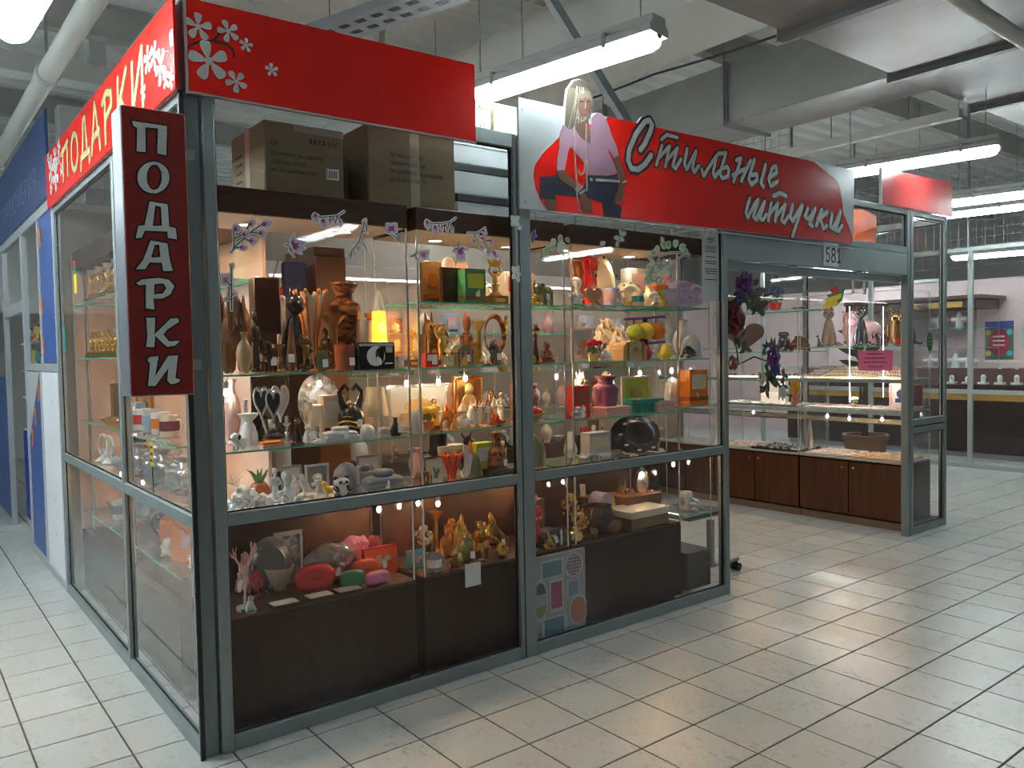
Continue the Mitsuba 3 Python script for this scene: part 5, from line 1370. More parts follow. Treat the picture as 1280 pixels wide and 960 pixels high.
@lib
def bust():
    return [('shoulders', blob([(-.24, 0, .30, .12), (.24, 0, .30, .12)], [(0, 0, .2, .2), (0, 0, .4, .14)], [(0, 0, .42, .09), (0, -.01, .6, .085)], refine=.07, smooth=2), 0), ('head', ell(0, -.02, .78, .15, .17, .21), 0), ('hair', ell(0, .05, .84, .17, .16, .17), 1), ('base', lathe([(.2, 0), (.22, .05), (.12, .1)], 16), 1)]


_made = {}


def goods(kind, name, label, cat, x, y, z, h, w=None, cols=('white',), rz=0, group=None, tagged=False, lift=0.0, rx=0):
    """one gift of this kind standing at (x, y) on a shelf at z, h tall and w wide"""
    if kind not in _made:
        ps = LIB[kind]()
        lo = np.min([p[1].bounds[0] for p in ps], 0); hi = np.max([p[1].bounds[1] for p in ps], 0)
        for p in ps:
            p[1].apply_translation([-(lo[0] + hi[0]) / 2, 0, -lo[2]])
        _made[kind] = (ps, hi - lo, {})
    ps, ext, cache = _made[kind]
    s = h / ext[2]
    lim_ = 2.5 if name == 'black_plate' else 1.9 if kind in ('plate', 'pouch', 'soft_case', 'stone_jar') else 1.5
    sx = 1.0 if not w else min(lim_, max(.45, w / (ext[0] * s)))
    sy = max(.6, min(1.25, sx))
    if y < .6 and not rx and abs(rz) < 45:      # keep window goods inside the depth of their showcase
        half = ext[1] * s * sy / 2
        room = .205
        sy = sy * min(1.0, room / half)
        half = min(half, room)
        y = min(max(y, .122 + half), .54 - half) if x > .60 or y > .13 else y
    tw = at_(x, y, z + .0008 + lift, rz=rz, rx=rx, s=s, sx=sx, sy=sy)
    t = thing(name, label, cat, group)
    for i, p in enumerate(ps):
        c = cols[min(p[2], len(cols) - 1)]
        if (i, c) not in cache:
            cache[i, c] = mikit.ply(p[1], COL[c], smooth=38)
        part(t, p[0], cache[i, c], None, tw=tw, kind=p[3] if len(p) > 3 else None)
    if kind == 'lava_lamp':
        for nm, rad in (('glass_column', [1.5, .42, .03]), ('wax_drop', [2.6, 1.35, .12])):
            for q in [q for q in scene if q.startswith(f'{t}__{nm}')]:
                scene[q] = {**scene[q], 'emitter': {'type': 'area', 'radiance': {'type': 'rgb', 'value': rad}}}
    if tagged:
        d = ext[1] * s * sy / 2
        part(t, 'price_tag', _tagd, None, tw=at_(x + .012 * (1 if tagged == 1 else -1), y - d * .86 - .006, z + h * .22 + .018, rz=rng.uniform(-18, 18), rx=-8), label='white price tag')
    return t


_tagd = mikit.ply(box(-.014, .014, -.0006, .0006, -.019, .019), M_TAG)
# ---------------------------------------------------------------- goods on the window shelves: x, y, shelf height, height and width in metres
goods('elephant', 'elephant_figurine', 'large brown elephant figurine with raised trunk at the far left of the upper gift shelf', 'figurine', 0.263, 0.220, 1.59, 0.398, 0.122, ('brown', 'tan'), rz=60)
goods('vase', 'vase', 'tan glazed vase in front of the large brown elephant on the upper gift shelf', 'vase', 0.284, 0.170, 1.59, 0.187, 0.072, ('tan',))
goods('bottle_vase', 'vase', 'slim grey green vase left of the tall square pillar vase', 'vase', 0.392, 0.330, 1.59, 0.248, 0.057, ('olive',), tagged=1)
goods('pillar_vase', 'pillar_vase', 'tall dark square pillar vase with gilt side, the tallest item left on the upper shelf', 'vase', 0.473, 0.400, 1.59, 0.450, 0.122, ('dark_brown', 'tan'), rz=-8, tagged=1)
goods('figure', 'statuette', 'slender dark bronze lady statuette in front of the tall square pillar vase', 'figurine', 0.370, 0.260, 1.59, 0.289, 0.049, ('gunmetal', 'dark_brown', 'black'))
goods('candle', 'candle', 'tall thin white candle behind the gilt candlestick on the upper gift shelf', 'candle', 0.563, 0.460, 1.59, 0.373, 0.041, ('white',))
goods('elephant', 'elephant_figurine', 'small dark brown round elephant left of the gilt candlestick', 'figurine', 0.407, 0.200, 1.59, 0.166, 0.079, ('dark_brown', 'tan'), rz=30, tagged=1)
goods('candlestick', 'candlestick', 'gilt bronze candlestick with stub, in front of the tall white candle', 'candlestick', 0.476, 0.240, 1.59, 0.178, 0.073, ('bronze', 'cream'))
goods('cat', 'cat_figurine', 'tall slender black cat statuette beside the orange frilled glass vase', 'figurine', 0.615, 0.360, 1.59, 0.426, 0.172, ('black', 'gold'), rz=25, tagged=1)
goods('drop_vase', 'vase', 'small dark brown drop-shaped vase in front of the tall black cat', 'vase', 0.508, 0.180, 1.59, 0.221, 0.046, ('brown',), tagged=-1)
goods('frilled_vase', 'frilled_vase', 'orange and white frilled glass vase behind the tall black cat', 'vase', 0.713, 0.420, 1.59, 0.406, 0.136, ('cream', 'orange', 'amber'))
goods('cherub', 'cherub_figurine', 'bronze cherub figurine below the orange frilled vase', 'figurine', 0.587, 0.200, 1.59, 0.177, 0.079, ('bronze', 'dark_brown'))
goods('clock', 'table_clock', 'small round brass table clock at the front of the upper gift shelf', 'clock', 0.651, 0.170, 1.59, 0.101, 0.069, ('bronze', 'olive', 'black'), tagged=1)
goods('column_cherub', 'column_cherub', 'bronze column bowl with a cherub leaning on it, right of the small brass clock', 'figurine', 0.754, 0.280, 1.59, 0.269, 0.144, ('bronze', 'bronze'))
goods('shoulder_vase', 'vase', 'large glossy red brown vase with a flared neck, right of the orange frilled vase', 'vase', 0.889, 0.400, 1.59, 0.443, 0.166, ('swirl',), tagged=1)
goods('tumbler', 'candle_holder', 'dark brown glass candle holder in front of the large red brown vase', 'candle holder', 0.781, 0.190, 1.59, 0.126, 0.106, ('rust',), tagged=1)
goods('tumbler', 'candle_holder', 'cream translucent candle holder left of the lava lamp', 'candle holder', 0.964, 0.370, 1.59, 0.251, 0.105, ('lampshade',))
goods('camera_box', 'camera_box', 'black box shaped like a camera with a white disc and a dark silhouette on it', 'box', 0.930, 0.170, 1.59, 0.136, 0.216, ('black', 'white', 'pale_grey'), rz=5, tagged=1)
goods('lava_lamp', 'lava_lamp', 'lava lamp with orange liquid and yellow drops standing above the camera-shaped box', 'lamp', 1.052, 0.340, 1.59, 0.404, 0.094, ('pale_grey', 'amber', 'yellow'))
goods('book', 'gilt_plaque', 'gilt relief plaque leaning at the left end of the topmost glass shelf', 'plaque', 1.413, 0.400, 1.93, 0.241, 0.130, ('bronze', 'cream', 'gold'))
goods('book', 'wooden_plaque', 'dark brown wooden plaque with a faint emblem, second from the left on the topmost shelf', 'plaque', 1.479, 0.300, 1.93, 0.200, 0.131, ('dark_brown', 'brown', 'dark_brown'))
goods('carton', 'souvenir_box', 'green and gold souvenir box right of the dark wooden plaque', 'box', 1.573, 0.240, 1.93, 0.190, 0.139, ('green', 'lime', 'bronze'), tagged=1)
goods('trophy', 'trophy_figurine', 'tall gilt horse-leg statuette at the right end of the topmost shelf', 'figurine', 1.734, 0.240, 1.93, 0.251, 0.117, ('gold', 'bronze', 'gold'))
goods('heart', 'heart_box', 'pale cream heart-shaped box behind the dark wooden plaque', 'box', 1.610, 0.460, 1.93, 0.280, 0.176, ('cream', 'rose'))
goods('trophy', 'trophy_figurine', 'small gilt figurine between the glass edges, left of the owl pictures', 'figurine', 1.303, 0.440, 1.595, 0.200, 0.071, ('gold', 'dark_brown', 'gold'))
goods('owl', 'owl_figurine', 'bronze owl with dark eyes in the left rear of the shelf below the plaques', 'figurine', 1.402, 0.420, 1.595, 0.301, 0.088, ('bronze', 'gold', 'dark_brown'))
goods('frame', 'framed_photo', 'small cream photo frame with a cat in it, on the shelf below the gilt plaque', 'picture', 1.400, 0.360, 1.595, 0.149, 0.088, ('cream', 'brown', 'gold'))
goods('cherub', 'cherub_figurine', 'gilt cherub pair figurine above the small red gift box', 'figurine', 1.371, 0.240, 1.595, 0.232, 0.122, ('gold', 'bronze'))
goods('swan', 'swan_figurine', 'clear glass swan behind the gilt cherub figurine', 'figurine', 1.561, 0.420, 1.595, 0.263, 0.114, ('frost', 'amber'))
goods('carton', 'gift_box', 'small red gift box with white label below the gilt cherub', 'box', 1.246, 0.160, 1.595, 0.075, 0.078, ('red', 'white', 'red'), tagged=1)
goods('clock', 'table_clock', 'little gilt square clock beside the small red gift box', 'clock', 1.370, 0.180, 1.595, 0.065, 0.086, ('gold', 'cream', 'black'))
goods('seated_monk', 'monk_figurine', 'brown seated monk figurine behind the gilt cross', 'figurine', 1.613, 0.360, 1.595, 0.301, 0.115, ('swirl', 'brown'), tagged=1)
goods('column_cherub', 'gilt_cross', 'gilt cross on a rocky foot with a tiny angel, in front of the brown monk', 'figurine', 1.576, 0.200, 1.595, 0.244, 0.102, ('gold', 'gold'))
goods('ring_sculpture', 'ring_sculpture', 'dark red brown ring sculpture beside the middle window post', 'sculpture', 1.845, 0.400, 1.595, 0.297, 0.158, ('swirl', 'swirl', 'brown'))
goods('chest', 'jewel_chest', 'olive grey jewel chest with a pink clasp, between the small clock and the gilt cross', 'box', 1.459, 0.180, 1.595, 0.115, 0.103, ('olive', 'pink', 'dark_brown'), tagged=1)
goods('elephant', 'elephant_figurine', 'small dark elephant in front of the ring sculpture', 'figurine', 1.668, 0.170, 1.595, 0.135, 0.104, ('gunmetal', 'cream'), rz=20, tagged=1)
goods('vase', 'vase', 'tall dusky pink vase at the far left of the middle gift shelf', 'vase', 0.306, 0.420, 1.255, 0.308, 0.083, ('rose',))
goods('dog', 'dog_figurine', 'lying white porcelain puppy at the front left of the middle gift shelf', 'figurine', 0.243, 0.160, 1.255, 0.078, 0.096, ('white', 'black', 'black'), rz=20, tagged=1)
goods('aroma_lamp', 'aroma_lamp', 'white ceramic aroma lamp with a bowl on top, behind the white puppy', 'aroma lamp', 0.333, 0.280, 1.255, 0.152, 0.093, ('white', 'cream', 'foil'), tagged=1)
goods('wide_frame', 'framed_photo', 'large black photo frame behind the chrome hearts', 'picture', 0.509, 0.460, 1.255, 0.316, 0.190, ('black', 'black', 'gunmetal'), tagged=-1)
goods('heart_pair', 'heart_sculpture', 'chrome double heart sculpture in front of the black photo frame', 'sculpture', 0.437, 0.320, 1.255, 0.271, 0.132, ('silver', 'gunmetal', 'black'), tagged=1)
goods('heart', 'heart_mirror', 'white heart-shaped mirror to the right of the chrome double heart', 'mirror', 0.533, 0.400, 1.255, 0.180, 0.069, ('white', 'pale_grey'), lift=.09)
goods('flat_box', 'incense_box', 'flat salmon pink incense box lying at the front of the middle gift shelf', 'box', 0.392, 0.160, 1.255, 0.027, 0.212, ('rose', 'orange'))
goods('stone_jar', 'trinket_jar', 'dark grey glass trinket jar with orange lid behind the salmon incense box', 'jar', 0.431, 0.240, 1.255, 0.081, 0.088, ('gunmetal', 'orange', 'pale_grey'))
goods('cat', 'cat_figurine', 'black porcelain cat of the black and white cat couple', 'figurine', 0.549, 0.220, 1.255, 0.137, 0.063, ('black', 'yellow'))
goods('cat', 'cat_figurine', 'white porcelain cat of the black and white cat couple', 'figurine', 0.586, 0.190, 1.255, 0.099, 0.060, ('white', 'gold'), tagged=1)
goods('plate', 'stone_plate', 'large blue grey marbled stone plate behind the cats on the middle gift shelf', 'plate', 0.786, 0.480, 1.255, 0.315, 0.238, ('stone', 'stone', 'slate'))
goods('elephant', 'elephant_figurine', 'cream and gilt elephant figurine in front of the marbled stone plate', 'figurine', 0.683, 0.340, 1.255, 0.210, 0.118, ('cream', 'gold'), rz=-30)
goods('carton', 'picture_tile', 'cream picture tile with a dark red flower, left of the black double-necked vase', 'picture', 0.796, 0.380, 1.255, 0.211, 0.122, ('cream', 'white', 'dark_red'))
goods('stone_jar', 'crystal_dish', 'long clear crystal dish with frosted lid at the front of the middle gift shelf', 'dish', 0.739, 0.180, 1.255, 0.070, 0.176, ('frost', 'frost', 'frost'), tagged=1)
goods('twin_neck_vase', 'twin_neck_vase', 'black double-necked vase with gold stripes', 'vase', 0.840, 0.260, 1.255, 0.272, 0.144, ('black', 'gold'), tagged=1)
goods('table_lamp', 'table_lamp', 'cream table lamp with a conical shade on the middle gift shelf', 'lamp', 1.030, 0.360, 1.255, 0.242, 0.131, ('cream', 'lampshade'))
goods('dome', 'crystal_ashtray', 'clear faceted crystal ashtray in front of the cream table lamp', 'ashtray', 0.884, 0.180, 1.255, 0.071, 0.079, ('frost', 'frost'))
goods('swan', 'swan_figurine', 'clear crystal swan right of the crystal ashtray', 'figurine', 0.975, 0.200, 1.255, 0.080, 0.081, ('frost', 'silver'))
goods('bottle_vase', 'vase', 'tiny black bottle vase at the right end of the middle gift shelf', 'vase', 1.038, 0.170, 1.255, 0.093, 0.060, ('black',), tagged=1)
goods('wide_frame', 'framed_photo', 'wide silver photo frame at the left rear of the owl shelf', 'picture', 1.350, 0.460, 1.26, 0.239, 0.449, ('foil', 'pale_grey', 'tan'), tagged=1)
goods('bouquet', 'bouquet_figurine', 'small yellow and amber flower ornament in front of the wide silver frame', 'ornament', 1.327, 0.320, 1.26, 0.122, 0.101, ('yellow', 'olive', 'amber'))
goods('icon', 'wooden_icon', 'brown wooden plaque with a carved cream figure, behind the white owls', 'plaque', 1.665, 0.440, 1.26, 0.274, 0.196, ('brown', 'tan', 'gold'), tagged=1)
goods('shell_cluster', 'shell_ornament', 'orange and white shell ornament left of the bright bulb on the owl shelf', 'ornament', 1.403, 0.240, 1.26, 0.134, 0.092, ('orange', 'cream'))
goods('gnome', 'gnome_figurine', 'white gnome figurine glaring in the bulb light', 'figurine', 1.478, 0.220, 1.26, 0.135, 0.084, ('white', 'skin', 'cream'))
goods('owl', 'owl_figurine', 'white owl figurine, the left of the white pair below the wooden plaque', 'figurine', 1.578, 0.260, 1.26, 0.146, 0.070, ('white', 'cream', 'black'))
goods('owl', 'owl_figurine', 'white owl figurine, the right of the white pair below the wooden plaque', 'figurine', 1.620, 0.240, 1.26, 0.145, 0.065, ('cream', 'white', 'black'))
goods('figure', 'lady_figurine', 'tiny porcelain lady in white between the owls and the cooks', 'figurine', 1.652, 0.220, 1.26, 0.144, 0.049, ('white', 'skin', 'rust'))
goods('gnome', 'cook_figurine', 'little cook figurine with orange apron beside the middle post', 'figurine', 1.679, 0.200, 1.26, 0.161, 0.055, ('orange', 'skin', 'white'))
goods('figure', 'cook_figurine', 'tall cook figurine in white with black trousers beside the middle post', 'figurine', 1.799, 0.300, 1.26, 0.188, 0.069, ('white', 'skin', 'black'))
goods('plate', 'flat_dish', 'small pale wooden dish lying in front of the owls', 'dish', 1.606, 0.160, 1.26, 0.043, 0.194, ('tan', 'cream', 'brown'), rx=-60)
goods('shell_cluster', 'flower_ornament', 'large heap of white porcelain petals at the left front of the lowest gift shelf', 'ornament', 0.277, 0.200, 0.98, 0.114, 0.170, ('white', 'frost'))
goods('shell_cluster', 'flower_ornament', 'smaller heap of white porcelain petals right of the large heap', 'ornament', 0.352, 0.170, 0.98, 0.072, 0.089, ('white', 'frost'), tagged=1)
goods('pineapple', 'pineapple_ornament', 'orange brown pineapple ornament with dark leaves on the lowest gift shelf', 'ornament', 0.420, 0.400, 0.98, 0.147, 0.102, ('rust', 'leaf'))
goods('figure', 'angel_figurine', 'frosted glass angel left of the frosted glass bust', 'figurine', 0.450, 0.280, 0.98, 0.164, 0.058, ('frost', 'frost', 'frost'))
goods('bust', 'glass_bust', 'frosted glass bust right of the pineapple ornament', 'figurine', 0.486, 0.220, 0.98, 0.155, 0.109, ('frost', 'frost'), tagged=1)
goods('bird', 'parrot_figurine', 'clear glass parrot with a red beak on the lowest gift shelf', 'figurine', 0.616, 0.320, 0.98, 0.115, 0.082, ('frost', 'red', 'gold'))
goods('wide_frame', 'framed_photo', 'pale grey slate photo frame at the left rear of the lowest gift shelf', 'picture', 0.606, 0.460, 0.98, 0.141, 0.109, ('slate', 'pale_grey', 'white'))
goods('wide_frame', 'framed_photo', 'grey slate photo frame with rounded picture between the parrot and the panda', 'picture', 0.733, 0.440, 0.98, 0.138, 0.130, ('pale_grey', 'slate', 'white'))
goods('bird', 'duck_figurine', 'yellow glass duck left of the panda', 'figurine', 0.687, 0.220, 0.98, 0.083, 0.083, ('yellow', 'orange', 'amber'))
goods('panda', 'panda_figurine', 'black and white panda figurine sitting on the lowest gift shelf', 'figurine', 0.742, 0.190, 0.98, 0.104, 0.097, ('white', 'black'))
goods('dome', 'stone_vase', 'rounded grey stone vase behind the panda', 'vase', 0.855, 0.360, 0.98, 0.142, 0.147, ('slate', 'slate'))
goods('stone_jar', 'stone_jar', 'blue grey stone jar between the panda and the lidded stone jar', 'jar', 0.984, 0.420, 0.98, 0.115, 0.140, ('slate', 'slate', 'grey'))
goods('stone_jar', 'stone_jar', 'large lidded grey stone jar at the right end of the lowest gift shelf', 'jar', 0.976, 0.200, 0.98, 0.113, 0.218, ('slate', 'slate', 'grey'), tagged=-1)
goods('dog', 'dog_figurine', 'tiny white dog figurine in front of the glass parrot', 'figurine', 0.591, 0.180, 0.98, 0.038, 0.056, ('white', 'gold', 'black'))
goods('hat', 'felt_hat', 'black felt hat hung over a stand at the left of the shelf below the owls', 'hat', 1.452, 0.460, 0.98, 0.199, 0.170, ('black', 'black'), lift=.10)
goods('carton', 'white_carton', 'plain white carton behind the black and white cow figurine', 'box', 1.504, 0.400, 0.98, 0.173, 0.177, ('white', 'pale_grey', 'white'))
goods('toucan', 'toucan_figurine', 'black and white bird figurine with an orange beak, standing above the red pleated vase', 'figurine', 1.503, 0.220, 0.98, 0.257, 0.085, ('white', 'black', 'orange'))
goods('carton', 'leaflet_box', 'green leaflet box with a colourful label left of the brown jug', 'box', 1.645, 0.280, 0.98, 0.184, 0.116, ('lime', 'white', 'orange'))
goods('jug', 'jug', 'dark brown glazed jug beside the middle post below the cooks', 'jug', 1.727, 0.240, 0.98, 0.239, 0.130, ('swirl',), tagged=1)
goods('gift_bag', 'gift_bag', 'small cream paper bag with flowers left of the red pleated vase', 'bag', 1.267, 0.180, 0.98, 0.135, 0.099, ('cream', 'olive', 'tan'))
goods('frilled_vase', 'pleated_vase', 'red orange pleated glass vase below the bird figurine', 'vase', 1.390, 0.200, 0.98, 0.156, 0.143, ('vermilion', 'red', 'orange'))
goods('dome', 'glass_dome', 'grey green glass dome right of the red pleated vase', 'ornament', 1.540, 0.240, 0.98, 0.147, 0.123, ('olive', 'olive'))
goods('flat_box', 'black_case', 'flat black case at the right end of the shelf below the brown jug', 'case', 1.678, 0.160, 0.98, 0.044, 0.171, ('black', 'black'))
goods('egg', 'stone_egg', 'smooth grey stone lying at the left front of the lower window counter', 'ornament', 0.254, 0.170, 0.53, 0.031, 0.123, ('grey',))
goods('coral_tree', 'wire_tree', 'pale coral-like wire tree on a round foot at the left of the lower counter', 'ornament', 0.265, 0.200, 0.53, 0.305, 0.138, ('rose', 'foil'))
goods('bead_tree', 'bead_tree', 'small tree of red glass beads beside the pale wire tree', 'ornament', 0.364, 0.320, 0.53, 0.128, 0.061, ('red', 'brown'))
goods('shell_cluster', 'shell_ornament', 'pale shell ornament behind the wire tree', 'ornament', 0.358, 0.440, 0.53, 0.202, 0.101, ('rose', 'cream'))
goods('plate', 'round_mirror', 'large round grey mirror plate behind the white bowls', 'mirror', 0.471, 0.400, 0.53, 0.257, 0.212, ('dark_mirror', 'dark_mirror', 'grey'))
goods('bowl', 'porcelain_bowl', 'white scalloped porcelain bowl in front of the round grey mirror', 'bowl', 0.501, 0.400, 0.53, 0.114, 0.154, ('cream',))
goods('pouch', 'cosmetic_pouch', 'silver cosmetic pouch with pink dots', 'pouch', 0.752, 0.360, 0.53, 0.199, 0.287, ('dark_foil', 'pink'), tagged=1)
goods('pouch', 'cosmetic_pouch', 'pink cosmetic pouch with pale dots behind the silver one', 'pouch', 0.943, 0.470, 0.53, 0.191, 0.209, ('pink', 'rose'), tagged=1)
goods('soft_case', 'soft_case', 'long red soft case in front of the silver pouch', 'case', 0.626, 0.260, 0.53, 0.124, 0.198, ('red', 'dark_red'), rz=-6)
goods('soft_case', 'glasses_case', 'small green glasses case between the red and the pink ones', 'case', 0.790, 0.190, 0.53, 0.085, 0.129, ('green', 'leaf'), rz=-12)
goods('soft_case', 'glasses_case', 'small pink glasses case at the counter edge', 'case', 0.906, 0.160, 0.53, 0.066, 0.142, ('pink', 'rose'), rz=6)
goods('soft_case', 'soft_case', 'bright orange soft case behind the green and pink glasses cases', 'case', 0.907, 0.280, 0.53, 0.102, 0.153, ('vermilion', 'red'), rz=-8)
goods('gift_bag', 'gift_bag', 'orange felt bag with a pale squirrel on it', 'bag', 1.021, 0.340, 0.53, 0.138, 0.195, ('vermilion', 'cream', 'red'), tagged=1)
goods('gift_bag', 'gift_bag', 'turquoise felt bag with a pink animal on it, right of the orange bag', 'bag', 1.215, 0.300, 0.53, 0.096, 0.119, ('cyan', 'rose', 'cyan'))
goods('mug', 'mug', 'dark grey mug with an eye motif at the counter edge', 'mug', 1.257, 0.160, 0.53, 0.094, 0.109, ('grey', 'white'))
goods('bead_tree', 'bead_tree', 'tall tree of pearl beads behind the grey mug', 'ornament', 1.352, 0.440, 0.53, 0.187, 0.104, ('cream', 'cream'))
goods('toad', 'money_toad', 'amber money toad figurine with coins, left in the gilt group', 'figurine', 1.453, 0.360, 0.53, 0.167, 0.117, ('amber', 'gold'), tagged=1)
goods('shell_cluster', 'gilt_flower', 'gilt flower ornament shining under the bulb', 'ornament', 1.495, 0.280, 0.53, 0.218, 0.117, ('gold', 'cream'))
goods('toad', 'money_toad', 'green money toad figurine in front of the gilt flower ornament', 'figurine', 1.467, 0.200, 0.53, 0.156, 0.105, ('olive', 'gold'), tagged=1)
goods('toad', 'money_toad', 'gilt money toad figurine sitting right of the gilt flower ornament', 'figurine', 1.657, 0.340, 0.53, 0.176, 0.123, ('gold', 'gold'), tagged=1)
goods('elephant', 'elephant_figurine', 'gilt elephant figurine among the money toads', 'figurine', 1.588, 0.220, 0.53, 0.098, 0.109, ('gold', 'cream'), rz=20)
goods('horse', 'horse_figurine', 'bronze and gilt rearing horse beside the middle post', 'figurine', 1.728, 0.240, 0.53, 0.213, 0.130, ('bronze', 'gold', 'gold'), tagged=1)
goods('plate', 'flat_dish', 'flat gilt dish lying at the counter edge', 'dish', 1.557, 0.170, 0.53, 0.032, 0.161, ('tan', 'gold', 'bronze'), rx=-62)
goods('horse', 'horse_figurine', 'dark bronze horse right of the middle post on the topmost shelf', 'figurine', 1.977, 0.260, 1.93, 0.179, 0.107, ('bronze', 'dark_brown', 'dark_brown'), tagged=1)
goods('ring_sculpture', 'ring_sculpture', 'gilt ring sculpture behind the dark bronze horse', 'sculpture', 2.072, 0.400, 1.93, 0.262, 0.074, ('bronze', 'bronze', 'bronze'))
goods('elephant', 'elephant_figurine', 'olive bronze elephant in front of the white lettered carton', 'figurine', 2.042, 0.200, 1.93, 0.144, 0.169, ('olive', 'cream'), rz=10, tagged=1)
goods('toad', 'money_toad', 'little gilt money toad below the dark bronze horse', 'figurine', 1.933, 0.170, 1.93, 0.061, 0.141, ('gold', 'gold'))
goods('carton', 'white_carton', 'white carton with a red printed label behind the olive elephant', 'box', 2.045, 0.460, 1.93, 0.211, 0.250, ('cream', 'red', 'cream'))
goods('bust', 'bear_figurine', "white bear bust at the left of the second window's topmost shelf", 'figurine', 2.314, 0.200, 1.94, 0.169, 0.123, ('white', 'white'))
goods('icon', 'wooden_icon', 'brown wooden board leaning behind the white bear bust', 'plaque', 2.569, 0.440, 1.94, 0.323, 0.119, ('brown', 'brown', 'tan'), rx=-8)
goods('bouquet', 'red_knot', 'red Chinese lucky knots hanging in a bunch', 'ornament', 2.605, 0.400, 1.94, 0.341, 0.127, ('red', 'red', 'red'))
goods('heart', 'clay_heart', 'terracotta heart leaning at the front of the topmost shelf', 'ornament', 2.418, 0.170, 1.94, 0.103, 0.140, ('clay', 'clay'))
goods('plate', 'panda_plate', 'cream round plate with a dark panda motif', 'plate', 2.725, 0.380, 1.94, 0.346, 0.224, ('cream', 'white', 'dark_brown'))
goods('mug', 'mug', 'shiny white and lilac mug below the panda plate', 'mug', 2.641, 0.220, 1.94, 0.110, 0.141, ('lilac', 'rose'), tagged=-1)
goods('plate', 'map_plate', 'cream oval plate with a teal blue map pattern', 'plate', 2.886, 0.300, 1.94, 0.171, 0.247, ('cream', 'slate', 'teal'))
goods('swan', 'swan_figurine', 'small yellow and gilt swan at the front of the topmost shelf', 'figurine', 2.721, 0.180, 1.94, 0.059, 0.115, ('yellow', 'orange'))
goods('jug', 'jug', 'cream jug behind the leafy window sticker', 'jug', 3.063, 0.300, 1.94, 0.157, 0.141, ('cream',))
goods('bouquet', 'bouquet_figurine', 'orange and yellow flower ornament near the right end of the topmost shelf', 'ornament', 3.067, 0.220, 1.94, 0.163, 0.127, ('orange', 'lime', 'yellow'))
goods('pouch', 'tinsel_cushion', 'glittering pale lilac and pink cushion at the right end of the topmost shelf', 'cushion', 3.295, 0.220, 1.94, 0.186, 0.450, ('lilac', 'pink'))
goods('figure', 'statuette', 'tall gilt goddess statuette right of the middle post', 'figurine', 1.969, 0.260, 1.595, 0.260, 0.096, ('bronze', 'bronze', 'gold'))
goods('tall_cat', 'dog_figurine', 'black angular dog statuette beside the gilt goddess', 'figurine', 2.086, 0.340, 1.595, 0.241, 0.113, ('black', 'black'), rz=180)
goods('seated_monk', 'monk_figurine', 'glossy brown lying monk in front of the black dog', 'figurine', 2.044, 0.180, 1.595, 0.128, 0.115, ('swirl', 'brown'))
goods('stone_jar', 'trinket_jar', 'gilt trinket jar below the gilt goddess', 'jar', 1.896, 0.170, 1.595, 0.070, 0.105, ('gold', 'gold', 'cream'))
goods('frame', 'framed_photo', 'pale photo frame at the right end of the shelf with the gilt goddess', 'picture', 2.088, 0.440, 1.595, 0.187, 0.106, ('cream', 'pale_grey', 'rose'))
goods('wide_frame', 'framed_photo', 'large cream frame set with shells, left on the shelf of the coral ornaments', 'picture', 2.443, 0.300, 1.6, 0.207, 0.189, ('cream', 'frost', 'tan'))
goods('bouquet', 'bouquet_figurine', 'red porcelain flowers in a gilt bowl', 'ornament', 2.420, 0.180, 1.6, 0.135, 0.207, ('red', 'olive', 'gold'))
goods('shell_cluster', 'coral_ornament', 'tall cream coral ornament with dark shells', 'ornament', 2.717, 0.360, 1.6, 0.282, 0.246, ('cream', 'gunmetal'))
goods('shell_cluster', 'coral_ornament', 'cream coral ornament with gilt leaves, left of the fruit swing', 'ornament', 2.732, 0.260, 1.6, 0.217, 0.188, ('cream', 'tan'))
goods('chest', 'jewel_chest', 'gilt jewel chest decorated with shells in front of the coral ornaments', 'box', 2.732, 0.190, 1.6, 0.124, 0.216, ('tan', 'gold', 'cream'))
goods('seesaw_toy', 'fruit_swing', 'swing ornament with green, yellow and orange fruit between purple rods', 'ornament', 2.990, 0.280, 1.6, 0.293, 0.385, ('dark_brown', 'purple', 'lime', 'yellow', 'orange'))
goods('shoulder_vase', 'vase', 'short black vase behind the yellow pear', 'vase', 3.049, 0.380, 1.6, 0.169, 0.186, ('black',))
goods('pear', 'pear_ornament', 'yellow pear ornament at the right end of the coral shelf', 'ornament', 3.072, 0.180, 1.6, 0.100, 0.110, ('yellow',))
goods('apple', 'apple_ornament', 'little red apple ornament under the fruit swing', 'ornament', 2.865, 0.170, 1.6, 0.092, 0.089, ('red',))
goods('vase', 'vase', 'clear grey glass vase on the narrow shelf stack by the doorway', 'vase', 3.389, 0.300, 1.6, 0.266, 0.136, ('frost',))
goods('dome', 'glass_dome', 'clear glass dome on the narrow shelf stack by the doorway', 'ornament', 3.383, 0.220, 1.6, 0.164, 0.155, ('frost', 'foil'))
goods('shell_cluster', 'shell_ornament', 'dark shell ornament on the narrow shelf stack by the doorway', 'ornament', 3.307, 0.180, 1.6, 0.088, 0.181, ('gunmetal', 'rose'))
goods('fruit_bowl', 'fruit_bowl', 'shallow bowl of red berries and green fruit right of the middle post', 'bowl', 1.941, 0.180, 1.26, 0.089, 0.184, ('tan', 'red', 'lime'))
goods('gnome', 'gnome_figurine', 'pink porcelain gnome above the bowl of red berries', 'figurine', 1.991, 0.300, 1.26, 0.152, 0.067, ('rose', 'skin', 'cream'))
goods('shoulder_vase', 'vase', 'dusky purple vase behind the bowl of red berries', 'vase', 2.072, 0.400, 1.26, 0.198, 0.160, ('mauve',), tagged=1)
goods('carton', 'picture_tile', 'cream carton standing beside the purple vase', 'picture', 2.076, 0.440, 1.26, 0.211, 0.147, ('rose', 'cream', 'tan'))
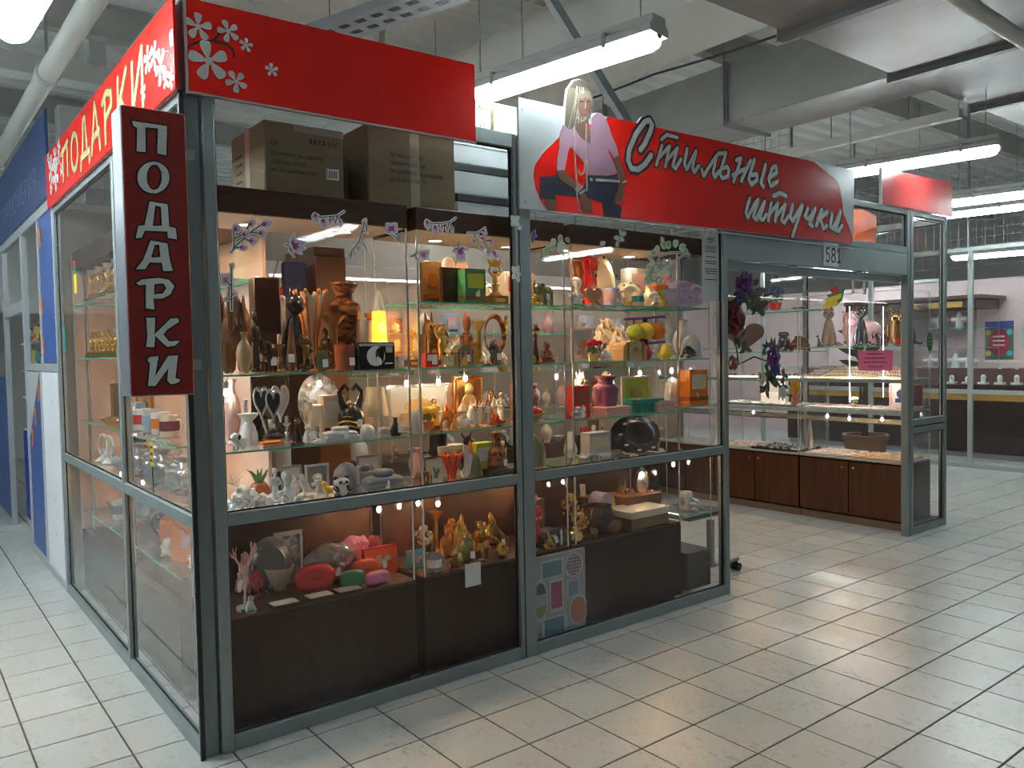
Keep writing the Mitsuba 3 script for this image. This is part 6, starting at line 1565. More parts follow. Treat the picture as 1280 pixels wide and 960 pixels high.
goods('carton', 'red_gift_box', 'bright red gift box left of the dark cat vase', 'box', 2.328, 0.220, 1.26, 0.196, 0.131, ('red', 'rust', 'red'), tagged=1)
goods('owl', 'owl_figurine', 'cream wooden owl with dark eyes above the red gift box', 'figurine', 2.545, 0.440, 1.26, 0.245, 0.126, ('cream', 'tan', 'black'), tagged=1, lift=.03)
goods('drop_vase', 'vase', 'dark plum vase behind the long pink box', 'vase', 2.587, 0.300, 1.26, 0.204, 0.168, ('plum',))
goods('shoulder_vase', 'vase', 'dusky violet vase with a pale rim right of the dark plum vase', 'vase', 2.581, 0.240, 1.26, 0.246, 0.175, ('mauve',))
goods('wide_frame', 'framed_photo', 'cream photo frame with a lime green mount', 'picture', 2.983, 0.360, 1.26, 0.231, 0.285, ('cream', 'lime', 'tan'))
goods('flat_box', 'pink_box', 'long flat pale pink box at the front of the shelf with the red gift box', 'box', 2.574, 0.170, 1.26, 0.058, 0.467, ('rose', 'rose'))
goods('flat_box', 'teal_box', 'flat teal box lying on the shelf before the lime framed picture', 'box', 2.927, 0.240, 1.26, 0.088, 0.228, ('teal', 'teal'), lift=.0)
goods('chest', 'purse', 'patterned pale rose purse at the right end of the shelf', 'purse', 3.028, 0.190, 1.26, 0.073, 0.258, ('rose', 'pale_grey', 'dark_red'))
goods('carton', 'incense_pack', 'orange red glossy pack standing on the narrow shelf by the doorway', 'box', 3.372, 0.200, 1.285, 0.239, 0.193, ('orange', 'cream', 'rust'), tagged=-1)
goods('dome', 'glass_dome', 'olive glass dome with a cream flower, right of the middle post', 'ornament', 1.964, 0.220, 0.98, 0.213, 0.168, ('olive', 'tan'))
goods('carton', 'white_carton', 'white printed carton left of the large black plate', 'box', 2.546, 0.300, 0.98, 0.173, 0.293, ('pale_grey', 'cream', 'white'))
goods('chest', 'watch_box', 'small grey watch box in front of the white carton', 'box', 2.381, 0.180, 0.98, 0.057, 0.140, ('grey', 'pale_grey', 'black'))
goods('plate', 'black_plate', 'very large black plate with a wreath of cream blossoms, leaning in the second window', 'plate', 2.939, 0.300, 0.98, 0.249, 0.552, ('black', 'navy', 'cream'), rz=8)
goods('plate', 'orange_plate', 'small orange red plate right of the large black plate', 'plate', 3.063, 0.420, 0.98, 0.107, 0.140, ('orange', 'rust', 'red'))
goods('carton', 'price_card', 'small pink and white card stood in front of the large black plate', 'card', 2.743, 0.170, 0.98, 0.029, 0.160, ('white', 'rose', 'pale_grey'))
goods('shell_cluster', 'shell_ornament', 'small white shell ornament below the large black plate', 'ornament', 2.583, 0.160, 0.98, 0.020, 0.140, ('white', 'lilac'))
goods('figure', 'doll', 'Chinese doll in a red robe with black hair, right of the middle post', 'doll', 1.986, 0.240, 0.53, 0.318, 0.103, ('red', 'skin', 'black'))
goods('carton', 'wooden_caddy', 'brown wooden tea caddy behind the red-robed doll', 'box', 2.073, 0.380, 0.53, 0.246, 0.156, ('brown', 'rust', 'dark_brown'))
goods('candlestick', 'candlestick', 'low gilt candlestick in front of the red-robed doll', 'candlestick', 1.898, 0.170, 0.53, 0.168, 0.100, ('gold', 'cream'))
goods('chest', 'jewel_chest', 'dark metal jewel chest right of the low gilt candlestick', 'box', 2.065, 0.200, 0.53, 0.101, 0.161, ('gunmetal', 'foil', 'black'), tagged=1)
goods('bead_tree', 'bead_tree', 'tree of gilt beads, left of the brown bowls in the lower window', 'ornament', 2.374, 0.360, 0.53, 0.251, 0.121, ('gold', 'gold'))
goods('bead_tree', 'bead_tree', 'small tree of gilt beads in front of the taller one', 'ornament', 2.298, 0.190, 0.53, 0.165, 0.118, ('gold', 'bronze'))
goods('gnarled_bowl', 'pot', 'dark brown gnarled ceramic pot with a black rim', 'pot', 2.523, 0.260, 0.53, 0.169, 0.216, ('dark_brown', 'black'), tagged=1)
goods('gnarled_bowl', 'pot', 'lower brown ceramic pot right of the gnarled pot', 'pot', 2.570, 0.170, 0.53, 0.090, 0.140, ('brown', 'dark_brown'))
goods('chest', 'trinket_box', 'lilac trinket box behind the gnarled pot', 'box', 2.703, 0.420, 0.53, 0.208, 0.146, ('lilac', 'yellow', 'cream'))
goods('flat_box', 'metal_box', 'bronze box with a bright lid reflecting the bulb', 'box', 2.855, 0.220, 0.53, 0.116, 0.361, ('bronze', 'cream'))
goods('flat_box', 'wooden_chest', 'red brown wooden chest with a flaring lid, behind the bronze box', 'box', 3.003, 0.440, 0.53, 0.168, 0.339, ('rust', 'brown'))
goods('clock', 'mantel_clock', 'dark bronze clock with a cream face standing on the wooden chest', 'clock', 3.062, 0.400, 0.53, 0.182, 0.143, ('dark_brown', 'cream', 'bronze'), lift=.14)
goods('chest', 'trinket_box', 'small dark chest with a white lock at the right end of the lower counter', 'box', 3.058, 0.240, 0.53, 0.051, 0.158, ('dark_brown', 'cream', 'black'))
goods('coral_tree', 'gilt_tree', 'gilt wire tree at the right end of the lower counter', 'ornament', 3.065, 0.340, 0.53, 0.190, 0.132, ('gold', 'gold'))
goods('mug', 'mug', 'clear and white cup on the narrow low shelf by the doorway', 'mug', 3.370, 0.260, 0.55, 0.132, 0.118, ('white', 'foil'))
goods('shell_cluster', 'shell_ornament', 'pale shell ornament on the narrow low shelf by the doorway', 'ornament', 3.389, 0.220, 0.55, 0.092, 0.138, ('frost', 'rose'))
goods('figure', 'statuette', 'dark bronze lady statuette in the shade behind the gilt column bowl', 'figurine', 0.809, 0.460, 1.59, 0.217, 0.070, ('gunmetal', 'bronze', 'dark_brown'))
goods('vase', 'vase', 'brown speckled vase half hidden behind the lava lamp', 'vase', 1.060, 0.460, 1.59, 0.294, 0.067, ('swirl',))
goods('owl', 'owl_figurine', 'small bronze owl at the right end of the upper gift shelf', 'figurine', 1.059, 0.440, 1.59, 0.174, 0.070, ('bronze', 'gold', 'black'))
goods('heart', 'heart_box', 'red heart-shaped box peeping out behind the gilt plaque', 'box', 1.449, 0.460, 1.93, 0.169, 0.095, ('red', 'rose'))
goods('figure', 'statuette', 'cream lady statuette behind the green souvenir box', 'figurine', 1.810, 0.440, 1.93, 0.159, 0.081, ('cream', 'skin', 'brown'))
goods('bust', 'bust', 'little cream bust between the gilt cherub and the brown monk', 'bust', 1.618, 0.460, 1.595, 0.178, 0.066, ('cream', 'tan'))
goods('horse', 'horse_figurine', 'black and white striped zebra figurine left of the ring sculpture', 'figurine', 1.689, 0.300, 1.595, 0.164, 0.078, ('white', 'black', 'black'))
goods('toad', 'money_toad', 'tiny gilt toad at the front edge left of the gilt cross', 'figurine', 1.449, 0.150, 1.595, 0.051, 0.062, ('gold', 'gold'))
goods('shell_cluster', 'shell_ornament', 'white shell ornament behind the small dark elephant', 'ornament', 1.919, 0.440, 1.595, 0.073, 0.084, ('white', 'cream'))
goods('bottle_vase', 'vase', 'clear tall bottle behind the white aroma lamp', 'vase', 0.385, 0.460, 1.255, 0.205, 0.062, ('frost',))
goods('candlestick', 'candlestick', 'chrome candlestick left of the black porcelain cat', 'candlestick', 0.523, 0.300, 1.255, 0.127, 0.056, ('silver', 'white'))
goods('bust', 'angel_bust', 'white angel bust behind the black double-necked vase', 'figurine', 0.934, 0.460, 1.255, 0.177, 0.073, ('white', 'cream'))
goods('stone_jar', 'trinket_jar', 'tiny white lidded jar at the front edge next to the white cat', 'jar', 0.618, 0.150, 1.255, 0.024, 0.056, ('white', 'gold', 'pale_grey'), tagged=1)
goods('swan', 'swan_figurine', 'little clear glass swan at the front edge below the black double-necked vase', 'figurine', 0.783, 0.150, 1.255, 0.030, 0.059, ('frost', 'gold'))
goods('carton', 'picture_tile', 'pale picture tile right of the cream table lamp', 'picture', 1.053, 0.460, 1.255, 0.163, 0.090, ('cream', 'white', 'rose'))
goods('figure', 'lady_figurine', 'porcelain lady in a yellow gown in front of the wide silver frame', 'figurine', 1.394, 0.360, 1.26, 0.161, 0.083, ('yellow', 'skin', 'brown'))
goods('dome', 'crystal_ball', 'small clear crystal dome on the left of the owl shelf', 'ornament', 1.180, 0.200, 1.26, 0.119, 0.067, ('frost', 'foil'))
goods('owl', 'owl_figurine', 'brown owl figurine standing behind the cooks', 'figurine', 1.775, 0.360, 1.26, 0.206, 0.069, ('brown', 'gold', 'black'))
goods('toad', 'gilt_snail', 'gilt creature at the front edge left of the bright bulb', 'figurine', 1.379, 0.150, 1.26, 0.059, 0.061, ('gold', 'tan'))
goods('bird', 'bird_figurine', 'tiny red bird at the front edge beside the middle post', 'figurine', 1.675, 0.150, 1.26, 0.057, 0.066, ('red', 'orange', 'black'))
goods('coral_tree', 'coral_ornament', 'white coral branch at the far left rear of the lowest gift shelf', 'ornament', 0.330, 0.460, 0.98, 0.138, 0.077, ('white', 'white'))
goods('shell_cluster', 'crystal_heap', 'small heap of clear crystals in front of the frosted glass bust', 'ornament', 0.449, 0.150, 0.98, 0.063, 0.061, ('frost', 'white'))
goods('owl', 'owl_figurine', 'tiny frosted glass owl next to the small heap of crystals', 'figurine', 0.507, 0.150, 0.98, 0.049, 0.054, ('frost', 'frost', 'gold'))
goods('mug', 'candle_cup', 'tiny white candle cup in front of the yellow duck', 'candle holder', 0.640, 0.150, 0.98, 0.017, 0.053, ('white', 'cream'))
goods('figure', 'angel_figurine', 'frosted angel between the parrot and the yellow duck', 'figurine', 0.696, 0.340, 0.98, 0.096, 0.059, ('frost', 'frost', 'white'))
goods('stone_jar', 'trinket_jar', 'small slate jar right of the panda', 'jar', 0.813, 0.150, 0.98, 0.042, 0.069, ('slate', 'slate', 'grey'))
goods('wide_frame', 'framed_photo', 'grey slate frame behind the large grey stone jar', 'picture', 1.036, 0.460, 0.98, 0.155, 0.147, ('slate', 'pale_grey', 'slate'))
goods('vase', 'vase', 'pale rose vase at the left rear of the shelf below the owls', 'vase', 1.329, 0.460, 0.98, 0.166, 0.093, ('rose',))
goods('chest', 'jewel_chest', 'small brown jewel chest at the left front of the shelf below the owls', 'box', 1.183, 0.150, 0.98, 0.084, 0.076, ('brown', 'gold', 'black'))
goods('carton', 'white_carton', 'white carton with an orange label behind the brown jug', 'box', 1.884, 0.460, 0.98, 0.155, 0.107, ('white', 'orange', 'rose'))
goods('wide_frame', 'hanging_plate', 'grey floral plate frame at the rear of the lower counter', 'plate', 0.579, 0.460, 0.53, 0.265, 0.134, ('pale_grey', 'stone', 'slate'))
goods('toad', 'stone_toad', 'small pale stone toad beside the smooth grey stone', 'figurine', 0.268, 0.150, 0.53, 0.073, 0.051, ('pale_grey', 'tan'))
goods('pouch', 'cosmetic_pouch', 'dark red cosmetic pouch behind the orange felt bag', 'pouch', 1.050, 0.460, 0.53, 0.177, 0.099, ('dark_red', 'red'))
goods('bead_tree', 'bead_tree', 'tree of amber beads behind the money toads', 'ornament', 1.552, 0.460, 0.53, 0.191, 0.099, ('amber', 'gold'))
goods('toad', 'money_toad', 'small bronze money toad at the counter edge right of the grey mug', 'figurine', 1.355, 0.150, 0.53, 0.079, 0.071, ('bronze', 'gold'))
goods('seated_monk', 'monk_figurine', 'gilt laughing monk behind the gilt elephant', 'figurine', 1.810, 0.440, 0.53, 0.196, 0.106, ('gold', 'gold'))
goods('owl', 'owl_figurine', 'small gilt owl at the counter edge beside the middle post', 'figurine', 1.685, 0.150, 0.53, 0.095, 0.078, ('gold', 'bronze', 'black'))
goods('column_cherub', 'column_cherub', 'bronze cherub with a column in the rear behind the turquoise bag', 'figurine', 1.438, 0.460, 0.53, 0.244, 0.085, ('bronze', 'gold'))
goods('horse', 'horse_figurine', 'small gilt horse above the green money toad', 'figurine', 1.555, 0.320, 0.53, 0.248, 0.076, ('gold', 'gold', 'gold'))
goods('bouquet', 'paper_flowers', 'bunch of orange paper flowers behind the panda plate', 'ornament', 2.763, 0.460, 1.94, 0.242, 0.102, ('orange', 'red', 'red'))
goods('mug', 'cup', 'small pale cup in front of the map plate', 'cup', 2.809, 0.160, 1.94, 0.086, 0.102, ('cream', 'teal'))
goods('carton', 'souvenir_box', 'cream souvenir box behind the cream jug', 'box', 3.056, 0.440, 1.94, 0.274, 0.164, ('cream', 'rose', 'lilac'))
goods('cherub', 'cherub_figurine', 'little white cherub in front of the cream jug', 'figurine', 2.958, 0.160, 1.94, 0.101, 0.106, ('white', 'cream'))
goods('bust', 'bust', 'tan bust behind the white lettered carton', 'bust', 2.084, 0.460, 1.93, 0.285, 0.121, ('tan', 'brown'))
goods('vase', 'vase', 'clear vase behind the large shell frame', 'vase', 2.577, 0.460, 1.6, 0.244, 0.140, ('frost',))
goods('shell_cluster', 'shell_ornament', 'small white shell heap right of the red porcelain flowers', 'ornament', 2.509, 0.150, 1.6, 0.075, 0.096, ('white', 'rose'))
goods('coral_tree', 'gilt_tree', 'gilt branching tree behind the cream coral ornaments', 'ornament', 3.031, 0.440, 1.6, 0.268, 0.156, ('gold', 'gold'))
goods('toad', 'silver_toad', 'small silver creature below the short black vase', 'figurine', 2.933, 0.150, 1.6, 0.060, 0.091, ('silver', 'foil'))
goods('plate', 'flower_plate', 'white plate with dark flowers behind the violet vase', 'plate', 2.831, 0.460, 1.26, 0.267, 0.149, ('white', 'rose', 'dark_brown'))
goods('stone_jar', 'trinket_jar', 'little silver jar in front of the bright red gift box', 'jar', 2.264, 0.150, 1.26, 0.077, 0.090, ('silver', 'foil', 'grey'), tagged=1)
goods('bottle_vase', 'vase', 'clear bottle vase above the patterned purse', 'vase', 3.054, 0.460, 1.26, 0.194, 0.169, ('frost',))
goods('drop_vase', 'vase', 'grey glass drop vase left of the white printed carton', 'vase', 2.474, 0.460, 0.98, 0.168, 0.124, ('frost',))
goods('owl', 'owl_figurine', "small yellow and white owl at the left front of the black plate's shelf", 'figurine', 2.230, 0.150, 0.98, 0.049, 0.101, ('yellow', 'white', 'black'))
goods('shell_cluster', 'shell_ornament', 'small pale shell heap right of the large black plate', 'ornament', 2.991, 0.150, 0.98, 0.045, 0.139, ('white', 'foil'))
goods('stone_jar', 'trinket_jar', 'small gilt jar at the counter edge left of the gnarled pot', 'jar', 2.227, 0.150, 0.53, 0.093, 0.089, ('gold', 'gold', 'bronze'))
goods('candlestick', 'candlestick', 'tall gilt candlestick behind the trees of gilt beads', 'candlestick', 2.576, 0.460, 0.53, 0.266, 0.128, ('gold', 'cream'))
goods('toad', 'money_toad', 'dark bronze toad in front of the bronze box', 'figurine', 2.765, 0.150, 0.53, 0.056, 0.117, ('gunmetal', 'bronze'))
goods('elephant', 'elephant_figurine', 'tiny bronze elephant at the counter edge below the gnarled pot', 'figurine', 2.373, 0.150, 0.53, 0.073, 0.080, ('bronze', 'cream'), rz=15)
goods('owl', 'owl_figurine', 'dark bronze owl in the rear of the lower counter', 'figurine', 2.938, 0.460, 0.53, 0.256, 0.123, ('bronze', 'gold', 'black'))
goods('trophy', 'trophy', 'small gilt trophy behind the Chinese doll', 'trophy', 2.084, 0.440, 0.53, 0.266, 0.076, ('gold', 'dark_brown', 'gold'))
goods('toad', 'money_toad', 'gilt money toad at the counter edge below the wooden caddy', 'figurine', 2.022, 0.150, 0.53, 0.078, 0.085, ('gold', 'gold'))
goods('vase', 'vase', 'pale rose vase behind the glittering cushion', 'vase', 3.388, 0.440, 1.94, 0.250, 0.141, ('rose',))
goods('candlestick', 'candlestick', 'clear glass candlestick on the narrow shelf stack', 'candlestick', 3.392, 0.440, 1.6, 0.276, 0.128, ('frost', 'white'))
goods('dome', 'glass_dome', 'small clear dome left of the orange red pack', 'ornament', 3.393, 0.400, 1.285, 0.188, 0.122, ('frost', 'foil'))
# ---------------------------------------------------------------- blue neighbour kiosk on the left
nk = thing('neighbour_kiosk', 'blue and grey kiosk adjoining the gift kiosk on the left, with a faded blue fascia', 'kiosk')
part(nk, 'fascia', bev(-.02, .0, 3.15, 9.0, 2.83, 3.44, .003), M_BLUE)
M_FADE = mat((.075, .115, .21), .5)
t = meshkit.text_mesh('ПАРФЮМЕРИЯ', .17, .0015)
v = t.vertices; t.vertices = np.stack([-.0202 - v[:, 2], 3.66 + (v[:, 0].max() - v[:, 0]) * 1.35, v[:, 1] + 2.96], 1); t.fix_normals()
part(nk, 'faded_letters', t, M_FADE)
for y0, y1, z0, z1 in ((3.14, 3.17, 0, 2.83), (3.98, 4.03, 0, 1.62), (3.86, 3.89, 1.62, 2.83), (4.80, 4.86, 0, 2.83), (6.20, 6.28, 0, 2.83)):
    part(nk, 'post', bev(.0, .045, y0, y1, z0, z1, .003), mat((.42, .45, .48), .4, .3))
part(nk, 'rail', bev(.0, .045, 3.17, 4.80, 1.585, 1.645, .003), mat((.42, .45, .48), .4, .3))
part(nk, 'rail', bev(.0, .045, 3.17, 9.0, 2.76, 2.83, .003), mat((.42, .45, .48), .4, .3))
part(nk, 'rail', bev(.0, .045, 3.17, 4.80, 0, .06, .003), mat((.42, .45, .48), .4, .3))
part(nk, 'rail', bev(.0, .045, 4.86, 6.20, 2.10, 2.20, .003), mat((.42, .45, .48), .4, .3))
part(nk, 'white_panel', bev(.012, .04, 3.17, 3.98, .06, 1.585, .003), mat((.66, .68, .72), .4))
for z in (.35, .62, 1.05, 1.35):
    part(nk, 'rivet', tube([(.013, 3.55, z), (.010, 3.55, z)], .008, 8), M_STEEL)
part(nk, 'blue_panel', bev(.012, .04, 3.17, 3.86, 1.645, 2.76, .003), mat((.045, .10, .30), .35))
part(nk, 'blue_panel', bev(.012, .04, 4.03, 4.80, .06, 1.585, .003), mat((.045, .10, .30), .35))
part(nk, 'blue_panel', bev(.012, .04, 6.28, 8.9, .03, 1.5, .003), mat((.045, .10, .30), .35))
part(nk, 'pane', pane('', .025, .025, 3.89, 4.80, 1.645, 2.76), PANE)
part(nk, 'pane', pane('', .025, .025, 4.86, 6.20, 2.20, 2.76), PANE)
part(nk, 'pane', pane('', .025, .025, 6.28, 8.9, 1.5, 2.76), PANE)
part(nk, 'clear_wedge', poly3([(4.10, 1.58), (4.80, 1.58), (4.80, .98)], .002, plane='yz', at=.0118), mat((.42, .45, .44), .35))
part(nk, 'inner_wall', bev(1.2, 1.22, 3.2, 9, 0, 2.8, .003), mat((.52, .54, .53), .6))
part(nk, 'side_wall', bev(.05, 1.2, 3.18, 3.2, 0, 2.8, .003), mat((.52, .54, .53), .6))
for _bf, (y, z) in enumerate(((3.78, 2.62), (3.82, 2.10), (3.84, 1.78), (4.16, 1.42), (4.38, 1.20), (4.60, 1.02))):
    s_ = thing('butterfly_sticker', f"orange butterfly sticker on the {'upper' if z > 1.6 else 'lower'} blue panel of the neighbour kiosk, {('highest', 'middle', 'lowest')[_bf % 3]} of three", 'sticker', 'orange stickers on the blue panels')
    for q, (dy, dz) in enumerate(((.07, .07), (-.06, .08), (.05, -.09), (-.07, -.05))):
        part(s_, 'wing', poly3(petal((y, z), (y + dy, z + dz), .06), .0015, plane='yz', at=.0115), COL['rust'] if q % 2 else COL['orange'])
sh = thing('shop_shelf', 'grey shelf rack inside the blue kiosk opening', 'shelf')
for z in (.62, 1.0, 1.32, 1.58, 1.84):
    part(sh, 'shelf_board', bev(.10, .55, 5.05, 5.9, z - .015, z, .003), mat((.5, .5, .5), .5))
part(sh, 'back', bev(.55, .57, 5.05, 5.9, 0, 2.1, .003), mat((.35, .36, .36), .5))
part(sh, 'blue_front', bev(.09, .11, 5.05, 5.9, .12, .98, .003), mat((.01, .02, .26), .4))
part(sh, 'plinth', bev(.10, .55, 5.05, 5.9, 0, .12, .003), mat((.4, .42, .40), .5))
pk = random.Random(8)
for z in (1.0, 1.32, 1.58, 1.84):
    for i in range(5):
        c0 = pk.choice(('navy', 'orange', 'white', 'teal', 'yellow', 'red'))
        goods('carton', 'product_pack', f"small {c0} product pack, {('first', 'second', 'third', 'fourth', 'fifth')[i]} from the near end of the {('lowest', 'second', 'third', 'top')[(1.0, 1.32, 1.58, 1.84).index(z)]} rack board", 'box', .20, 5.16 + i * .16, z, pk.uniform(.12, .2), .1, (c0, pk.choice(('white', 'yellow', 'cyan')), pk.choice(('orange', 'navy', 'white'))), rz=-80, group='product packs on the rack')

# ---------------------------------------------------------------- jewellery shop on the right, behind its glass front
js = thing('jewellery_shop_front', 'grey framed glass front of the jewellery shop on the right', 'shop front')
M_FR = mat((.40, .45, .44), .4, .3)
for y in (-1.4, -.3, 1.37, 2.75, 4.6):
    part(js, 'post', bev(10.48, 10.53, y - .03, y + .03, 0, 2.95, .003), M_FR)
for z in (.03, 1.02, 2.92):
    part(js, 'rail', bev(10.48, 10.53, -1.4, 4.6, z - .03, z + .03, .003), M_FR)
for y0, y1 in ((-1.37, -.33), (-.27, 1.34), (1.40, 2.72), (2.78, 4.57)):
    for z0, z1 in ((.06, .99), (1.05, 2.89)):
        part(js, 'pane', pane('', 10.505, 10.505, y0, y1, z0, z1), PANE)
struct('wall_shop_right', cat_(box(13.3, 13.36, -1.5, 8.0, 0, 2.72), box(10.56, 13.3, 7.94, 8.0, 0, 2.72)), mat((.66, .53, .53), .6))
jc = thing('jewellery_counter', 'long dark brown jewellery counter with a golden wood band in the right-hand shop', 'counter')
part(jc, 'base', bev(11.5, 12.1, -1.2, 4.8, .08, .84, .004), mat((.030, .016, .014), .4))
part(jc, 'band', bev(11.48, 12.1, -1.2, 4.8, .84, .955, .004), mat((.42, .24, .06), .35))
part(jc, 'top', bev(11.46, 12.1, -1.2, 4.8, .955, 1.07, .004), mat((.05, .022, .020), .35))
part(jc, 'plinth', bev(11.56, 12.1, -1.2, 4.8, 0, .08, .004), mat((.4, .4, .4), .5))
part(jc, 'case_pane', pane('', 11.48, 11.48, -1.2, 4.8, 1.07, 1.32), PANE)
part(jc, 'case_edge', box(11.47, 11.49, -1.2, 4.8, 1.315, 1.325), M_GEDGE)
part(jc, 'case_back', bev(11.86, 11.88, -1.2, 4.8, 1.07, 1.30, .003), mat((.12, .06, .055), .5))
for i in range(12):
    k = part(jc, 'lamp', tube([(11.84, -.9 + i * .22, 1.29), (11.84, -.9 + i * .22, 1.31)], .022, 8), mat((.9, .9, .9), .5))
    if i % 3 == 0:
        scene[k]['emitter'] = {'type': 'area', 'radiance': {'type': 'rgb', 'value': [30, 24, 20]}}
jq = random.Random(12)
for i in range(14):
    bx_ = thing('jewellery_stand', ('first', 'second', 'third', 'fourth', 'fifth', 'sixth', 'seventh', 'eighth', 'ninth', 'tenth', 'eleventh', 'twelfth', 'thirteenth', 'last')[i] + ' small white jewellery stand from the right on the far counter', 'stand', 'white jewellery stands on the far counter')
    y = -.75 + i * .22
    h = jq.uniform(.07, .17)
    part(bx_, 'body', bev(11.6, 11.72, y - .06, y + .06, 1.072, 1.072 + .03, .004), M_WHITE)
    part(bx_, 'upright', blob([(11.66, y, 1.10, .03), (11.66, y, 1.10 + h * .6, .035)]), M_WHITE)
cabt = thing('display_cabinet', 'tall glass wall cabinet with a dark crown in the right-hand shop', 'cabinet')
part(cabt, 'crown', cat_(bev(12.3, 13.2, 1.95, 4.2, 2.36, 2.42, .004), bev(12.36, 13.2, 2.05, 4.2, 2.22, 2.36, .004)), mat((.05, .026, .02), .35))
for y in (2.25, 2.55, 2.95):
    part(cabt, 'gold_inlay', bev(12.345, 12.362, y, y + .24, 2.24, 2.33, .003), mat((.50, .30, .09), .3))
part(cabt, 'base', bev(12.4, 13.2, 2.05, 4.2, 0, 1.25, .004), mat((.05, .025, .022), .4))
for z in (1.60, 1.92):
    glass_shelf(cabt, 12.42, 13.2, 2.07, 4.18, z)
side_glass(cabt, 'y', 2.06, 12.42, 13.2, 1.25, 2.22)
part(cabt, 'front_pane', pane('', 12.42, 12.42, 2.07, 4.18, 1.25, 2.22), PANE)
for y, z in ((2.45, 1.925), (2.75, 1.925), (2.50, 1.255), (2.9, 1.255), (2.3, 1.255)):
    b_ = thing('necklace_bust', f"white necklace bust in the glass cabinet, {'right' if y < 2.6 else 'left'} one on the {'upper' if z > 1.9 else 'lower'} shelf" + (' corner' if y == 2.3 else ''), 'bust', 'white necklace busts in the wall cabinet')
    part(b_, 'bust', blob([(12.7, y - .09, z + .14, .05), (12.7, y + .09, z + .14, .05)], [(12.7, y, z + .02, .06), (12.7, y, z + .15, .06), (12.7, y, z + .23, .035)]), M_WHITE, 40)
po = thing('poster', 'blue, crimson and green poster on the pink wall of the right-hand shop', 'poster')
part(po, 'sheet', box(13.288, 13.298, 1.88, 2.30, 1.40, 2.02), mat((.05, .18, .10), .5))
part(po, 'top_band', box(13.285, 13.289, 1.88, 2.30, 1.90, 2.02), mat((.04, .07, .30), .5))
part(po, 'medallion', poly3(sa.translate(sa.scale(sg.Point(0, 0).buffer(1), .16, .22), 2.09, 1.68), .004, plane='yz', at=13.288), mat((.34, .02, .06), .5))
for q in range(4):
    part(po, 'motif', poly3(sg.Point(1.93 + .32 * (q % 2), 1.50 + .34 * (q // 2)).buffer(.045), .006, plane='yz', at=13.288), COL['yellow'] if q % 2 else COL['cyan'])
for q in range(3):
    part(po, 'text_line', box(13.280, 13.284, 2.0, 2.18, 1.62 + q * .07, 1.645 + q * .07), M_PAPER)
solo('poster', box(13.288, 13.298, 1.55, 1.75, 1.6, 1.98), mat((.35, .55, .50), .5), 'pale teal sheet on the pink wall at the right edge of the picture', 'poster')
ar = thing('arched_board', 'orange arched board standing on top of the counter showcase behind the transom pane', 'board')
part(ar, 'board', poly3([(5.66, 2.56), (5.72, 2.68), (5.86, 2.82), (6.08, 2.92), (6.32, 2.94), (6.55, 2.90), (6.55, 2.56)], .015, at=.60), mat((.50, .10, .03), .5))
part(ar, 'foot', box(5.64, 6.57, .58, .62, 2.54, 2.56), M_STEEL)
for x in (6.16, 6.36):
    part(ar, 'post', box(x - .01, x + .01, .59, .61, 2.15, 2.54), M_STEEL)
# planter in the passage behind the counter
pl = thing('planter', 'brown flower tub with a thin trunk in the passage behind the counter', 'planter')
part(pl, 'tub', (lambda m: (m.apply_translation([9.2, 2.13, 0]), m)[1])(lathe([(.17, 0), (.20, .03), (.27, .42), (.29, .44), (.29, .50), (.25, .50), (.24, .44)], 24)), mat((.16, .09, .055), .6), 40)
part(pl, 'soil', tube([(9.2, 2.13, .43), (9.2, 2.13, .455)], .24, 18), mat((.03, .02, .015), .9))
for dx, dz in ((-.04, 1.2), (.03, 1.4), (.0, 1.0)):
    part(pl, 'trunk', tube([(9.2 + dx, 2.13, .44), (9.2 + dx * 2, 2.15, .44 + dz * .5), (9.2 + dx * 3, 2.13, .44 + dz)], [.022, .018, .01], 7), mat((.06, .045, .03), .7))
for q in range(16):
    a = q * 2.4
    g = petal((0, 0), (.34, .10), .09)
    m = poly3(g, .003, at=0); m.apply_transform(trimesh.transformations.rotation_matrix(a, [0, 0, 1])); m.apply_translation([9.2, 2.13, 1.35 + .03 * q])
    part(pl, 'leaf', m, mat((.03, .09, .03), .5))
# grey facades across the passages, seen only as reflections
of = thing('opposite_shop', 'light grey shop facade across the left passage, seen in reflections', 'shop front')
part(of, 'wall', bev(-5.2, -5.0, -5.0, 9.0, 0, 2.6, .005), mat((.40, .41, .42), .4))
part(of, 'sign', bev(-5.02, -4.96, 0, 6.0, 2.6, 3.1, .005), mat((.16, .08, .07), .4))
for y in np.arange(-4.5, 9, 1.5):
    part(of, 'post', bev(-5.0, -4.95, y - .03, y + .03, 0, 2.6, .003), M_FR)
ob = thing('opposite_shop', 'low dark shop facade across the front passage, seen in reflections', 'shop front')
part(ob, 'wall', bev(-3, 12, -8.8, -8.6, 0, 2.4, .005), mat((.05, .05, .05), .5))
for x in np.arange(-2.5, 12, 1.6):
    part(ob, 'post', bev(x - .03, x + .03, -8.6, -8.55, 0, 2.4, .003), M_FR)
# ---------------------------------------------------------------- cartons on top of the showcases
M_PRINT = mat((.045, .035, .025), .8)
M_TAPE = mat((.33, .30, .24), .15, 0, .6)


def front_text(s, h, x, y, z, sx=1.0):
    t = meshkit.text_mesh(s, h, .0012)
    v = t.vertices; t.vertices = np.stack([v[:, 0] * sx + x, y - v[:, 2], v[:, 1] + z], 1); t.fix_normals()
    return t


def side_text(s, h, x, y, z, sx=1.0):
    """lettering on a face that looks towards -x, reading from larger to smaller y"""
    t = meshkit.text_mesh(s, h, .0012)
    v = t.vertices; t.vertices = np.stack([x - v[:, 2], y - v[:, 0] * sx, v[:, 1] + z], 1); t.fix_normals()
    return t


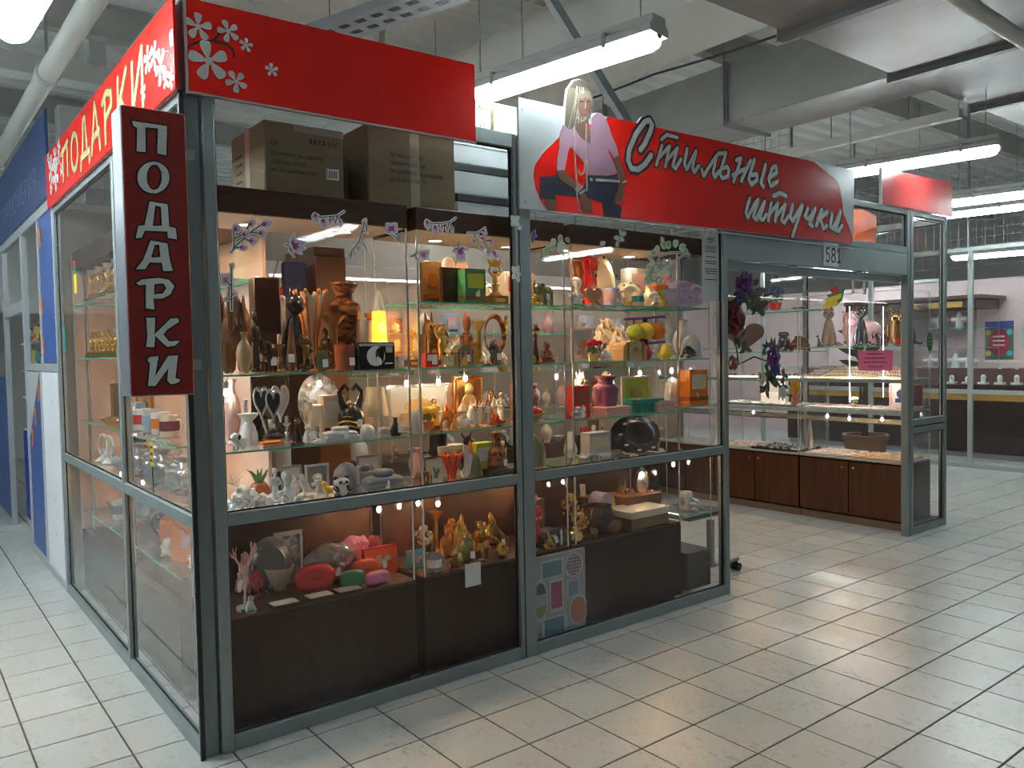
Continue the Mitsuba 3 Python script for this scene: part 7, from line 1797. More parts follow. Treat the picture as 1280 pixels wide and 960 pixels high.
c1 = thing('cardboard_box', 'large brown cardboard box with a barcode label, left on the showcase top', 'box')
part(c1, 'body', bev(.412, .80, .19, .62, 2.401, 2.735, .006), M_CARD)
part(c1, 'tape', cat_(box(.4105, .4118, .37, .43, 2.42, 2.735), box(.55, .80, .186, .1892, 2.70, 2.733)), M_TAPE)
for s, x, z, h in (('BP', .44, 2.625, .022), ('ITEM NAME: DECORATIVE', .44, 2.582, .015), ('ITEM NO. 41022', .44, 2.545, .015), ('NO. OF CARTON: 1/37', .44, 2.508, .015), ('EAC', .72, 2.655, .022)):
    part(c1, 'print', front_text(s, h, x, .1895, z), M_PRINT)
for y, z in ((.56, 2.62), (.56, 2.58), (.56, 2.54), (.56, 2.50)):
    part(c1, 'print', box(.4112, .4119, y - .09, y, z, z + .013), M_PRINT)
for q in range(4):
    part(c1, 'symbol', box(.63 + q * .022, .642 + q * .022, .1885, .1897, 2.655, 2.677), M_PRINT)
bl = part(c1, 'barcode_label', box(.71, .775, .1882, .1897, 2.50, 2.55), M_PAPER)
for q in range(9):
    part(bl, 'bar', box(.716 + q * .006, .7185 + q * .006, .1875, .1883, 2.507, 2.543), M_PRINT)
c2 = thing('cardboard_box', 'wide brown cardboard box with a vertical strip of tape on the showcase top', 'box')
part(c2, 'body', bev(.93, 1.445, .19, .58, 2.401, 2.80, .006), M_CARD)
part(c2, 'tape', box(1.17, 1.225, .1885, .1897, 2.405, 2.80), M_TAPE)
for s, z in (('NET WEIGHT:      KG', 2.655), ('GROSS WEIGHT:   KG', 2.615), ('MEASUREMENT:   X 46 X 26 CM', 2.575), ('Q-TY OF PIECES:   PS', 2.535)):
    part(c2, 'print', front_text(s, .017, 1.055, .1895, z, .86), M_PRINT)
solo('cardboard_box', bev(.82, .915, .36, .62, 2.401, 2.66, .005), M_CARD, 'narrow cardboard box standing in the shade between the two large ones', 'box')
for (x0, x1, y0, y1, z0, z1), lb in (((1.60, 1.98, .40, .84, 2.401, 2.565), 'white archive box with dark lid, lowest of the stack behind the middle post'),
                                   ((1.58, 1.98, .40, .84, 2.566, 2.735), 'white archive box with dark lid, middle of the stack behind the middle post'),
                                   ((1.57, 1.98, .40, .84, 2.736, 2.88), 'white archive box, topmost of the stack behind the middle post')):
    a = thing('archive_box', lb, 'box', None)
    part(a, 'body', bev(x0, x1, y0, y1, z0, z1 - .04, .004), mat((.55, .60, .62), .5))
    part(a, 'lid', bev(x0 - .006, x1 + .006, y0 - .006, y1 + .006, z1 - .045, z1, .004), M_BLACK if z1 < 2.8 else mat((.55, .60, .62), .5))
a = thing('printed_carton', 'white carton with green print above the rail right of the red fascia', 'box')
part(a, 'body', bev(1.62, 1.86, .42, .75, 2.881, 3.12, .004), mat((.66, .72, .68), .5))
for x, z in ((1.66, 3.04), (1.70, 2.97), (1.76, 3.05), (1.66, 2.91), (1.78, 2.96)):
    part(a, 'print', poly3(strokes([[(x, z), (x + .02, z + .035), (x + .035, z + .01)]], .006), .001, at=.4195), mat((.05, .22, .12), .6))
part(a, 'label', box(1.74, 1.83, .4185, .4199, 2.98, 3.02), M_PAPER)
solo('printed_carton', bev(1.88, 2.12, .42, .75, 2.401, 3.12, .004), mat((.52, .46, .28), .7), 'tall plain pale yellow carton beside the white printed one', 'box')

# ---------------------------------------------------------------- things leaning or hung low in the windows
mf = thing('photo_collage', 'white multi-picture photo frame with round and square openings, leaning low inside the second window', 'picture frame')
X0, Z0, W_, H_ = 1.80, .045, .425, .47
part(mf, 'board', bev(X0, X0 + W_, .066, .086, Z0, Z0 + H_, .004), mat((.24, .265, .275), .45))
for nm, cx, cz, rx, rz, m in (('oval', .30, .385, .055, .062, mat((.20, .09, .12), .5)), ('oval', .045, .225, .044, .10, mat((.25, .28, .36), .5)), ('oval', .33, .115, .058, .075, mat((.40, .12, .04), .5))):
    g = sa.translate(sa.scale(sg.Point(0, 0).buffer(1, quad_segs=8), rx, rz), X0 + cx + .03, Z0 + cz)
    e = part(mf, 'oval_mount', poly3(sa.scale(g, 1.28, 1.22).intersection(sg.box(X0, Z0, X0 + W_, Z0 + H_)), .003, at=.066), mat((.36, .39, .40), .45))
    part(e, 'print', poly3(g, .0045, at=.066), m)
g = sa.translate(sa.scale(sg.Point(0, 0).buffer(1, quad_segs=8), .044, .10), X0 + .075, Z0 + .225)
part(mf, 'meadow_print', poly3(g.intersection(sg.box(X0, Z0, X0 + .2, Z0 + .19)), .0052, at=.066), mat((.20, .19, .05), .5))
part(mf, 'cloud_print', poly3(g.intersection(sg.box(X0, Z0 + .26, X0 + .2, Z0 + .4)), .0052, at=.066), mat((.08, .08, .11), .5))
for cx, cz, w, h, m in ((.165, .39, .14, .085, mat((.09, .18, .22), .5)), (.195, .235, .08, .15, mat((.30, .04, .10), .5)), (.325, .25, .075, .085, mat((.14, .18, .25), .5)), (.175, .06, .145, .09, mat((.08, .17, .22), .5))):
    e = part(mf, 'square_mount', box(X0 + cx - w * .66, X0 + cx + w * .66, .063, .0662, Z0 + cz - h * .64, Z0 + cz + h * .64), mat((.36, .39, .40), .45))
    part(e, 'print', box(X0 + cx - w / 2, X0 + cx + w / 2, .0615, .0632, Z0 + cz - h / 2, Z0 + cz + h / 2), m)
for i in range(5):
    for j in range(6):
        px_, pz_ = X0 + .33 + (i - 2) * .019, Z0 + .385 + (j - 2.5) * .019
        if ((i - 2) / 2.9) ** 2 + ((j - 2.5) / 3.2) ** 2 < 1:
            part(mf, 'dot', poly3(sg.Point(px_, pz_).buffer(.0062, quad_segs=3), .0052, at=.066), mat((.42, .40, .42), .5))
lf = solo('paper_leaflet', box(1.395, 1.495, .100, .1038, .43, .552), M_PAPER, 'white paper leaflet hanging over the counter edge below the gilt dish', 'paper')
cst = [(x0, x0 + .13, lb) for x0, lb in ((.36, 'square tile coaster lying at the counter edge, nearest to the wire tree'), (.53, 'square tile coaster lying at the counter edge, the middle one of three'), (.68, 'square tile coaster lying at the counter edge, nearest to the green case'))]
for x0, x1, lb in cst:
    t = thing('tile_coaster', lb, 'coaster')
    part(t, 'wood_edge', bev(x0, x1, .112, .19, .531, .541, .002), M_WOODH)
    part(t, 'tile', bev(x0 + .006, x1 - .006, .117, .185, .541, .545, .001), mat((.46, .44, .40), .2))

# ---------------------------------------------------------------- left side showcase: trophies, gold plates, wrapped gifts
TG = 'gilt trophies on the shelf below the top of the side showcase'
for i in range(7):
    goods('trophy', 'trophy', ('first', 'second', 'third', 'fourth', 'fifth', 'sixth', 'last')[i] + ' small trophy from the near end of the upper row behind the left window', 'trophy', .20 + .09 * (i % 2), 2.16 + i * .125, 2.06, .235, .09, ('gold', 'silver' if i % 2 else 'gold', 'silver'), rz=-70, group='trophies in the upper row')
for i in range(14):
    goods('trophy', 'trophy', ('first', 'second', 'third', 'fourth', 'fifth', 'sixth', 'last')[i // 2] + ' gilt trophy from the near end of the lower row, ' + ('front' if i % 2 == 0 else 'back') + ' line', 'trophy', .18 + .10 * (i % 2), 2.12 + (i // 2) * .128, 1.68, .175, .085, ('gold', 'gold', 'gold' if i % 3 else 'silver'), rz=-70, group='trophies in the lower row')
goods('wide_frame', 'gold_plaque', 'square gold plaque shining in the bulb light below the trophies', 'plaque', .30, 2.62, 1.24, .26, .34, ('gold', 'gold', 'gold'), rz=-80)
goods('wide_frame', 'gold_plaque', 'smaller gold plaque right of the shining one below the trophies', 'plaque', .36, 2.24, 1.24, .24, .26, ('gold', 'amber', 'gold'), rz=-80)
goods('bowl', 'gilt_bowl', 'gilt shallow bowl in front of the gold plaques', 'bowl', .19, 2.45, 1.24, .045, .2, ('gold',))
for i, (y, k, lb) in enumerate([(2.85, 'ring_sculpture', 'white ring ornament, left one below the gold plaques'), (2.66, 'ring_sculpture', 'white ring ornament, right one below the gold plaques')]):
    goods(k, 'ring_ornament', lb, 'ornament', .22, y, .95, .20, .16, ('white', 'white', 'frost'), rz=-75)
goods('swan', 'swan_figurine', 'glass swan beside the white ring ornaments', 'figurine', .22, 2.42, .95, .14, .16, ('frost', 'silver'), rz=-60)
goods('dog', 'dog_figurine', 'dark glass dog behind the white ring ornaments', 'figurine', .40, 2.55, .95, .22, .2, ('gunmetal', 'black', 'black'), rz=-60)
for y, h, cols, lb in ((1.76, .17, ('white', 'red'), 'white mug with a red pattern, rear one of the row below the box sign'), (1.55, .18, ('pale_grey', 'sky'), 'pale blue mug in the row below the box sign'), (1.36, .17, ('white', 'orange'), 'white mug with an orange ring in the row below the box sign'), (1.18, .16, ('cream', 'dark_red'), 'cream mug with a dark pattern, front one of the row below the box sign')):
    goods('mug', 'mug', lb, 'mug', .24, y, 1.24, h * .75, .14, cols, rz=-60)
goods('carton', 'mug_carton', 'blue and orange mug carton left of the mugs below the box sign', 'box', .24, 1.95, 1.24, .16, .11, ('sky', 'white', 'orange'), rz=-75)
goods('figure', 'doll', 'doll in a striped gown behind the mugs below the box sign', 'doll', .44, 1.40, 1.24, .30, .11, ('rose', 'skin', 'brown'), rz=-70)
goods('carton', 'red_carton', 'red and white upright carton behind the mugs', 'box', .44, 1.14, 1.24, .30, .12, ('red', 'white', 'pink'), rz=-75)
for y, x, h, w, lb in ((1.95, .24, .20, .22, 'gift set in crinkled clear film, the rear one behind the right side pane'), (1.62, .30, .25, .26, 'large gift set in crinkled clear film with a black tuft'), (1.32, .22, .22, .24, 'gift set in crinkled clear film next to the yellow tag'), (1.02, .24, .20, .22, 'gift set in crinkled clear film with a pink ribbon, nearest to the corner post')):
    goods('wrapped_set', 'wrapped_gift', lb, 'gift', x, y, .95, h, w, ('foil', 'pink', 'grey'), rz=-70)
for y, x, k, h, w, cols, lb in ((1.0, .26, 'gift_bag', .24, .24, ('orange', 'rose', 'red'), 'orange gift bag lying below the wrapped gifts'), (1.32, .30, 'wrapped_set', .24, .26, ('orange', 'red', 'orange'), 'orange wrapped gift in the lowest left showcase'),
                               (1.16, .20, 'shell_cluster', .10, .2, ('cream', 'white'), 'cream shell ornament in the lowest left showcase'), (.82, .24, 'shell_cluster', .09, .18, ('cream', 'gold'), 'cream and gilt shell ornament close to the corner post'),
                               (2.45, .24, 'mug', .13, .14, ('white', 'grey'), 'white cup in the lowest left showcase'), (2.75, .30, 'bowl', .07, .24, ('foil',), 'silver bowl in the lowest left showcase'),
                               (2.20, .36, 'wrapped_set', .24, .24, ('foil', 'white', 'grey'), 'grey film-wrapped gift in the lowest left showcase'), (1.62, .30, 'pouch', .17, .24, ('gunmetal', 'rose'), 'dark pouch with pale dots in the lowest left showcase')):
    goods(k, {'gift_bag': 'gift_bag', 'wrapped_set': 'wrapped_gift', 'shell_cluster': 'shell_ornament', 'mug': 'mug', 'bowl': 'bowl', 'pouch': 'cosmetic_pouch'}[k], lb, {'gift_bag': 'bag', 'wrapped_set': 'gift', 'shell_cluster': 'ornament', 'mug': 'mug', 'bowl': 'bowl', 'pouch': 'pouch'}[k], x, y, .60, h, w, cols, rz=-70)
yt = thing('price_tag', 'yellow price tag on a black stick between the mugs and the wrapped gifts', 'tag')
part(yt, 'card', box(.118, .121, 1.10, 1.17, 1.10, 1.24), M_YEL if 'M_YEL' in globals() else COL['yellow'])
part(yt, 'stick', tube([(.122, 1.135, .952), (.122, 1.135, 1.11)], .004, 5), M_BLACK)
for q in range(3):
    part(yt, 'mark', box(.1172, .1182, 1.115, 1.155, 1.125 + q * .035, 1.137 + q * .035), M_PRINT)
st_ = thing('window_sticker', 'red, green and yellow arrow sticker on the left pane above the trophies', 'sticker')
for nm, y0, y1, z0, z1, m in (('red_dot', 2.46, 2.52, 2.275, 2.31, COL['red']), ('green_band', 2.45, 2.53, 2.225, 2.275, COL['green']), ('yellow_band', 2.44, 2.52, 2.10, 2.225, COL['yellow'])):
    part(st_, nm, box(.0195, .0209, y0, y1, z0, z1), m)
solo('window_sticker', box(.0195, .0209, 2.93, 3.0, 1.72, 1.90), mat((.02, .25, .26), .5), 'small teal sticker on the left pane beside the neighbouring blue panel', 'sticker')

# ---------------------------------------------------------------- rear wall showcase goods: small and far
_rk = [('vase', 'glass_vase', 'small vase standing on the rear wall showcase', 'vase', ('frost', 'white', 'rose', 'cream')), ('tumbler', 'glass_cup', 'small cup standing on the rear wall showcase', 'cup', ('frost', 'pale_grey', 'amber')),
       ('carton', 'small_box', 'small printed box on the rear wall showcase', 'box', ('cream', 'rose', 'sky', 'tan', 'red')), ('dome', 'glass_ornament', 'small glass dome on the rear wall showcase', 'ornament', ('frost', 'frost', 'olive')),
       ('frame', 'small_framed_photo', 'small framed picture on the rear wall showcase', 'picture', ('cream', 'foil', 'brown')), ('bird', 'small_figurine', 'small bird figurine on the rear wall showcase', 'figurine', ('frost', 'tan', 'grey', 'gold')),
       ('candlestick', 'small_candlestick', 'small candlestick on the rear wall showcase', 'candlestick', ('gold', 'foil', 'bronze')), ('bowl', 'small_bowl', 'small bowl on the rear wall showcase', 'bowl', ('frost', 'gold', 'foil'))]
_CN = {'frost': 'clear', 'foil': 'silver', 'pale_grey': 'pale grey', 'rose': 'rose pink', 'sky': 'light blue'}
_LV = {.751: 'counter', 1.12: 'lowest shelf', 1.48: 'middle shelf', 1.84: 'top shelf'}
_CO = ['leftmost bay', 'second bay', 'third bay', 'rightmost bay']
_seen = set()
rr = random.Random(31)
for z in (.751, 1.12, 1.48, 1.84):
    x = 1.40
    while x < 5.6:
        if min(abs(x - c) for c in (1.31, 2.4, 3.5, 4.6, 5.69)) > .09:
            k, n_, lb, c_, cs = rr.choice(_rk)
            h = rr.uniform(.10, .24) if k not in ('bowl',) else rr.uniform(.05, .08)
            c0 = rr.choice(cs)
            lb_ = f"small {_CN.get(c0, c0)} {lb[6:].split(' on ')[0].replace(' standing', '')} on the {_LV[z]} of the rear showcase, {_CO[sum(x > c for c in (2.4, 3.5, 4.6))]}"
            if lb_ in _seen:
                x += .1
                continue
            _seen.add(lb_)
            goods(k, n_, lb_, c_, x, rr.uniform(2.76, 2.92), z, h, None, (c0, rr.choice(cs), rr.choice(('gold', 'black', 'white'))), group=f"small goods on the {_LV[z]} of the rear showcase")
        x += rr.uniform(.13, .2)

# ---------------------------------------------------------------- right counter: panes, jewellery trays, statues
for y0, y1 in ((.115, 1.12), (1.145, 2.155), (2.175, 2.94)):
    part(wc, 'front_pane', pane('', CX0 + .004, CX0 + .004, y0, y1, .62, 2.26), PANE)
    part(wc, 'pane_edge', cat_(box(CX0 + .001, CX0 + .007, y0, y0 + .004, .62, 2.15), box(CX0 + .001, CX0 + .007, y0, y1, 2.147, 2.153)), M_GEDGE)
M_VELV = mat((.55, .44, .30), .8)
jr = random.Random(77)


def jewel_tray(label, x0, x1, y0, y1, z, bed, cols, n, tilt=0.0, size=.008):
    t = thing('jewellery_tray', label, 'tray')
    c = ((x0 + x1) / 2, (y0 + y1) / 2)
    part(t, 'bed', bev(x0, x1, y0, y1, z + .001, z + .02, .003), bed)
    ms = []
    for q in range(n):
        m = ell(0, 0, 0, size * jr.uniform(.7, 1.6), size * jr.uniform(.7, 1.6), size * .7, 0)
        m.apply_translation([jr.uniform(x0 + .01, x1 - .01), jr.uniform(y0 + .01, y1 - .01), z + .022]); ms.append(m)
    k = len(ms) // len(cols)
    for i, cn in enumerate(cols):
        part(t, 'jewellery', cat_(*ms[i * k:(i + 1) * k]), COL[cn], kind='stuff')


def ring_stand(label, y0, y1, z, bed=M_VELV, cols=('gold', 'dark_brown')):
    """slanting display board with rows of rings"""
    t = thing('ring_display', label, 'display')
    w = trimesh.convex.convex_hull([(x, y, zz) for y in (y0, y1) for x, zz in ((CX0 + .04, z + .002), (CX0 + .34, z + .002), (CX0 + .04, z + .02), (CX0 + .34, z + .11))])
    part(t, 'board', w, bed)
    for i, cn in enumerate(cols):
        ms = []
        for r_ in range(7):
            for y in np.arange(y0 + .015, y1 - .01, .024):
                if (int(y * 1000) + r_) % len(cols) == i:
                    f = (r_ + .5) / 7
                    ms.append(ell(CX0 + .04 + .30 * f, y, z + .023 + .09 * f, .006, .006, .007, 0))
        part(t, 'rings', cat_(*ms), COL[cn], kind='stuff')


ring_stand('beige slanting ring display, the one nearest to the door post on the counter showcase', .14, .52, 1.36)
ring_stand('beige slanting ring display, the middle one behind the bright light strips', .54, .90, 1.36)
ring_stand('grey and beige slanting display at the joint of the counter showcase', .92, 1.10, 1.36, mat((.40, .34, .27), .8), ('foil', 'dark_brown'))
jewel_tray('long tray of white and gold beads on the counter showcase left of the ring displays', CX0 + .05, CX0 + .42, 1.16, 2.10, 1.36, M_LIGHTB, ('white', 'gold', 'cream', 'dark_brown'), 320, size=.014)
jewel_tray('row of silver chains on the low shelf nearest to the door post', CX0 + .03, CX0 + .40, .14, 1.10, 1.07, mat((.45, .42, .44), .7), ('silver', 'foil', 'rose'), 260, size=.010)
jewel_tray('row of dark and silver chains on the low shelf deeper in the shop', CX0 + .03, CX0 + .40, 1.16, 2.12, 1.07, mat((.10, .10, .11), .7), ('silver', 'white', 'foil'), 300, size=.012)
jewel_tray('sand coloured jewellery tray on the counter top, nearest to the door post', CX0 + .04, CX0 + .46, .14, .62, .618, M_VELV, ('gold', 'cream', 'tan'), 260, size=.009)
jewel_tray('white jewellery tray in the middle of the counter top', CX0 + .04, CX0 + .46, .66, 1.09, .618, M_LIGHTB, ('silver', 'white', 'rose'), 220, size=.010)
jewel_tray('black tray heaped with dark and white jewellery on the counter top', CX0 + .04, CX0 + .46, 1.17, 1.72, .618, M_BLACK, ('black', 'white', 'dark_brown', 'silver'), 360, size=.017)
jewel_tray('pale tray heaped with shells deepest on the counter top', CX0 + .04, CX0 + .46, 1.76, 2.12, .618, M_LIGHTB, ('cream', 'rose', 'white'), 220, size=.017)
for k, n_, lb, c_, x, y, z, h, w, cols, rz in [
    ('cat', 'cat_statue', 'brown and dark Siamese cat statue left of the pink pig', 'statue', 6.34, .92, 1.66, .42, .20, ('siamese', 'black'), -60),
    ('tall_cat', 'cat_statue', 'small dark lying cat in front of the Siamese cat statue', 'statue', 6.22, .98, 1.66, .12, .2, ('gunmetal', 'black'), -60),
    ('pig', 'pig_statue', 'large pink pig statue behind the dark grey cat', 'statue', 6.42, .66, 1.66, .34, .36, ('rose', 'clay', 'black'), -55),
    ('cat', 'cat_statue', 'dark grey cat statue sitting in front of the pink pig', 'statue', 6.20, .52, 1.66, .40, .19, ('gunmetal', 'yellow'), -60),
    ('owl', 'owl_statue', 'gilt brown owl statue next to the door post', 'statue', 6.30, .26, 1.66, .34, .2, ('bronze', 'gold', 'black'), -60),
    ('cat', 'cat_statue', 'black cat statue behind the gilt brown owl', 'statue', 6.48, .22, 1.66, .40, .2, ('black', 'gold'), -60),
    ('elephant', 'elephant_statue', 'small purple brown elephant in front of the gilt brown owl', 'statue', 6.20, .36, 1.66, .13, .16, ('plum', 'cream'), -40),
    ('carton', 'red_box', 'small red box in front of the owl statue', 'box', 6.17, .17, 1.66, .06, .1, ('red', 'red', 'rust'), -80),
    ('heart', 'heart_bag', 'large brown heart-shaped bag with a wavy top deeper in the shop', 'bag', 6.24, 1.86, 1.62, .30, .40, ('plum', 'plum'), -60),
    ('toad', 'dark_ornament', 'dark grey ornament right of the brown heart-shaped bag', 'ornament', 6.26, 1.40, 1.62, .20, .2, ('gunmetal', 'black'), -60),
    ('shell_cluster', 'brown_ornament', 'brown shell ornament left of the Siamese cat statue', 'ornament', 6.26, 1.22, 1.62, .16, .2, ('brown', 'plum'), -60),
    ('egg', 'dark_globe', 'large dark grey globe vase on the topmost shelf deeper in the shop', 'vase', 6.30, 1.72, 2.04, .26, .28, ('gunmetal',), 0),
    ('egg', 'dark_globe', 'smaller olive globe vase left of the dark grey one on the topmost shelf', 'vase', 6.24, 2.00, 2.04, .18, .18, ('olive',), 0),
    ('bouquet', 'dark_bouquet', 'bunch of dark leaves with a red berry right of the dark globe vase', 'plant', 6.26, 1.50, 2.04, .24, .2, ('navy', 'leaf', 'red'), -60),
    ('flat_box', 'book_stack', 'flat colourful book lying at the right end of the topmost shelf', 'book', 6.30, 1.26, 2.04, .03, .2, ('navy', 'orange'), -80),
    ('frame', 'portrait_card', 'white framed portrait card behind the glass by the door post', 'picture frame', 6.30, .22, 1.09, .26, .2, ('rose', 'white', 'navy'), -70),
    ('frame', 'red_card', 'small dark red framed card beside the portrait card', 'picture frame', 6.44, .14, 1.09, .22, .14, ('rose', 'dark_red', 'dark_red'), -20),
    ('bouquet', 'cream_flowers', 'small cream flower ornament on the low shelf', 'plant', 6.2, .62, 1.09, .10, .1, ('cream', 'olive', 'tan'), -60),
    ('carton', 'white_card', 'large white card box deeper in the shop below the purple flower', 'box', 6.42, 1.62, 1.09, .24, .28, ('white', 'pale_grey', 'white'), -70),
    ('drop_vase', 'silver_bottle', 'tall silver bottle hanging display on the counter top', 'bottle', 6.30, 1.14, .64, .30, .07, ('foil',), 0)]:
    goods(k, n_, lb, c_, x, y, z, h, w, tuple(cols), rz=rz)
pn = thing('paper_note', 'pink handwritten paper note on the glass of the counter showcase', 'note')
part(pn, 'sheet', box(CX0 - .0005, CX0 + .002, .20, .52, 1.44, 1.62), mat((.62, .12, .26), .8))
for q, w in enumerate((.16, .20, .22, .14)):
    part(pn, 'text_line', box(CX0 - .0012, CX0 - .0004, .36 - w / 2, .36 + w / 2, 1.585 - q * .038, 1.593 - q * .038), M_PRINT)
an = thing('window_sticker', 'red, green and yellow arrow sticker on the glass before the cat statues', 'sticker')
for nm, pts_, m in (('red_mark', [(.80, 2.20), (.73, 2.23), (.70, 2.18), (.77, 2.15)], COL['red']), ('green_band', [(.83, 2.15), (.65, 2.20), (.68, 2.09), (.74, 2.04), (.80, 2.10)], COL['green']), ('yellow_band', [(.86, 2.115), (.68, 2.16), (.69, 2.11), (.84, 2.07)], COL['yellow']), ('yellow_band', [(.88, 2.06), (.72, 2.10), (.72, 2.055), (.87, 2.015)], COL['yellow'])):
    part(an, nm, poly3(pts_, .0012 if nm != 'yellow_band' else .002, plane='yz', at=CX0 + .001), m)
og = thing('window_sticker', 'dark green oval sticker on the narrow right-hand pane', 'sticker')
part(og, 'oval', poly3(sa.translate(sa.scale(sg.Point(0, 0).buffer(1), .055, .085), 6.42, 1.69), .0008, at=.0245), mat((.015, .13, .035), .5))
for q in range(3):
    part(og, 'text_line', box(6.39, 6.45, .0230, .0238, 1.72 - q * .03, 1.726 - q * .03), COL['lime'])

# artificial flowers hung on the door track
fg = thing('flower_garland', 'garland of artificial purple and dark red flowers hanging beside the doorway post', 'flowers')
fr = random.Random(3)


def bloom(t, x, y, z, r, m, heart=None):
    ps = []
    r = r * 1.25
    for ring_, n_, rr_ in ((0, 9, .62), (1, 7, .36), (2, 4, .14)):
        for k in range(n_):
            a = 2 * PI * k / n_ + ring_
            e = ell(0, 0, 0, r * .30, r * .10, r * .26, 1)
            e.apply_transform(trimesh.transformations.euler_matrix(fr.uniform(-.6, .6), a, fr.uniform(-.5, .5)))
            e.apply_translation([x + r * rr_ * math.cos(a), y - r * .18 * ring_ + fr.uniform(-.01, .01), z + r * rr_ * math.sin(a)]); ps.append(e)
    part(t, 'bloom', cat_(*ps), m, True)


def leafs(t, x, y, z, n, L, m):
    for q in range(n):
        a = fr.uniform(0, 2 * PI); dx, dz = math.cos(a), math.sin(a)
        g = petal((x, z), (x + L * dx, z + L * dz), L * .42)
        b = poly3(g, .002, at=y + fr.uniform(-.03, .03)); part(t, 'leaf', b, m)


M_PURP, M_DRED = mat((.10, .03, .16), .6), mat((.11, .014, .022), .6)
part(fg, 'stem', tube([(3.80, .09, 2.20), (3.76, .13, 2.12), (3.84, .15, 1.98), (3.74, .14, 1.80), (3.80, .14, 1.55), (3.98, .14, 1.60), (4.16, .14, 1.56), (4.26, .14, 1.40), (4.40, .14, 1.30)], .006, 6), M_PRINT)
for x, z, r, m in ((3.86, 2.12, .085, M_PURP), (3.80, 2.03, .06, mat((.06, .05, .16), .6)), (3.73, 1.88, .115, M_DRED), (4.20, 1.60, .075, M_PURP), (4.22, 1.51, .055, mat((.04, .05, .2), .6)), (3.72, 1.56, .05, mat((.16, .08, .05), .6)),
                   (4.47, 1.36, .055, mat((.75, .36, .02), .6)), (4.47, 1.27, .055, mat((.70, .26, .18), .6)), (4.05, 1.44, .05, mat((.5, .48, .42), .6)), (4.30, 1.32, .05, mat((.5, .48, .46), .6))):
    bloom(fg, x, .13, z, r, m)
for x, z, n_, L in ((3.93, 2.12, 4, .09), (3.90, 2.0, 6, .08), (3.80, 1.74, 4, .08), (4.13, 1.48, 7, .08), (4.18, 1.42, 7, .09), (4.02, 1.92, 4, .07), (4.33, 1.38, 4, .06), (4.12, 1.66, 4, .06)):
    leafs(fg, x, .15, z, n_, L, mat((.045, .085, .04), .6))
for x, z, n_, L in ((3.98, 2.04, 6, .10), (4.06, 1.97, 5, .09), (3.86, 1.66, 5, .08), (4.24, 1.66, 5, .08), (4.10, 1.36, 6, .08), (4.38, 1.44, 5, .07)):
    leafs(fg, x, .15, z, n_, L, mat((.08, .10, .06), .6))
# castor chair foot just inside the doorway
ch = thing('swivel_chair', 'grey foot with black castor of a chair peeping out behind the door post', 'chair')
part(ch, 'foot_bar', bev(3.72, 4.04, .32, .36, .070, .098, .006), M_STEEL)
part(ch, 'castor', tube([(4.02, .31, .029), (4.02, .34, .029)], .028, 14), M_BLACK)
part(ch, 'castor', tube([(4.02, .348, .029), (4.02, .378, .029)], .028, 14), M_BLACK)
part(ch, 'castor_fork', box(4.005, 4.035, .338, .350, .029, .075), M_BLACK)
part(ch, 'column', tube([(3.72, .34, .08), (3.72, .34, .42)], .03, 12), M_STEEL)
part(ch, 'foot_bar', bev(3.70, 3.74, .36, .66, .070, .098, .006), M_STEEL)
part(ch, 'castor', tube([(3.705, .64, .029), (3.735, .64, .029)], .028, 14), M_BLACK)
part(ch, 'seat', bev(3.54, 3.90, .58 - .2, .74, .42, .48, .02), M_BLACK)
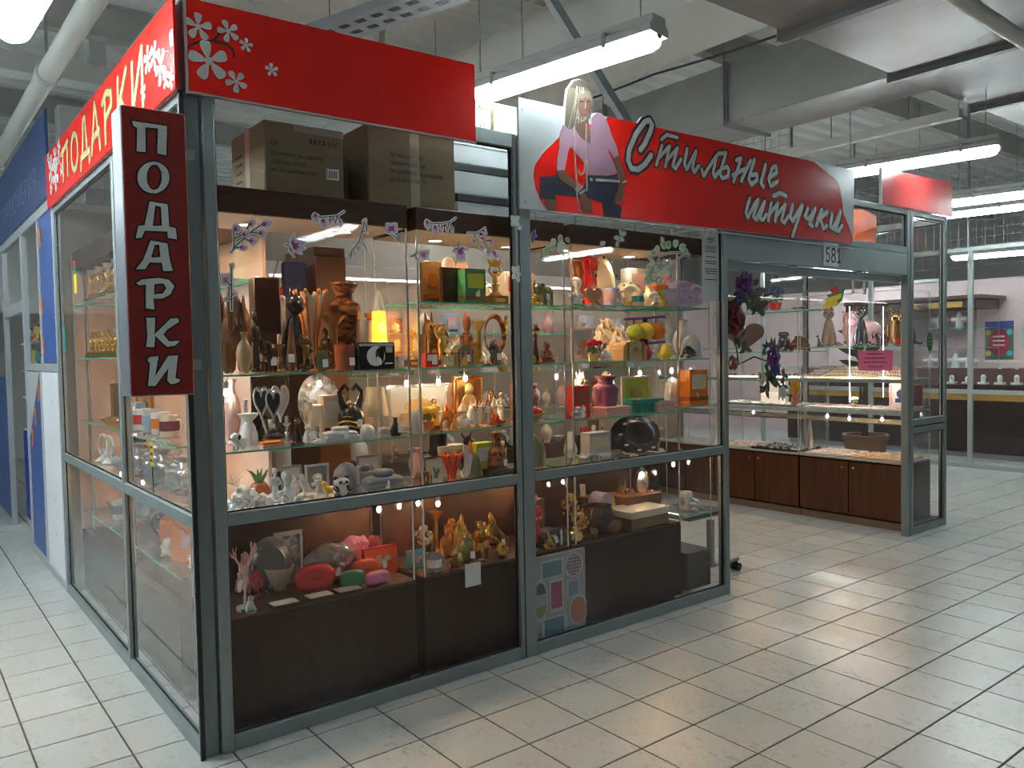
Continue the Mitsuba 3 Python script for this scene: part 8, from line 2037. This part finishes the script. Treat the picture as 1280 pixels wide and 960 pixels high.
# ---------------------------------------------------------------- fluorescent battens
def batten(x, y, z, L, turn, label):
    t = thing('batten_lamp', label, 'lamp', None)
    tw = at_(x, y, z, rz=turn)
    # profile across (x,z): housing on top, bowed clear diffuser below; ends rounded
    hs = sg.box(-.06, .015, .06, .085).union(sg.Polygon([(-.084, -.005), (.084, -.005), (.084, .03), (.06, .05), (-.06, .05), (-.084, .03)]))
    m = trimesh.creation.extrude_polygon(hs, L, engine='earcut'); v = m.vertices.copy()
    m.vertices = np.stack([v[:, 0], v[:, 2] - L / 2, v[:, 1]], 1); m.fix_normals()
    part(t, 'housing', m, mat((0.42, 0.44, 0.43), .5), tw=tw)
    arc = [(-.077, -.006)] + [(.076 * math.cos(a), -.012 - .066 * math.sin(a)) for a in np.linspace(PI, 0, 11)] + [(.077, -.006)]
    V, F = [], []
    ys = [(-L / 2 + .0, .30), (-L / 2 + .03, .86), (-L / 2 + .07, 1.0), (L / 2 - .07, 1.0), (L / 2 - .03, .86), (L / 2, .30)]
    for yy, s in ys:
        V += [(a * s, yy, -.006 + (b + .006) * s) for a, b in arc]
    n = len(arc)
    for i in range(len(ys) - 1):
        for j in range(n - 1):
            a = i * n + j
            F += [(a, a + 1, a + n + 1), (a, a + n + 1, a + n)]
    d = trimesh.Trimesh(np.array(V), np.array(F), process=False)
    if d.face_normals[:, 2].mean() > 0:
        d.invert()
    k = part(t, 'diffuser', d, mat((.8, .8, .8), .5), tw=tw)
    scene[k]['emitter'] = {'type': 'area', 'radiance': {'type': 'rgb', 'value': TUBE}}
    for s in (-.42, .42):
        part(t, 'hanger', tube([(0, s * L, .07), (0, s * L, 4.72 - z)], .004, 5), M_STEEL, tw=tw)
        part(t, 'clip', bev(-.09, .09, s * L * .7 - .012, s * L * .7 + .012, -.02, .055, .003), M_STEEL, tw=tw)
    return t


_ll = ['bright fluorescent batten hanging above the gift kiosk between the red fascia and the portrait sign', 'bright fluorescent batten hanging in front of the right end of the lettered red sign',
       'fluorescent batten at the right edge of the picture behind the pinkish fascia', 'glaring batten lamp cut off by the top left corner of the picture', 'batten lamp over the left passage beside the corner post, outside the picture',
       'fluorescent batten in front of the jewellery shop on the right', 'batten lamp over the left passage beside the red side fascia', 'batten lamp over the left passage beside the blue kiosk', 'batten lamp hanging inside the gift kiosk above the rear showcase',
       'batten lamp inside the jewellery shop above its counter', 'batten lamp deeper inside the jewellery shop', 'batten lamp in the passage behind the gift kiosk on the right', 'batten lamp over the left passage nearest to the viewer, outside the picture',
       'batten lamp behind the gift kiosk on the left', 'batten lamp far behind the gift kiosk', 'batten lamp over the far end of the front passage, outside the picture',
       'batten lamp of the right-hand shop seen through the doorway above the counter', 'batten lamp far to the left, outside the picture', 'batten lamp far back on the right behind the kiosk', 'batten lamp at the far side of the front passage on the left, outside the picture', 'batten lamp at the far side of the front passage in the middle, outside the picture',
       'batten lamp at the far side of the front passage on the right, outside the picture', 'long batten lamp in the middle of the left passage near the corner, outside the picture', 'long batten lamp in the middle of the left passage further back, outside the picture']
for i, a in enumerate(LAMPS):
    batten(*a, _ll[i])
